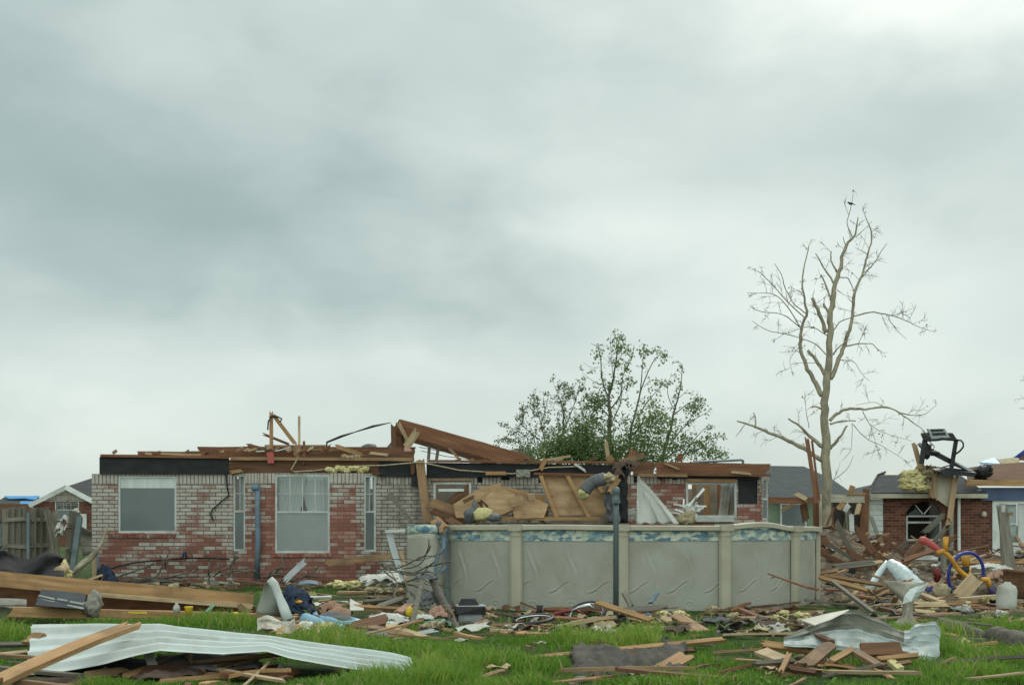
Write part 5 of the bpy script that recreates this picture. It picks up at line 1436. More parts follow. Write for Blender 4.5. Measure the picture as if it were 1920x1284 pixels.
# ------------------------------------------------------------------ left fence and junk before it
FY = 27.0
def fence_panel(label, x0, x1, yt0, yt1, Y0, Y1, ybot=1086, lean=0, rails=(975, 1022), n=5, mat='fence'):
    r_ = empty('stockade_fence', P((x0 + x1) / 2, ybot, (Y0 + Y1) / 2), label, 'fence', 'broken stockade fence panels on the left')
    for i in range(n):
        a, b = x0 + (x1 - x0) * i / n, x0 + (x1 - x0) * (i + 1) / n
        y = Y0 + (Y1 - Y0) * (i + .5) / n
        t_ = yt0 + (yt1 - yt0) * (i + .5) / n + R.uniform(-1.5, 1.5)
        w_ = (b - a) * y / F * .985
        plank('picket', P((a + b) / 2, ybot, y), P((a + b) / 2 + lean, t_, y + R.uniform(-.03, .03)), w_, .02, m[mat], parent=r_, jag=.12)
    for q in rails:
        plank('rail', P(x0 + lean * .7, q, Y0 - .06), P(x1 + lean * .7, q + R.uniform(-4, 3), Y1 - .06), .085, .05, m['gray'], parent=r_, jag=.3, bow=-.05)
    return r_
fence_panel('grey stockade fence panel at the far left edge', -75, 2, 952, 950, FY, FY, n=6)
fence_panel('grey stockade fence panel outside the left edge, next to the edge one', -155, -80, 951, 952, FY + .1, FY, n=6)
fence_panel('grey stockade fence panel outside the left edge, farthest left', -235, -160, 952, 951, FY + .2, FY + .1, n=6)
fence_panel('grey stockade fence panel with two rails, widest one', 4, 51, 952, 948, FY - .1, FY + .1, n=4)
fence_panel('darker stockade fence panel right of the widest panel', 56, 92, 950, 950, FY + .1, FY + .5, n=3)
plank('fence_post', P(53.5, 1088, FY), P(53, 960, FY), .06, .06, m['polem'], 'dark round fence post between the two stockade panels', 'post')
plank('fence_post', P(1, 1088, FY + .05), P(1, 975, FY), .06, .06, m['polem'], 'dark fence post at the far left edge', 'post')
plank('fence_picket', P(107, 1048, FY - .2), P(88, 955, FY + .1), .16, .02, m['fence'], 'loose twisted picket leaning right of the darker fence panel', 'fence board', bow=-.06)
plank('fence_picket', P(100, 1040, FY), P(103, 955, FY + .3), .14, .02, m['fence'], 'upright loose picket beside the twisted picket', 'fence board', bow=.04)
fence_panel('leaning dark fence panel nearest the whitewashed house', 118, 138, 956, 960, FY - .6, FY - .2, lean=12, rails=(985, 1030), n=3)
plank('fence_post', P(134, 1086, FY - .5), P(150, 965, FY - .35), .11, .09, m['polem'], 'leaning dark fence post at the last fence panel', 'post')
MB().sheet([[P(146 + 26 * j / 6 + (i / 8) * 10 * (1 - j / 6), 985 + (58 - 20 * j / 6) * i / 8 + 12 * j / 6, FY - .1 + .12 * math.sin(i * .6) + .05 * j / 6) for j in range(7)] for i in range(9)], .02).build('board_scrap', m['gray'], None, 'curved pale board sheet beside the left house corner', 'board', smooth=True)
frizz('plastic_scrap', [(P(x, y, FY - .1), (.07, .07, .12)) for x, y in ((122, 975), (129, 990), (112, 990), (115, 1000), (142, 962))], 'rag', 'torn white plastic scraps caught between fence panels', 'plastic', amp=.9)
b = MB()
sp, sr = smooth_path([P(130, 1086, FY - .9), P(152, 1060, FY - .9), P(175, 1040, FY - .8), (P(190, 1015, FY - .7)), P(203, 985, FY - .6)], [.075, .07, .06, .04, .012])
b.tube(sp, sr, 8).tube([P(160, 1055, FY - .9), P(145, 1066, FY - 1.0), P(138, 1075, FY - 1)], [.04, .03, .015], 6)
b.rough(.035, 5.0)
b.build('fallen_branch', m['bark'], None, 'bare pale branch leaning on the left house corner', 'branch', smooth=True)
plank('batten', P(178, 1090, FY - .6), P(176, 1044, FY - .6), .09, .04, m['pale'], 'short pale batten standing at the left house corner', 'batten')
plank('blue_board', P(181, 1088, FY - .4), P(181, 1043, FY - .4), .10, .03, m['bluepipe'], 'upright blue strip at the left house corner', 'board', jag=.1)
frizz('bag', [(P(196, 1076, FY - .5), (.17, .15, .19)), (P(206, 1088, FY - .6), (.13, .12, .12))], 'navy', 'dark bag at the left house corner', 'bag', amp=.25)
plank('stick', P(128, 1100, 25), P(193, 1077, 25.6), .045, .03, m['pale'], 'thin pale stick on the ground before the left house corner', 'stick')
rw = [[P(-60 + 180 * j / 16, 1040 + 8 * math.sin(j * .8) + (4 if j > 13 else 0) + 62 * (i / 10) - 10 * math.sin(i * .3) * math.sin(j * .4 + 1), 24.5 - 1.6 * i / 10 - .25 * math.sin(i * .9 + j * .5)) for j in range(17)] for i in range(11)]
MB().sheet(rw, .02).build('black_tarp', m['tarp'], None, 'black rumpled tarp lying in front of the fence', 'tarp', smooth=True)
MB().lathe(P(109, 1072, 23.6), [(.001, -.01), (.09, 0), (.095, .05), (.08, .4), (.02, .41)], 14, Matrix.Rotation(math.radians(-80), 4, 'X')).build('log_round', m['pale'], None, 'pale sawn log end by the black tarp', 'log', smooth=True)
frizz('insulation_clump', [(P(124, 1078, 24), (.10, .1, .09)), (P(121, 1062, 24), (.05, .05, .1))], 'insul', 'small yellow insulation bits right of the sawn log end', 'insulation', amp=.8)

# ------------------------------------------------------------------ fallen beam section on the left
o = empty('fallen_roof_beam', G(200, 1158), 'long fallen roof beam of pine lumber with dark web on the left', 'beam')
plank('top_chord', P(-120, 1075, 18.0), P(476, 1128, 19.0), .22, .16, m['orange'], parent=o, jag=.1, roll=-8)
plank('top_chord', P(180, 1114, 18.3), P(474, 1137, 18.9), .06, .05, m['pale'], parent=o, jag=.2)
MB().prism([P(-120, 1085, 18.25), P(480, 1137, 19.2), P(482, 1154, 19.2), P(-120, 1146, 18.25)], V((0, .03, 0))).build('web', m['brown'], o)
plank('bottom_chord', P(8, 1146, 17.3), P(566, 1160, 18.3), .13, .14, m['orange'], parent=o, jag=.2)
plank('bottom_chord', P(-130, 1140, 17.5), P(40, 1152, 17.6), .13, .12, m['brown'], parent=o, jag=.2)
plank('diagonal', P(446, 1132, 18.6), P(474, 1154, 18.5), .09, .05, m['wood'], parent=o)
o = empty('shingle_strip', P(115, 1140, 17.5), 'dark blue-black shingle strip with white dashes under the fallen beam', 'shingles')
MB().prism([P(78, 1104, 17.9), P(160, 1112, 17.9), P(158, 1142, 17.2), P(66, 1134, 17.2)], V((0, .03, -.01))).build('sheet', m['blackmk'], o)
for (x0, y0, x1, y1) in ((72, 1116, 103, 1123), (106, 1122, 128, 1126), (130, 1127, 159, 1132), (69, 1123, 104, 1129), (124, 1134, 157, 1140)):
    t0, t1 = ((y0 - 1104) / 35), ((y1 - 1104) / 35)
    plank('adhesive_dash', P(x0, y0, 17.82 - .6 * t0), P(x1, y1, 17.82 - .6 * t1), .024, .008, m['rag'], parent=o, jag=.8)
MB().sheet([[P(-45 + 75 * i / 8 + (20 if i > 4 else 0), 1123 + 4 * i / 8 + (14 - i * .5) * j / 3 + (0 if i > 3 else (3 - i) * 9 * j / 3), 16.6 - .1 * j) for j in range(4)] for i in range(9)], .03).prism([P(-45, 1126, 16.5), P(18, 1140, 16.5), P(12, 1150, 16.5), P(-2, 1165, 16.4), P(-45, 1166, 16.4)], V((0, .12, 0))).build('gutter_piece', m['concrete'], None, 'broken grey white gutter bracket at the left edge', 'gutter')
plank('hose', P(240, 1148, 17.1), P(275, 1147, 17.1), .03, .03, m['canary'], 'yellow curved strap on the lower chord of the fallen beam', 'strap', bow=.05)
c = MB().lathe(P(354, 1150, 17.6), [(.05, 0), (.055, .08), (.06, .09), (.06, .10)], 12)
c.build('cup', m['canary'], None, 'small yellow cup standing under the fallen beam', 'cup', smooth=True)
MB().lathe(P(331, 1149, 17.6), [(.045, 0), (.05, .07), (.04, .10), (.02, .12), (.02, .14)], 10).build('bottle', m['plastic'], None, 'small clear bottle left of the yellow cup', 'bottle', smooth=True)
plank('green_strip', P(386, 1148, 17.8), P(402, 1132, 18.2), .05, .01, m['leafp'] if 'leafp' in m else m['green'], 'green plastic strip leaning under the fallen beam end', 'strip')
frizz('yellow_scrap', [(P(440, 1150, 17.6), (.06, .05, .025))], 'canary', 'small yellow lid near the end of the fallen beam', 'lid', amp=.2)
frizz('cloth', [(P(178, 1128, 17.7), (.09, .1, .14)), (P(172, 1140, 17.5), (.1, .1, .12))], 'concrete', 'grey cloth stuffed under the fallen beam', 'cloth', amp=.5)

# ------------------------------------------------------------------ white metal roofing panel in the foreground
def interp(pts, x):
    for (a, b), (c, d) in zip(pts, pts[1:]):
        if x <= c:
            t_ = (x - a) / (c - a)
            return b + (d - b) * (t_ * t_ * (3 - 2 * t_) if 0 else t_)
    return pts[-1][1]
top = [(56, 1170), (180, 1168), (300, 1171), (330, 1176), (420, 1186), (500, 1196), (620, 1212), (740, 1228), (778, 1238)]
bot = [(46, 1264), (120, 1258), (200, 1243), (260, 1228), (300, 1219), (420, 1226), (500, 1220), (545, 1234), (650, 1252), (740, 1264), (778, 1268)]
rw = []
for i in range(73):
    t_ = i / 72
    xt, xb = 60 + 718 * t_, 48 + 726 * t_
    yt, yb = interp(top, xt), interp(bot, xb)
    row = []
    for j in range(57):
        s_ = j / 56
        x = xt + (xb - xt) * s_
        if i == 72: x += -10 * abs(s_ - .6) ** 1.5 * 2
        ph = (s_ * 4.0) % 1
        rib = .055 * min(1, max(0, 1 - abs(ph - .5) / .15) * 1.6) if abs(ph - .5) < .15 else 0
        Yd = (13.1 - 1.3 * t_) * (1 - s_) + (11.3 - .2 * t_) * s_
        p = P(x, yt + (yb - yt) * s_ + 1.8 * mnoise.noise(V((x * .02, s_ * 2.5, 3))) * math.sin(s_ * 3.14), Yd)
        row.append(p + V((0, -.5, .85)) * rib + V((0, -1, .3)) * .035 * mnoise.noise(V((x * .011, s_ * 1.5, 8))))
    rw.append(row)
MB().sheet([list(r) for r in zip(*rw)], .004).build('metal_roof_panel', m['metal'], None, 'long bent white ribbed metal panel across the left foreground', 'metal panel', smooth=False)
plank('plank', G(-20, 1308) + V((0, 0, .10)), P(258, 1168, 12.0), .155, .045, m['orange'], 'long pine plank lying diagonally over the white metal panel', 'board', jag=.8, n=(0, -.5, 1), bow=.02)
for (x0, y0, x1, y1, Y0, Y1, w_, mt, lab, nm) in (
        (271, 1203, 288, 1252, 12.0, 11.5, .085, 'white', 'short white painted post under the white metal panel', 'post'),
        (354, 1224, 356, 1252, 12.0, 11.7, .065, 'pale', 'short pale stick standing under the white metal panel', 'stick'),
        (352, 1256, 382, 1266, 11.6, 11.4, .12, 'orange', 'chunky sawn block below the white metal panel', 'block'),
        (150, 1275, 245, 1262, 11.2, 11.5, .16, 'wood', 'broad brown board at the bottom left edge', 'board'),
        (230, 1272, 330, 1240, 11.3, 11.8, .10, 'orange', 'curled bright board under the white metal panel', 'board'),
        (255, 1262, 375, 1258, 11.4, 11.6, .15, 'brown', 'dark brown board under the curled bright board', 'board'),
        (290, 1284, 545, 1262, 11.0, 11.6, .10, 'orange', 'long brown board along the bottom edge under the panel', 'board'),
        (380, 1268, 540, 1280, 11.4, 11.2, .09, 'wood', 'weathered brown board crossing the bottom edge', 'board'),
        (190, 1256, 215, 1265, 11.6, 11.5, .07, 'pale', 'small pale offcut below the diagonal plank', 'board'),
        (-40, 1209, 60, 1207, 13.6, 13.8, .05, 'gray', 'grey lath in the grass left of the metal panel', 'lath'),
        (-30, 1232, 55, 1222, 12.6, 12.9, .045, 'pale', 'pale lath in the grass left of the metal panel', 'lath'),
        (52, 1196, 80, 1198, 12.7, 12.6, .13, 'orange', 'short pine block against the left end of the metal panel', 'block')):
    plank(nm, P(x0, y0, Y0), P(x1, y1, Y1), w_, .045, m[mt], lab, 'board', jag=.5, n=(0, -.7, .7))
MB().sheet([[P(295 + 190 * i / 14, 1228 + 28 * j / 6 + 3 * math.sin(i * .9 + j), 12.2 - .7 * j / 6 - .12 * math.sin(i * .55) * math.sin(j * .6)) for j in range(7)] for i in range(15)], .02).build('grey_cloth', m['greyrag'], None, 'dark grey rumpled cloth under the white metal panel', 'cloth', smooth=True)
MB().sheet([[P(150 + 180 * i / 12, 1236 + 32 * j / 5 + 3 * math.sin(i + j), 12.1 - .7 * j / 5) for j in range(6)] for i in range(13)], .02).build('black_sheet', m['tarp'], None, 'black plastic sheet under the white metal panel', 'tarp', smooth=True)
frizz('debris_wad', [(P(350, 1262, 11.4), (.12, .1, .05)), (P(430, 1258, 11.6), (.2, .1, .05)), (P(300, 1270, 11.2), (.2, .12, .06)), (P(120, 1278, 11.0), (.2, .1, .04))], 'brownrag', 'brown sodden debris wad along the bottom left edge', 'debris', amp=.7)

# grey-white sheet triangle with rolled edge
o = empty('metal_triangle', P(510, 1165, 16.9), 'upright grey-green triangular panel with white metal edge', 'panel')
MB().sheet([[P(505 - 26 * (i / 8) ** .7 + (3 + 58 * i / 8) * j / 4, 1086 + (64 + 2 * j) * i / 8, 17.0 + .05 * math.sin(i * .4 + j) + .05 * j) for j in range(5)] for i in range(9)], .008).build('sheet', m['dull'], o, smooth=True)
MB().tube([P(505, 1085, 16.95), P(514, 1095, 16.95), P(524, 1120, 16.9), P(532, 1140, 16.85), P(540, 1162, 16.8)], [.05, .06, .055, .07, .075], 8, squash=.45).build('edge_trim', m['metal'], o, smooth=True)
plank('metal_strip', P(530, 1092, 21.3), P(574, 1050, 21.6), .10, .01, m['aluminium'], 'grey metal strip with bright tip leaning before the bay', 'metal strip', bow=.04)
frizz('clothes_heap', [(P(548, 1112, 17.3), (.13, .12, .12)), (P(558, 1122, 17.2), (.16, .12, .12)), (P(545, 1135, 17.1), (.12, .12, .14)), (P(565, 1140, 17.1), (.12, .1, .12)), (P(552, 1150, 17), (.13, .1, .1))], 'navy', 'navy clothes heap beside the grey triangular panel', 'clothes', amp=.5)
for x, y in ((560, 1128), (575, 1152)): frizz('orange_scrap', [(P(x, y, 16.95), (.045, .04, .02))], 'yellow', 'small orange scrap on the navy clothes heap', 'scrap', 'orange scraps on the navy clothes')
MB().sheet([[P(483 + 70 * i / 8, 1160 + 24 * j / 4 - 6 * math.sin(i * .8) + 4 * mnoise.noise(V((i * .8, j * .8, 3))), 15.6 - .3 * j / 4 + .12 * mnoise.noise(V((i * .7, j * .7, 1)))) for j in range(5)] for i in range(9)], .01).build('cardboard_sheet', m['rust'], None, 'crumpled tan sheet below the grey triangular panel', 'cardboard')
plank('plywood_piece', P(486, 1183, 15.4), P(548, 1172, 15.6), .12, .02, m['ply'], 'pale plywood piece in the grass below the triangular panel', 'plywood', n=(0, -.5, .8), jag=.8)
plank('plywood_piece', P(515, 1190, 15.2), P(565, 1168, 15.7), .15, .02, m['ply'], 'tilted plywood piece right of the pale plywood piece', 'plywood', n=(0, -.7, .6), jag=.8)

# ------------------------------------------------------------------ blue float, boards, tangle in the middle
o = empty('pool_float', G(640, 1180), 'deflated light blue pool float lying on the grass', 'pool float')
MB().tube(smooth_path([P(570, 1160, 16.7), P(592, 1168, 16.5), P(615, 1180, 16.2), P(645, 1182, 16.2)], [.06, .09, .10, .05])[0], .085, 9, squash=.8).build('tube', m['blue'], o, smooth=True)
MB().tube(smooth_path([P(600, 1163, 16.9), P(620, 1166, 16.8), P(640, 1173, 16.7), P(672, 1170, 16.8)], [.06] * 4)[0], .07, 9, squash=.7).build('tube', m['blue'], o, smooth=True)
MB().tube([P(588, 1152, 17.2), P(594, 1163, 17.0), P(600, 1166, 16.9)], .06, 8).build('tube', m['blue'], o, smooth=True)
MB().tube([P(655, 1162, 17.0), P(678, 1168, 17.0)], .05, 8).build('tube', m['blue'], o, smooth=True)
frizz('plastic_bag', [(P(590, 1178, 16.2), (.14, .1, .07)), (P(575, 1172, 16.3), (.1, .1, .06))], 'plastic', 'clear plastic bag beside the blue pool float', 'bag', amp=.6)
frizz('striped_cloth', [(P(622, 1157, 17.0), (.19, .14, .08)), (P(640, 1160, 17.0), (.12, .12, .06))], 'greyrag', 'grey cloth lying on the blue pool float', 'cloth', amp=.2)
frizz('cardboard_box', [(P(622, 1140, 17.6), (.12, .1, .10)), (P(636, 1148, 17.4), (.14, .1, .08))], 'pinkrag', 'crushed brown carton behind the blue pool float', 'carton', amp=.5)
MB().sheet([[P(656 + 26 * i / 5, 1123 + 14 * i / 5 + (22 - 3 * i) * j / 3, 18.6 - .3 * j) for j in range(4)] for i in range(6)], .012).build('white_scrap', m['rag'], None, 'white pointed plastic scrap on the lawn before the pool corner', 'scrap')
for (x0, y0, x1, y1, Y0, Y1, w_, mt, lab) in (
        (655, 1176, 728, 1160, 15.9, 16.2, .17, 'brown', 'wide dark brown board lying by the blue float'), (690, 1174, 775, 1194, 15.9, 15.2, .09, 'wood', 'brown board slanting down right in the middle lawn'),
        (724, 1172, 802, 1198, 15.8, 15.1, .09, 'pale', 'pale yellow board beside the slanting brown board'), (652, 1203, 752, 1194, 15.0, 15.3, .06, 'orange', 'bright thin board lying below the wide brown board'),
        (655, 1183, 690, 1179, 15.6, 15.7, .08, 'orange', 'short bright board in front of the blue float'), (776, 1200, 838, 1218, 15.0, 14.4, .06, 'orange', 'bright lath end in the long grass'),
        (664, 1136, 760, 1142, 18.2, 18.0, .05, 'orange', 'long straight lath across the middle lawn'), (745, 1150, 770, 1132, 17.6, 17.9, .10, 'pinkrag', 'reddish board angling up before the pool corner'),
        (680, 1128, 765, 1120, 19.0, 19.2, .05, 'gray', 'grey lath lying at the pool corner'), (705, 1139, 760, 1120, 18.3, 18.6, .09, 'gray', 'grey brown board beside the pool corner'),
        (575, 1120, 624, 1119, 19.0, 19.0, .03, 'white', 'thin white strip on the lawn before the bay'), (632, 1110, 690, 1110, 20.5, 20.5, .03, 'pale', 'pale lath on the lawn before the bay'),
        (735, 1109, 758, 1107, 20.4, 20.4, .05, 'orange', 'short lath at the foot of the torn pool panel'), (560, 1192, 605, 1187, 15.3, 15.4, .05, 'pale', 'pale lath in the grass behind the metal panel end'),
        (757, 1194, 820, 1182, 15.4, 15.6, .07, 'aluminium', 'grey metal strip in the grass right of the boards'), (780, 1202, 795, 1214, 14.9, 14.6, .06, 'pale', 'pale splinter in the grass by the metal strip'),
        (823, 1178, 850, 1186, 16.2, 15.9, .07, 'wood', 'brown board scrap below the green cloth')):
    plank('board', P(x0, y0, Y0), P(x1, y1, Y1), w_, .04, m[mt], lab, 'board', 'boards strewn over the middle lawn', jag=.8, n=(0, -.6, .8))
MB().sheet([[P(655 + 110 * i / 10, 1180 + 16 * j / 4 + 2 * math.sin(i), 15.7 - .4 * j / 4) for j in range(5)] for i in range(11)], .015).build('grey_tarp', m['greyrag'], None, 'flat grey tarp under the scattered middle boards', 'tarp', smooth=True)
frizz('foam_piece', [(P(728, 1160, 16.9), (.2, .14, .08)), (P(712, 1166, 16.8), (.14, .1, .05)), (P(748, 1162, 16.9), (.12, .1, .04))], 'rag', 'off-white foam sheet behind the wide brown board', 'foam', amp=.3)
frizz('foam_piece', [(P(795, 1158, 16.9), (.12, .1, .05))], 'rag', 'off-white scrap left of the green cloth', 'foam', amp=.4)
frizz('green_cloth', [(P(822, 1168, 16.6), (.16, .12, .06)), (P(836, 1170, 16.6), (.1, .1, .05))], 'green', 'green plastic sheet lying in the grass below the pool corner', 'plastic', amp=.4)
frizz('yellow_toy', [(P(769, 1147, 17.4), (.06, .05, .07))], 'canary', 'small yellow lump before the pool corner', 'toy', amp=.3)
frizz('pink_cloth', [(P(820, 1148, 17.2), (.09, .08, .10)), (P(828, 1154, 17.1), (.09, .08, .06))], 'pinkrag', 'pink cloth hanging in the twig tangle', 'cloth', amp=.4)
frizz('white_sheet', [(P(700 + 11 * i, 1086 + 7 * math.sin(i * 1.7), 22.5 - .2 * (i % 3)), (.22, .2, .09)) for i in range(6)], 'rag', 'rumpled white sheet heap at the foot of the right bay window', 'sheet', amp=.7)
frizz('insulation_clump', [(P(640 + 12 * i, 1096 + 2 * (i % 2), 23.5), (.17, .14, .06)) for i in range(3)], 'insul', 'yellow insulation scraps at the foot of the bay wall', 'insulation', amp=.8)
frizz('insulation_clump', [(P(700 + 16 * i, 1106 + 2 * (i % 2), 21.6), (.14, .14, .04)) for i in range(4)], 'tan', 'tan insulation scraps in front of the rumpled white sheet', 'insulation', amp=.8)
MB().sheet([[P(560 + 36 * i / 6, 1091 + 6 * j / 3 - 3 * math.sin(i * .5), 25.0 - .4 * j) for j in range(4)] for i in range(7)], .015).build('blue_mat', m['bluepipe'], None, 'flat blue grey mat on the lawn before the bay', 'mat', smooth=True)
# twig and cable tangle at the torn pool corner
tg = MB()
rr = random.Random(3)
for i in range(20):
    p = V((rr.uniform(690, 760), rr.uniform(1045, 1100)))
    q = [P(p.x, p.y, 20.0)]
    a = rr.uniform(-.2, .9)
    for k in range(6):
        a += rr.gauss(0, .3)
        p = p + V((math.cos(a) * 17, math.sin(a) * 13))
        q.append(P(min(p.x, 845), min(p.y, 1150), 20.0 - .35 * k + rr.gauss(0, .1)))
    tg.tube(smooth_path(q, [.02] * 7, 2)[0], rr.uniform(.006, .014), 4)
tg.build('twig_tangle', m['dbark'], None, 'tangle of dark twigs and cable at the torn pool corner', 'branches')
b = MB()
sp, sr = smooth_path([P(808, 1086, 18.6), P(822, 1110, 18.2), P(838, 1140, 17.6), P(850, 1168, 16.8), P(862, 1190, 16.2)], [.05, .07, .06, .06, .05])
b.tube(sp, sr, 8)
b.rough(.035, 5.0)
b.build('tree_limb', m['log'], None, 'thick grey brown limb leaning down before the pool corner', 'branch', smooth=True)
plank('stake', P(772, 1172, 16.6), P(792, 1090, 18.0), .06, .05, m['dbark'], 'grey stake standing in the twig tangle', 'stake')
frizz('dark_debris', [(P(800, 1082, 18.5), (.13, .1, .05)), (P(800, 1120, 18.3), (.14, .12, .10)), (P(812, 1130, 18.2), (.12, .1, .08))], 'greyrag', 'dark grey rag in the twig tangle', 'cloth', amp=.7)
# small appliance by the pool wall
o = empty('pool_filter_pump', G(882, 1170), 'black and grey pump box at the foot of the pool wall', 'pump')
Mq = Matrix.Translation(G(880, 1168)) @ Matrix.Rotation(.15, 4, 'Z')
b = MB().box(-.16, .16, -.12, .12, .0, .13, Mq)
b.build('base', m['greyp'], o)
MB().box(-.19, .20, -.15, .15, .13, .235, Mq, jit=.01).build('motor_housing', m['black'], o)
MB().box(-.18, .21, -.155, .155, .236, .25, Mq).build('cover_rim', m['greyp'], o)
MB().prism([Mq @ V((-.17, -.1, .25)), Mq @ V((.12, -.1, .25)), Mq @ V((.06, -.08, .34)), Mq @ V((-.12, -.08, .34))], V((0, .2, 0))).build('cover', m['black'], o)
MB().box(.17, .25, -.05, .05, .04, .12, Mq).build('outlet', m['white'], o)

# toppled bicycle
o = empty('bicycle', G(1060, 1178), 'toppled child bicycle with red and purple frame by the pool', 'bicycle')
def hoop(c, r, u, w, tr, mat, nm, par, tilt=None, a0=0, a1=6.2832, n=28):
    pts = [V(c) + V(u) * (r * math.cos(a0 + (a1 - a0) * i / n)) + V(w) * (r * math.sin(a0 + (a1 - a0) * i / n)) for i in range(n + 1)]
    return MB().tube(pts, tr, 7, cap=False).build(nm, m[mat], par, smooth=True)
bc = V((G(1100, 1166).x, G(1100, 1166).y, .12))
u_ = V((.96, -.2, .16)).normalized(); w_ = V((.1, .75, .45)).normalized()
wh = hoop(bc, .26, u_, w_, .028, 'black', 'wheel', o)
hoop(bc, .235, u_, w_, .012, 'chrome', 'rim', wh)
bc2 = V((G(1000, 1172).x, G(1000, 1172).y, .08))
u2 = V((.97, .15, .1)).normalized(); w2 = V((-.1, .95, .12)).normalized()
wh = hoop(bc2, .26, u2, w2, .028, 'black', 'wheel', o)
hoop(bc2, .235, u2, w2, .012, 'chrome', 'rim', wh)
fr = MB().tube([P(945, 1166, 17.8), P(985, 1160, 17.8), P(1018, 1152, 17.8)], .024, 8).tube([P(960, 1166, 17.7), P(1010, 1166, 17.7), P(1036, 1160, 17.7)], .02, 8)
fr.build('frame', m['purple'], o, smooth=True)
MB().tube([P(1036, 1162, 17.6), P(1042, 1150, 17.6), P(1062, 1145, 17.6), P(1078, 1143, 17.6), P(1095, 1150, 17.5)], [.02, .028, .03, .025, .015], 8).build('fork', m['darkred'], o, smooth=True)
MB().tube([P(1070, 1146, 17.5), P(1085, 1138, 17.5), P(1104, 1134, 17.5), P(1114, 1140, 17.5)], [.012, .022, .022, .014], 6).build('mudguard', m['chrome'], o, smooth=True)
MB().tube([P(1035, 1180, 17.0), P(1046, 1172, 17.0), P(1062, 1171, 17.0), P(1080, 1176, 17.0)], .016, 6).build('mudguard', m['chrome'], o, smooth=True)
MB().tube([P(1010, 1152, 17.7), P(1012, 1142, 17.7), P(1012, 1134, 17.7)], [.05, .035, .05], 8).build('saddle', m['black'], o, smooth=True)
MB().tube([P(1000, 1176, 17.2), P(1020, 1168, 17.3), P(1034, 1166, 17.3)], .014, 6).build('crank', m['chrome'], o)
for (x0, y0, x1, y1, Y0, Y1, w_, mt, lab) in (
        (1040, 1192, 1120, 1160, 16.0, 16.9, .11, 'gray', 'grey board lying across the toppled bicycle'), (1115, 1128, 1225, 1164, 17.3, 16.6, .075, 'orange', 'long pale batten passing behind the steel pole'),
        (1160, 1146, 1252, 1138, 18.2, 18.6, .10, 'gray', 'dark grey board lying at the pool foot right of the pole'), (1185, 1138, 1168, 1108, 18.9, 19.2, .07, 'gray', 'short leaning picket against the pool post'),
        (1218, 1132, 1235, 1108, 18.8, 19.0, .05, 'bluepipe', 'short blue strip leaning on the pool wall'), (1262, 1150, 1322, 1186, 17.6, 16.2, .16, 'wood', 'wide reddish board lying in the grass before the pool'),
        (1240, 1156, 1258, 1166, 17.2, 17.0, .09, 'pale', 'short pale board in the grass before the pool'), (1020, 1142, 1100, 1141, 19.0, 19.2, .06, 'redwood', 'reddish board lying along the pool base'),
        (1282, 1180, 1305, 1194, 16.4, 16.0, .06, 'pale', 'small pale lath in the grass below the wide reddish board')):
    plank('board', P(x0, y0, Y0), P(x1, y1, Y1), w_, .04, m[mt], lab, 'board', 'boards strewn along the front of the pool', jag=.8, n=(0, -.7, .6))
frizz('salmon_cloth', [(P(908, 1172, 17.0), (.14, .1, .07)), (P(898, 1177, 16.9), (.12, .1, .05)), (P(918, 1178, 16.9), (.11, .1, .05))], 'pinkrag', 'salmon cloth heap in front of the pump box', 'cloth', amp=.4)
frizz('white_bag', [(P(980, 1190, 15.9), (.13, .1, .05)), (P(995, 1192, 15.9), (.1, .1, .04))], 'rag', 'crumpled white bag in the grass below the bicycle', 'bag', amp=.6)
frizz('white_bag', [(P(1090, 1193, 15.8), (.07, .06, .05))], 'rag', 'small white scrap in the grass right of the bicycle', 'scrap', amp=.5)
MB().tube(smooth_path([P(900, 1196, 15.9), P(918, 1188, 16), P(945, 1184, 16.1)], [.02] * 3)[0], .03, 6).build('black_hose', m['black'], None, 'black hose length in the grass below the salmon cloth', 'hose', smooth=True)
b = MB().tube(smooth_path([P(1440, 1075, 20.0), P(1470, 1086, 19.7), P(1505, 1098, 19.5), P(1535, 1105, 19.4)], [.012, .02, .02, .025])[0], [.012 + .001 * i for i in range(13)], 5).tube([P(1455, 1080, 19.9), P(1445, 1084, 19.9)], .008, 4).tube([P(1505, 1098, 19.5), P(1515, 1104, 19.3)], .008, 4)
b.build('dead_twig', m['redwood'], None, 'reddish twig slanting across the right pool posts', 'branch')

m['metalg'] = surf('grimy_blue_white_sheet', [(.3, (.26, .30, .29)), (.7, (.36, .405, .39))], rough=.55, scale=(1, 3, 3), bump=.1, dirt=(.2, .18, .14), dscale=2.2)
# ------------------------------------------------------------------ right foreground: metal sheet, logs, boards, dark bundle
rw = []
for i in range(31):
    t_ = i / 30
    x = 1468 + 292 * t_
    tp = interp([(1468, 1195), (1500, 1180), (1560, 1150), (1600, 1143), (1650, 1162), (1690, 1182), (1702, 1182), (1714, 1170), (1752, 1165), (1760, 1180)], x)
    bt_ = interp([(1468, 1210), (1560, 1218), (1640, 1226), (1700, 1234), (1752, 1240), (1760, 1228)], x)
    row = []
    for j in range(23):
        s_ = j / 22
        ph = (s_ * 5) % 1
        rib = .02 * max(0, 1 - abs(ph - .5) / .2)
        Yd = 13.05 - .2 * s_ / .5 if s_ < .5 else 12.85 - .6 * (s_ - .5)
        kink = .13 * abs(mnoise.noise(V((x * .022, s_ * 1.6, 1)))) + .03 * mnoise.noise(V((x * .06, s_ * 4, 5)))
        row.append(P(x, tp + (bt_ - tp) * s_ + 3 * mnoise.noise(V((x * .03, s_ * 2, 9))) * (1 - s_), Yd) + V((0, -.8, .4)) * rib * 1.3 + V((0, -1, .2)) * kink)
    rw.append(row)
o = empty('crumpled_metal_sheet', G(1610, 1215), 'crumpled dull ribbed metal sheet in the right foreground', 'metal sheet')
k_ = 8
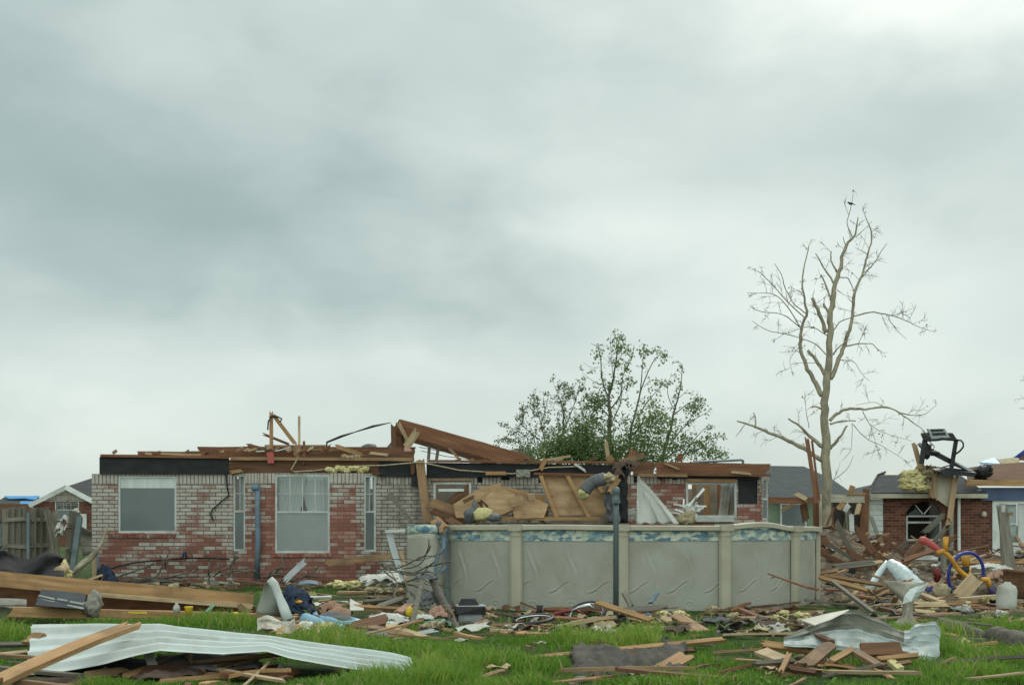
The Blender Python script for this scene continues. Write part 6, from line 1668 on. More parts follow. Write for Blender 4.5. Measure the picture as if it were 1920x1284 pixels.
T = [list(r) for r in zip(*rw)]
MB().sheet([r[:24] for r in T[:11]], .004).build('upper_fold', m['dulldark'], o)
MB().sheet([r[:24] for r in T[10:]], .004).build('lower_fold', m['metalg'], o)
MB().sheet([r[23:] for r in T], .004).build('end_fold', m['metalg'], o)
MB().prism([P(1503, 1163, 12.75), P(1560, 1150, 12.9), P(1592, 1144, 12.95), P(1560, 1160, 12.75), P(1527, 1172, 12.6)], V((0, .02, .01))).build('curled_lip', m['rust'], o)
rw = []
for i in range(15):
    t_ = i / 14
    xl = interp([(0, 1652), (.25, 1672), (.45, 1693), (.8, 1690), (1, 1665)], t_)
    xr = interp([(0, 1738), (.2, 1725), (.4, 1712), (.8, 1712), (1, 1730)], t_)
    y = 1090 + 84 * t_
    rw.append([P(xl + (xr - xl) * j / 10, y + (4 * (j / 10 - .5) if t_ < .3 else 0), 16.6 - .28 * math.sin(j / 10 * 3.14) * (1 - .3 * t_) - .4 * t_ + .07 * mnoise.noise(V((i * .3, j * .3, 4)))) for j in range(11)])
tws = MB().sheet(rw, .008).build('twisted_sheet', m['rust'], None, 'twisted tan sheet metal funnel standing on the metal sheet', 'metal sheet', smooth=True)
MB().sheet([[P(1740, 1092, 16.3), P(1722, 1098, 16.2), P(1706, 1104, 16.15)], [P(1732, 1106, 16.25), P(1716, 1111, 16.1), P(1696, 1116, 16.1)], [P(1716, 1124, 16.2), P(1708, 1127, 16.05), P(1692, 1132, 16.1)]], .008).build('fold_highlight', m['metal'], tws)  # bright flap added; its pale metal paints the highlight along the fold
o = empty('foil_duct', G(1680, 1112), 'split silver foil duct bent like a tent before the bungalow', 'duct')
MB().tube(smooth_path([P(1664, 1054, 22.4), P(1648, 1075, 22.2), P(1636, 1095, 22.0), P(1624, 1110, 21.8)], [.05, .06, .07, .09])[0], [.05 + .003 * i for i in range(13)], 8, squash=.5).build('narrow_leg', m['foil'], o, smooth=True)
MB().tube(smooth_path([P(1665, 1054, 22.4), P(1683, 1068, 22.2), P(1700, 1086, 22.0), P(1722, 1106, 21.8)], [.1] * 4)[0], [.08 + .08 * math.sin(min(1, i / 8) * 1.5) + (.012 if i % 2 else 0) for i in range(13)], 10, squash=.6).build('wide_leg', m['foil'], o, smooth=True)
b = MB()
sp, sr = smooth_path([P(1764, 1176, 16.0), P(1800, 1184, 15.6), P(1840, 1202, 15.2), P(1866, 1210, 15.0)], [.12, .125, .12, .07], 9)
b.tube(sp, sr, 10)
b.rough(.035, 5.0)
lg = b.build('fallen_log', m['log'], None, 'sawn fallen log with pale cut end in the right foreground', 'log', smooth=True)
dirn = (sp[0] - sp[1]).normalized()
MB().tube([sp[0], sp[0] + dirn * .012], .112, 12).build('cut_end', m['pale'], lg)
b = MB()
sp, sr = smooth_path([P(1845, 1196, 14.9), P(1880, 1200, 14.6), P(1925, 1215, 14.2), P(2000, 1232, 13.8)], [.10, .16, .17, .17], 12)
b.tube(sp, sr, 10)
b.rough(.035, 5.0)
b.build('fallen_log', m['log'], None, 'thick dark fallen log running off the right edge', 'log', smooth=True)
MB().tube(smooth_path([P(1700, 1150, 16.4), P(1760, 1158, 16.2), P(1800, 1166, 16), P(1860, 1172, 15.8)], [.02] * 4)[0], .018, 5).build('fallen_branch', m['dbark'], None, 'thin dark branch lying above the sawn log', 'branch')
MB().tube(smooth_path([P(1762, 1206, 14.6), P(1800, 1204, 14.6), P(1850, 1206, 14.5)], [.06, .06, .05])[0], .06, 8).build('fallen_branch', m['log'], None, 'short dark log under the sawn log', 'log', smooth=True)
MB().tube(smooth_path([P(1810, 1214, 14.2), P(1850, 1218, 14.1), P(1900, 1224, 14)], [.05] * 3)[0], .045, 8).build('fallen_branch', m['bark'], None, 'pale branch under the thick dark log', 'branch', smooth=True)
for (x0, y0, x1, y1, Y0, Y1, w_, mt, lab) in (
        (1422, 1206, 1530, 1220, 14.0, 13.7, .08, 'orange', 'brown board jutting left from under the metal sheet'), (1505, 1250, 1560, 1206, 12.6, 13.6, .12, 'wood', 'broad brown board leaning up to the metal sheet'),
        (1556, 1240, 1600, 1216, 12.9, 13.4, .06, 'orange', 'thin bright board in front of the metal sheet'), (1600, 1218, 1705, 1216, 13.2, 13.3, .14, 'brown', 'dark broken plank lying on the metal sheet fold'),
        (1640, 1236, 1722, 1228, 12.8, 13.0, .045, 'orange', 'bright lath along the lower edge of the metal sheet'), (1605, 1222, 1655, 1252, 13.1, 12.4, .08, 'wood', 'brown board sticking out of the sheet toward the grass'),
        (1668, 1238, 1690, 1256, 12.8, 12.4, .08, 'insul', 'pale yellow block in the grass right of the boards'), (1420, 1218, 1475, 1240, 13.5, 12.8, .14, 'pale', 'pale plywood offcut in the grass left of the sheet'),
        (1410, 1244, 1490, 1238, 12.6, 12.8, .04, 'gray', 'grey lath in the grass left of the broad board'), (1530, 1190, 1562, 1204, 14.0, 13.6, .05, 'brown', 'dark stick lying on the metal sheet'),
        (1680, 1246, 1708, 1240, 12.6, 12.7, .03, 'wood', 'thin stick in the grass by the pale yellow block'), (1540, 1262, 1475, 1252, 12.0, 12.3, .05, 'brown', 'dark rotten stick in the grass below the broad board')):
    Y0, Y1 = Y0 * .915, Y1 * .915
    plank('board', P(x0, y0, Y0), P(x1, y1, Y1), w_, .04, m[mt], lab, 'board', 'boards around the crumpled metal sheet', jag=.9, n=(0, -.7, .6))
frizz('insulation_clump', [(P(1790, 1220, 13.9), (.14, .1, .05)), (P(1770, 1222, 13.9), (.1, .1, .04)), (P(1830, 1226, 13.7), (.08, .07, .04))], 'tan', 'tan insulation lump below the sawn log', 'insulation', amp=.6)
frizz('insulation_clump', [(P(1808, 1208, 14.4), (.06, .06, .06))], 'insul', 'small yellow tuft against the sawn log', 'insulation', amp=.6)
frizz('paper_cup', [(P(1775, 1200, 14.9), (.05, .05, .05))], 'rag', 'crumpled white cup beside the sawn log end', 'cup', amp=.4)
# dark shingle bundle and boards in the bottom centre
rw = []
for j in range(22):
    row = []
    for i in range(40):
        e = 14 * mnoise.noise(V((j * .35, 3, 0)))
        x = 1072 + e + (215 + 10 * mnoise.noise(V((j * .4, 8, 1)))) * i / 39
        y = 1216 + 74 * j / 21 - 6 * math.sin(i * .2 + .5) + (8 * mnoise.noise(V((i * .3, 1, 5))) if j in (0, 1) else 0)
        d_ = math.sin(math.pi * i / 39) * math.sin(math.pi * j / 21)
        row.append(P(x, y, 13.2 - 1.9 * j / 21) + V((0, 0, .02 + .09 * d_ + .16 * d_ ** .5 * (.3 - abs(mnoise.noise(V((i * .16, j * .35, 2))))) + .05 * mnoise.noise(V((i * .45, j * .6, 4))))))
    rw.append(row)
MB().sheet(rw, .03).build('shingle_heap', m['roofelt'], None, 'dark torn roofing felt heap at the bottom centre', 'roofing felt', smooth=True)
for (x0, y0, x1, y1, Y0, Y1, w_, mt, lab) in (
        (992, 1234, 1358, 1198, 12.9, 13.6, .055, 'orange', 'very long thin lath crossing the dark felt heap'), (1196, 1280, 1292, 1226, 11.4, 12.4, .15, 'orange', 'broad bright board lying over the dark felt heap'),
        (1188, 1238, 1210, 1258, 12.4, 12.0, .07, 'wood', 'short brown board on the dark felt heap'), (1150, 1228, 1305, 1218, 12.9, 13.1, .05, 'brown', 'dark lath under the very long lath'),
        (1180, 1231, 1280, 1226, 12.6, 12.8, .03, 'redwood', 'reddish lath on top of the dark felt heap'), (1096, 1216, 1140, 1212, 13.4, 13.5, .05, 'brown', 'dark stick behind the dark felt heap'),
        (1262, 1250, 1284, 1260, 12.0, 11.8, .06, 'wood', 'brown scrap at the right end of the dark felt heap'), (1335, 1250, 1352, 1248, 12.4, 12.4, .03, 'pale', 'pale splinter in the grass right of the felt heap')):
    plank('board', P(x0, y0, Y0), P(x1, y1, Y1), w_, .035, m[mt], lab, 'board', 'boards on the dark felt heap', jag=.8, n=(0, -.6, .8))
plank('stick', P(1242, 1200, 14.0), P(1252, 1204, 13.9), .12, .05, m['navy'], 'small dark scrap behind the very long lath', 'scrap')

# ------------------------------------------------------------------ toy tricycle and things around it on the right
o = empty('toy_tricycle', G(1815, 1122), 'overturned toy tricycle with blue wheel, yellow frame and red seat', 'tricycle')
TYC = 22.9
hub = P(1811, 1076, TYC)
hoop(hub, .39, V((.93, .37, 0)), V((.05, -.12, 1)).normalized(), .031, 'royal', 'wheel', o, a0=-.15, a1=3.9)
MB().tube(smooth_path([P(1768, 1032, TYC - .3), P(1783, 1046, TYC - .3), P(1796, 1066, TYC - .25), P(1812, 1080, TYC - .2), P(1818, 1084, TYC - .2)], [.06] * 5)[0], .043, 9).tube([P(1773, 1034, TYC - .3), P(1773, 1020, TYC - .3), P(1773, 1006, TYC - .3)], [.045, .043, .05], 9).tube([P(1756, 1035, TYC - .3), P(1770, 1033, TYC - .3)], .045, 8).build('frame', m['yellow'], o, smooth=True)
MB().tube([P(1840, 1086, TYC - .4), P(1852, 1086, TYC - .4), P(1856, 1102, TYC - .4)], [.045, .05, .05], 8).build('fork', m['yellow'], o, smooth=True)
MB().tube([P(1811, 1042, TYC + .2), P(1812, 1062, TYC + .2)], [.09, .06], 8).tube([P(1806, 1064, TYC + .2), P(1818, 1066, TYC + .2), P(1816, 1080, TYC)], .04, 8).build('fork', m['yellow'], o, smooth=True)
MB().tube([P(1855, 1100, TYC - .4), P(1862, 1110, TYC - .4), P(1869, 1118, TYC - .4)], [.06, .065, .055], 8).build('handle_grip', m['purple'], o, smooth=True)
st = MB().tube(smooth_path([P(1724, 1012, TYC - .3), P(1733, 1013, TYC - .3), P(1748, 1022, TYC - .3), P(1764, 1034, TYC - .3)], [.05, .1, .09, .05])[0], [.03, .05, .06, .066, .068, .066, .064, .062, .06, .055, .05, .045, .045], 10, squash=.6)
st.build('seat', m['red'], o, smooth=True)
MB().lathe(P(1809, 1068, TYC - .02), [(.02, -.03), (.07, -.02), (.07, .04), (.03, .05)], 12, Matrix.Rotation(1.4, 4, 'X')).build('hub', m['black'], o, smooth=True)
plank('plank', P(1790, 1128, 21.9), P(1836, 1076, 22.3), .26, .04, m['pale'], 'wide pinkish tan plank leaning on the toy tricycle', 'board', jag=.5)
plank('fence_post', P(1897, 1085, 23.5), P(1878, 945, 24.0), .19, .06, m['gray'], 'grey split fence post leaning at the bungalow door', 'post', jag=1.0)
plank('lath', P(1880, 1082, 23.4), P(1875, 946, 23.9), .04, .03, m['gray'], 'thin grey lath beside the split fence post', 'lath')
plank('board', P(1888, 963, 23.9), P(1900, 963, 23.8), .06, .04, m['wood'], 'short board end nailed to the split fence post', 'board')
b = MB().lathe(G(1886, 1146), [(.10, 0), (.15, .02), (.16, .12), (.155, .34), (.13, .40), (.06, .43), (.05, .46)], 16, Matrix.Rotation(.06, 4, 'Y') @ Matrix.Diagonal((1, .7, 1, 1)))
b.build('plastic_jug', m['rag'], None, 'dirty white plastic jug at the right edge', 'jug', smooth=True)
b = MB().lathe(P(1912, 1122, 21.5), [(.2, 0), (.27, .05), (.30, .3), (.30, .42), (.32, .43), (.32, .47), (.26, .48)], 18, Matrix.Rotation(.1, 4, 'Y'))
b.build('garden_pot', m['brown'], None, 'brown round tub at the right edge', 'tub', smooth=True)
for (x0, y0, x1, y1, Y0, Y1, w_, mt, lab) in (
        (1690, 1052, 1752, 1030, 25, 26, .09, 'redwood', 'reddish beam rising behind the toy seat'), (1795, 1055, 1960, 1055, 25, 25, .05, 'orange', 'long lath lying behind the toy wheel'),
        (1722, 1112, 1770, 1130, 20.9, 20.0, .09, 'pale', 'pale board lying left of the toy wheel'), (1712, 1134, 1780, 1133, 19.6, 19.6, .09, 'pale', 'straight pale board on the grass below the toy'),
        (1712, 1145, 1760, 1150, 18.8, 18.6, .06, 'pale', 'thin pale board nearest the sheet funnel'), (1736, 1108, 1752, 1100, 21.6, 21.6, .06, 'royal', 'short blue strip left of the toy wheel'),
        (1535, 1082, 1640, 1110, 21.5, 20.6, .07, 'orange', 'long bright lath slanting right of the pool end'), (1540, 1078, 1690, 1102, 22.5, 21.5, .06, 'wood', 'long brown lath slanting behind the bright lath'),
        (1560, 1090, 1640, 1150, 21.0, 18.8, .06, 'gray', 'grey lath sloping toward the metal sheet'), (1535, 1075, 1575, 1068, 23.0, 23.2, .06, 'wood', 'short brown board at the pool end'),
        (1558, 1064, 1645, 1054, 24.4, 24.8, .13, 'gray', 'grey brown broken log beam in the rubble'), (1600, 1062, 1655, 1052, 24.9, 25.2, .07, 'pale', 'pale bent board on the rubble before the siding'),
        (1700, 1046, 1760, 1046, 26, 26, .10, 'white', 'white sill lying on the rubble under the arched window'), (1768, 1000, 1769, 1075, 24.5, 24.3, .10, 'gray', 'grey post behind the toy frame'),
        (1775, 1130, 1838, 1128, 20.3, 20.2, .05, 'wood', 'brown lath under the leaning plank')):
    plank('board', P(x0, y0, Y0), P(x1, y1, Y1), w_, .05, m[mt], lab, 'board', 'boards in the rubble right of the pool', jag=.8, n=(0, -.8, .5))
frizz('red_scrap', [(P(1757, 1077, 23.4), (.07, .06, .12))], 'darkred', 'dark red fabric scrap left of the toy wheel', 'scrap', amp=.4)
frizz('pink_cloth', [(P(1862, 1083, 22.6), (.1, .08, .12)), (P(1875, 1078, 22.6), (.1, .08, .1))], 'pinkrag', 'pink cloth bundle right of the leaning plank', 'cloth', amp=.5)
frizz('white_cloth', [(P(1855, 1063, 23.6), (.3, .2, .07)), (P(1872, 1066, 23.5), (.16, .15, .06))], 'rag', 'white cloth lying behind the toy wheel', 'cloth', amp=.5)
frizz('cloth', [(P(1743, 1098, 22), (.14, .1, .06)), (P(1728, 1100, 22), (.12, .1, .05))], 'pinkrag', 'salmon cloth left of the toy wheel', 'cloth', amp=.5)
frizz('stone', [(P(1765, 1108, 21.4), (.14, .12, .13))], 'tan', 'tan lump left of the toy wheel foot', 'rubble', amp=.35)

# fine rubble right of the pool, dark soil bank (uncountable)
vs, fs = [], []
nx_, ny_ = 90, 50
def bank(x, y):
    a = max(0, min(1, (x - 4.6) / .8)) * max(0, min(1, (14.5 - x) / 1.0)) * max(0, min(1, (y - 20.0) / 3.0)) * max(0, min(1, (33 - y) / 2.5))
    a *= 1 - .85 * max(0, 1 - ((x - 8.2) / 1.5) ** 2) * max(0, 1 - ((y - 22.2) / 1.9) ** 2)
    a += .9 * math.exp(-((x - 7.2) / 1.3) ** 2 - ((y - 28.6) / 2.2) ** 2)
    return a * ((.12 + .44 * min(1, max(0, (y - 23.2) / 5))) + (.10 + .2 * min(1, max(0, (y - 22.5) / 3))) * mnoise.noise(V((x * .9, y * .7, 3))) + .12 * mnoise.noise(V((x * 3.1, y * 2.6, 6))) + .07 * mnoise.noise(V((x * 9, y * 8, 2))))
for j in range(ny_ + 1):
    for i in range(nx_ + 1):
        x, y = 4.4 + 10.3 * i / nx_, 19.8 + 13.4 * j / ny_
        vs.append(V((x, y, gh(x, y) - .03 + bank(x, y))))
fs = [(j * (nx_ + 1) + i, j * (nx_ + 1) + i + 1, (j + 1) * (nx_ + 1) + i + 1, (j + 1) * (nx_ + 1) + i) for j in range(ny_) for i in range(nx_)]
m['rub'] = surf('fine_rubble', [(.25, (.03, .022, .016)), (.45, (.09, .065, .045)), (.6, (.17, .135, .095)), (.78, (.33, .29, .22))], rough=.95, scale=(6, 6, 6), detail=9, bump=1.0, bdist=.06)
MB().add(vs, fs).build('rubble_bank', m['rub'], kind='stuff', label='dark bank of fine rubble between the pool and the bungalow', smooth=True)

# ------------------------------------------------------------------ scattered small debris, each piece its own object
def proto_mesh(kind, i):
    r_ = random.Random(i * 13 + 5)
    if kind == 'board': return plank_mesh('board_scrap', r_.uniform(.25, .95), r_.uniform(.03, .10), r_.uniform(.015, .04), m['wood'], 1.0, r_.uniform(-.01, .02), i)
    if kind == 'stick': return plank_mesh('stick_scrap', r_.uniform(.4, 1.4), r_.uniform(.018, .045), r_.uniform(.012, .03), m['wood'], 2.0, r_.uniform(-.006, .008), i)
    b = MB()
    if kind == 'tuft':
        for k in range(3): b.blob((r_.uniform(-.06, .06), r_.uniform(-.05, .05), .02), (r_.uniform(.04, .10), r_.uniform(.04, .08), r_.uniform(.02, .045)), .9, 3, i * 3 + k, 3)
    elif kind == 'chunk':
        b.box(-r_.uniform(.05, .11), r_.uniform(.05, .11), -.05, .05, 0, r_.uniform(.03, .07), None, .022)
    elif kind == 'sheet':
        w_, l_ = r_.uniform(.12, .28), r_.uniform(.15, .4)
        b.sheet([[V((l_ * (a / 5 - .5), w_ * (c / 4 - .5), .03 + .07 * mnoise.noise(V((a * .6, c * .6, i * 2.3))))) for c in range(5)] for a in range(6)], .006)
    me = bpy.data.meshes.new(kind + '_scrap')
    me.from_pydata([tuple(v) for v in b.v], [], b.f)
    me.materials.append(m['wood'])
    if kind == 'tuft': me.polygons.foreach_set('use_smooth', [True] * len(me.polygons))
    return me
PROT = {k: [proto_mesh(k, i) for i in range(6)] for k in ('board', 'stick', 'tuft', 'chunk', 'sheet')}
CACHE = {}
def scat(kind, n, region, mats, name, label, cat, group, zf_=None, lift=.02, seed=1, pitch=.16, size=1.0):
    r_ = random.Random(seed)
    k = 0
    while k < n:
        x, y = region(r_)
        i = r_.randrange(6)
        mt = r_.choice(mats)
        key = (kind, i, mt)
        if key not in CACHE:
            me = PROT[kind][i].copy()
            me.materials[0] = m[mt]
            CACHE[key] = me
        o = bpy.data.objects.new(name, CACHE[key])
        COL.objects.link(o)
        z = gh(x, y) + (zf_(x, y) if zf_ else 0) + lift + r_.uniform(0, .03)
        o.location = (x, y, z)
        o.rotation_euler = (r_.uniform(-.3, .3), r_.uniform(-pitch, pitch), r_.uniform(0, 6.28))
        s_ = r_.uniform(.7, 1.35) * size
        o.scale = (s_, s_, s_)
        tag(o, label, cat, group)
        k += 1
def reg(px0, px1, py0, py1):
    def f_(r_):
        g = G(r_.uniform(px0, px1), r_.uniform(py0, py1))
        return g.x, g.y
    return f_
WD = ['wood', 'wood', 'brown', 'pale', 'gray', 'orange', 'redwood']
scat('board', 30, reg(850, 1540, 1147, 1166), WD, 'board_scrap', 'small board scrap in the litter strip along the pool base', 'wood scrap', 'board scraps along the pool base', seed=1)
scat('tuft', 14, reg(860, 1540, 1148, 1170), ['tan', 'tan', 'insul'], 'insulation_scrap', 'small tan insulation tuft in the litter strip along the pool base', 'insulation', 'insulation tufts along the pool base', seed=2)
scat('sheet', 22, reg(850, 1545, 1146, 1165), ['brownrag', 'log', 'tan', 'brown'], 'rubble_chunk', 'small brown scrap in the litter strip along the pool base', 'scrap', 'brown scraps along the pool base', seed=3)
def toyfree(f_):
    def g_(r_):
        for _ in range(20):
            x, y = f_(r_)
            if not (7.0 < x < 9.4 and 20.6 < y < 23.2) or r_.random() < .12: return x, y
        return x, y
    return g_
rb = toyfree(lambda r_: (lambda t_, y: (y * (1545 - 960) / F + t_ * y * (440) / F, y))(r_.random(), r_.uniform(19.5, 28.5)))
scat('board', 95, rb, WD, 'board_scrap', 'broken board in the rubble bank right of the pool', 'wood scrap', 'broken boards in the rubble bank', bank, .04, 4, .45)
scat('tuft', 30, rb, ['tan', 'insul', 'tan', 'pinkins'], 'insulation_scrap', 'insulation tuft in the rubble bank right of the pool', 'insulation', 'insulation tufts in the rubble bank', bank, .02, 5)
scat('chunk', 34, rb, ['brownrag', 'felt', 'bay', 'concrete', 'tan'], 'rubble_chunk', 'broken masonry chunk in the rubble bank right of the pool', 'rubble', 'rubble chunks in the rubble bank', bank, .02, 6)
scat('sheet', 45, rb, ['rag', 'felt', 'ply', 'dull', 'brownrag', 'brownrag', 'felt'], 'sheet_scrap', 'bent sheet scrap in the rubble bank right of the pool', 'scrap', 'sheet scraps in the rubble bank', bank, .04, 7)
scat('board', 26, reg(540, 860, 1105, 1200), WD, 'board_scrap', 'small board scrap on the lawn left of the pool', 'wood scrap', 'board scraps on the lawn left of the pool', seed=8)
scat('tuft', 24, reg(560, 850, 1100, 1190), ['tan', 'insul', 'rag', 'pinkins'], 'insulation_scrap', 'small insulation tuft on the lawn left of the pool', 'insulation', 'insulation tufts on the lawn left of the pool', seed=9)
scat('sheet', 26, reg(560, 860, 1105, 1190), ['rag', 'greyrag', 'ply', 'brownrag', 'navy', 'pinkrag'], 'sheet_scrap', 'crumpled scrap on the lawn left of the pool', 'scrap', 'crumpled scraps on the lawn left of the pool', seed=10)
scat('chunk', 26, lambda r_: (r_.uniform(-9.4, -1.8), r_.uniform(27.2, 28.0)), ['bay', 'bay', 'grayb', 'tan', 'brown'], 'rubble_chunk', 'brick fragment at the foot of the whitewashed wall', 'rubble', 'brick fragments at the foot of the whitewashed wall', seed=11)
scat('board', 22, lambda r_: (r_.uniform(-9.4, -1.8), r_.uniform(24.5, 28.0)), WD, 'board_scrap', 'small board scrap before the whitewashed wall', 'wood scrap', 'board scraps before the whitewashed wall', seed=12)
scat('sheet', 26, reg(1340, 1740, 1158, 1185), ['tan', 'brownrag', 'log', 'gray'], 'sheet_scrap', 'small scrap in the grass before the right pool end', 'scrap', 'scraps before the right pool end', seed=13)
scat('board', 30, reg(1330, 1900, 1140, 1180), WD, 'board_scrap', 'small board scrap in the grass before the toy and right pool end', 'wood scrap', 'board scraps before the right pool end', seed=14)
scat('tuft', 22, reg(1560, 1900, 1125, 1165), ['tan', 'insul', 'rag'], 'insulation_scrap', 'pale insulation tuft in the grass before the toy', 'insulation', 'insulation tufts before the toy', seed=15)
scat('board', 16, reg(900, 1250, 1160, 1192), WD, 'board_scrap', 'small board scrap in the grass around the bicycle', 'wood scrap', 'board scraps around the bicycle', seed=16)
scat('board', 14, reg(120, 560, 1262, 1300), WD, 'board_scrap', 'wood scrap at the bottom left edge under the metal panel', 'wood scrap', 'wood scraps at the bottom left', seed=17)
scat('board', 12, reg(1500, 1730, 1245, 1275), WD, 'board_scrap', 'wood scrap below the crumpled metal sheet', 'wood scrap', 'wood scraps below the metal sheet', seed=18)
scat('stick', 38, reg(850, 1540, 1146, 1180), WD, 'stick_scrap', 'thin splintered stick in the litter along the pool base', 'stick', 'splintered sticks along the pool base', seed=21)
scat('stick', 90, rb, WD, 'stick_scrap', 'thin splintered stick in the rubble bank right of the pool', 'stick', 'splintered sticks in the rubble bank', bank, .05, 22, .5)
scat('stick', 36, reg(540, 860, 1098, 1205), WD, 'stick_scrap', 'thin splintered stick on the lawn left of the pool', 'stick', 'splintered sticks on the lawn left of the pool', seed=23)
scat('stick', 34, lambda r_: (r_.uniform(-9.4, -1.8), r_.uniform(24.0, 28.0)), WD, 'stick_scrap', 'thin splintered stick before the whitewashed wall', 'stick', 'splintered sticks before the whitewashed wall', seed=24)
scat('stick', 44, reg(1330, 1920, 1135, 1200), WD, 'stick_scrap', 'thin splintered stick in the grass before the toy and right pool end', 'stick', 'splintered sticks before the right pool end', seed=25)
scat('stick', 16, reg(60, 560, 1225, 1300), WD, 'stick_scrap', 'thin splintered stick under and before the white metal panel', 'stick', 'splintered sticks at the white metal panel', seed=26)
scat('stick', 14, reg(960, 1380, 1195, 1290), WD, 'stick_scrap', 'thin splintered stick around the dark felt heap', 'stick', 'splintered sticks around the felt heap', seed=27)
scat('stick', 16, reg(1400, 1760, 1240, 1285), WD, 'stick_scrap', 'thin splintered stick around the crumpled metal sheet', 'stick', 'splintered sticks around the metal sheet', seed=28)
scat('sheet', 30, reg(860, 1540, 1165, 1200), ['rag', 'tan', 'brownrag', 'greyrag', 'pale', 'rust'], 'sheet_scrap', 'small torn scrap in the grass before the pool', 'scrap', 'torn scraps in the grass before the pool', seed=29)
r9 = random.Random(77)
for i in range(44):
    px, Y_ = r9.uniform(1538, 1720), r9.uniform(25.5, 32)
    x = (px - 960) * Y_ / F
    if px > 1665 and Y_ > 29: continue
    a, l_ = r9.uniform(.1, 1.3), r9.uniform(.5, 1.5)
    s_ = r9.choice((-1, 1))
    z = bank(x, Y_) * .8
    plank('rubble_board', (x, Y_, z), (x + s_ * l_ * math.cos(a), Y_ + r9.uniform(-.4, .4), z + l_ * math.sin(a) * .75), r9.uniform(.05, .16), .035, m[r9.choice(['brown', 'gray', 'gray', 'wood', 'brown', 'fence'])],
          'dark broken board sticking out of the tall rubble between pool and bungalow', 'board', 'broken boards sticking out of the rubble', jag=1.2)
scat('sheet', 20, reg(380, 1460, 1196, 1275), ['rag', 'tan', 'brownrag', 'greyrag', 'pale', 'rust', 'felt'], 'sheet_scrap', 'small torn scrap lying in the near grass', 'scrap', 'torn scraps in the near grass', seed=51, size=.55)
scat('board', 30, reg(300, 1900, 1196, 1290), WD, 'board_scrap', 'small broken wood chip lying in the near grass', 'wood scrap', 'wood chips in the near grass', seed=52, size=.7)
# bare vines and twigs before the whitewashed wall
for i, (x0, x1, lab) in enumerate(((195, 330, 'dark vine with twigs along the wall below the wide window'), (290, 440, 'bare twiggy bush at the foot of the whitewashed wall'), (440, 540, 'dark twigs tangled around the blue downspout'))):
    r_ = random.Random(40 + i)
    b = MB()
    for k in range(9):
        x = r_.uniform(x0, x1)
        y = r_.uniform(1078, 1096)
        a = r_.uniform(-1.6, -.2) if i else r_.uniform(-.45, .1)
        q = [P(x, y, HY - .45)]
        for s_ in range(6):
            a += r_.gauss(0, .35)
            x += math.cos(a) * (12 if i else 20)
            y = min(1097, y + math.sin(a) * (9 if i else 6))
            q.append(P(x, y, HY - .5 + r_.uniform(-.15, .1)))
        b.tube(smooth_path(q, [.02] * 7, 2)[0], r_.uniform(.008, .02), 4)
    b.build('bare_bush', m['dbark'], None, lab, 'twigs')
MB().tube(smooth_path([P(203, 1067, HY - .12), P(245, 1056, HY - .12), P(300, 1050, HY - .1), P(370, 1046, HY - .12), P(430, 1048, HY - .2)], [.02] * 5)[0], .018, 5).build('vine', m['black'], None, 'black cable sagging along the whitewashed wall', 'cable')
frizz('blue_rag', [(P(346, 1042, HY - .2), (.05, .05, .11))], 'navy', 'small navy rag caught on the whitewashed wall twigs', 'cloth', amp=.4)

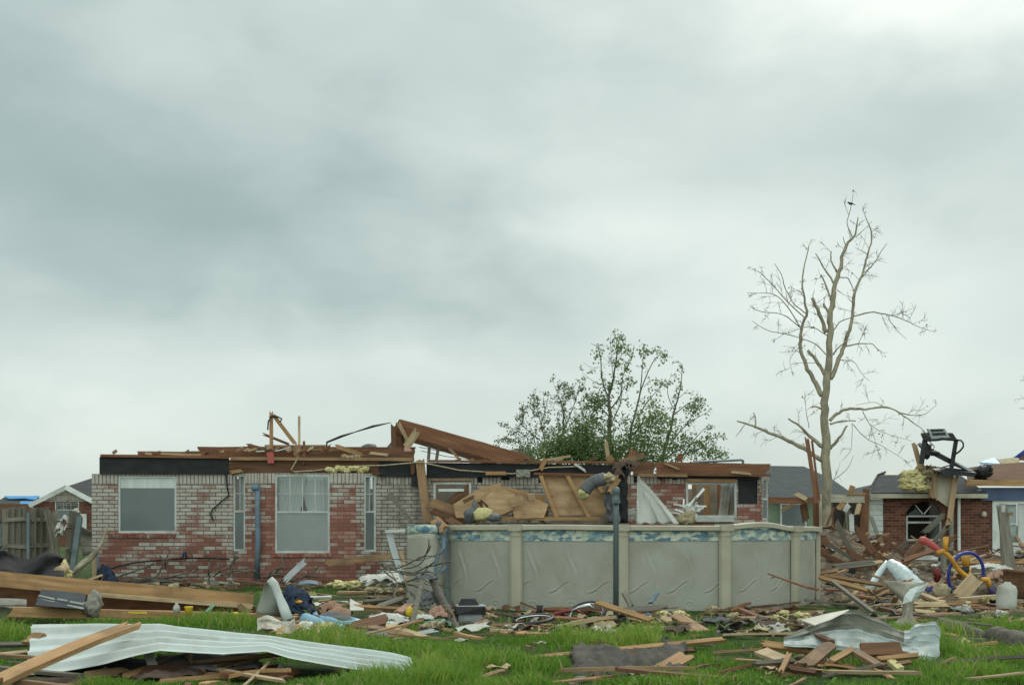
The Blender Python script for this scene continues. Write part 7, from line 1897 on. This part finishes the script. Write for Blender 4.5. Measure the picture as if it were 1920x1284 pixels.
# ------------------------------------------------------------------ grass
def in_pool(x, y): return ((x - PX) / (PA + .05)) ** 2 + ((y - PYc) / (PB_ + .05)) ** 2 < 1
def grass():
    rng = np.random.default_rng(4)
    vs, fs, cs = [], [], []
    def patch(x, y, s_=1.0):
        return mnoise.noise(V((x * .55 * s_, y * .55 * s_, 11)))
    total = 178000
    bpy.context.view_layer.update()
    CS = .06
    occ = np.zeros((int(24 / CS), int(24 / CS)), np.int8)       # x -12..12, y 8..32
    for ob in bpy.data.objects:
        if ob.type != 'MESH' or ob.get('kind') or ob.name.startswith('ground'): continue
        me_ = ob.data
        if len(me_.vertices) > 20000: continue
        Mw = ob.matrix_world
        co = [Mw @ v.co for v in me_.vertices]
        if min(c.z for c in co) > .3 or not any(8 < c.y < 30 for c in co): continue
        for e in me_.edges:
            a, b = co[e.vertices[0]], co[e.vertices[1]]
            n_ = max(1, int((a - b).length / .05))
            for q in range(n_ + 1):
                p = a.lerp(b, q / n_)
                if p.z > .55: continue
                ix, iy = int((p.x + 12) / CS), int((p.y - 8) / CS)
                if 0 <= ix < occ.shape[0] and 0 <= iy < occ.shape[1]: occ[ix, iy] = 1
    near = occ.astype(np.float32).copy()
    for d_ in range(1, 12):                                      # trampled grass on the street side of each piece
        near[:, :-d_] = np.maximum(near[:, :-d_], occ[:, d_:] * (1 - d_ / 14))
    ys = 9.6 * (28.4 / 9.6) ** (rng.random(total) ** 1.25)
    us = rng.uniform(-.55, .55, total)
    rn = rng.random((total, 8))
    for i in range(total):
        y = ys[i]
        x = us[i] * y
        if y > 18 and in_pool(x, y): continue
        if bank(x, y) > .05 and rn[i, 0] < .97: continue
        g = patch(x, y)
        dr = patch(x * 1.8 + 30, y * 1.8)
        if y > 16.5 and y < 20 and x > -1.2 and rn[i, 0] < (.93 if x < 5 else .8): continue
        if y > 20 and g < -.1 and rn[i, 0] < .8: continue
        if g < -.13 and rn[i, 0] < .8: continue
        ix, iy = int((x + 12) / CS), int((y - 8) / CS)
        nr = 0.0
        if 0 <= ix < occ.shape[0] and 0 <= iy < occ.shape[1]:
            if occ[ix, iy] and rn[i, 7] < .9: continue
            nr = float(near[ix, iy])
        tall = .07 + .22 * max(0, g + .05) + .17 * max(0, dr)
        if y > 18: tall = .03 + .04 * max(0, g)
        tall *= 1 - .55 * nr
        h = tall * (.5 + .9 * rn[i, 1])
        w_ = (.0035 + .0035 * rn[i, 2]) * (.6 + y / 18)
        a = rn[i, 3] * 6.283
        b_ = rn[i, 4] * 6.283
        ln = h * (.25 + .7 * rn[i, 5])
        z = gh(x, y) - .01
        cx, sx = math.cos(a) * w_, math.sin(a) * w_
        dx, dy = math.cos(b_) * ln, math.sin(b_) * ln
        k = len(vs)
        vs += [(x - cx, y - sx, z), (x + cx, y + sx, z), (x + cx * .8 + dx * .35, y + sx * .8 + dy * .35, z + h * .6), (x - cx * .8 + dx * .35, y - sx * .8 + dy * .35, z + h * .6), (x + dx, y + dy, z + h)]
        fs += [(k, k + 1, k + 2, k + 3), (k + 3, k + 2, k + 4)]
        c = .42 + .6 * g + .5 * (rn[i, 6] - .5) + .5 * max(0, dr)
        c = min(.92, max(0, c))
        if rn[i, 6] > .965: c = 1.0
        cs += [c] * 5
    me = bpy.data.meshes.new('grass')
    me.from_pydata(vs, [], fs)
    at = me.attributes.new('rnd', 'FLOAT', 'POINT')
    at.data.foreach_set('value', cs)
    me.materials.append(m['grass'])
    o = bpy.data.objects.new('grass', me)
    COL.objects.link(o)
    tag(o, 'bright green spring grass growing over the yard', 'grass', kind='stuff')
    # broad-leaved weeds among the grass
    lv = Leaves()
    r_ = random.Random(9)
    for i in range(4200):
        y = 9.8 + 9.5 * r_.random() ** 1.3
        x = r_.uniform(-.48, .48) * y
        if y > 16.5 and x > -1.2: continue
        if mnoise.noise(V((x * .7, y * .7, 21))) < .02: continue
        ix, iy = int((x + 12) / CS), int((y - 8) / CS)
        if 0 <= ix < occ.shape[0] and 0 <= iy < occ.shape[1] and near[ix, iy] > .15: continue
        h = r_.uniform(.03, .15)
        sh = r_.random()
        for k in range(r_.randint(4, 9)):
            lv.leaf(V((x + r_.gauss(0, .04), y + r_.gauss(0, .04), gh(x, y) + h * r_.uniform(.3, 1))), r_.uniform(.03, .065), r_, sh)
    me = bpy.data.meshes.new('weeds')
    me.from_pydata([tuple(v) for v in lv.v], [], lv.f)
    at = me.attributes.new('rnd', 'FLOAT', 'POINT')
    at.data.foreach_set('value', lv.c)
    me.materials.append(m['weed'])
    o = bpy.data.objects.new('weeds', me)
    COL.objects.link(o)
    tag(o, 'low broad-leaved weeds mixed into the grass', 'weeds', kind='stuff')


grass()
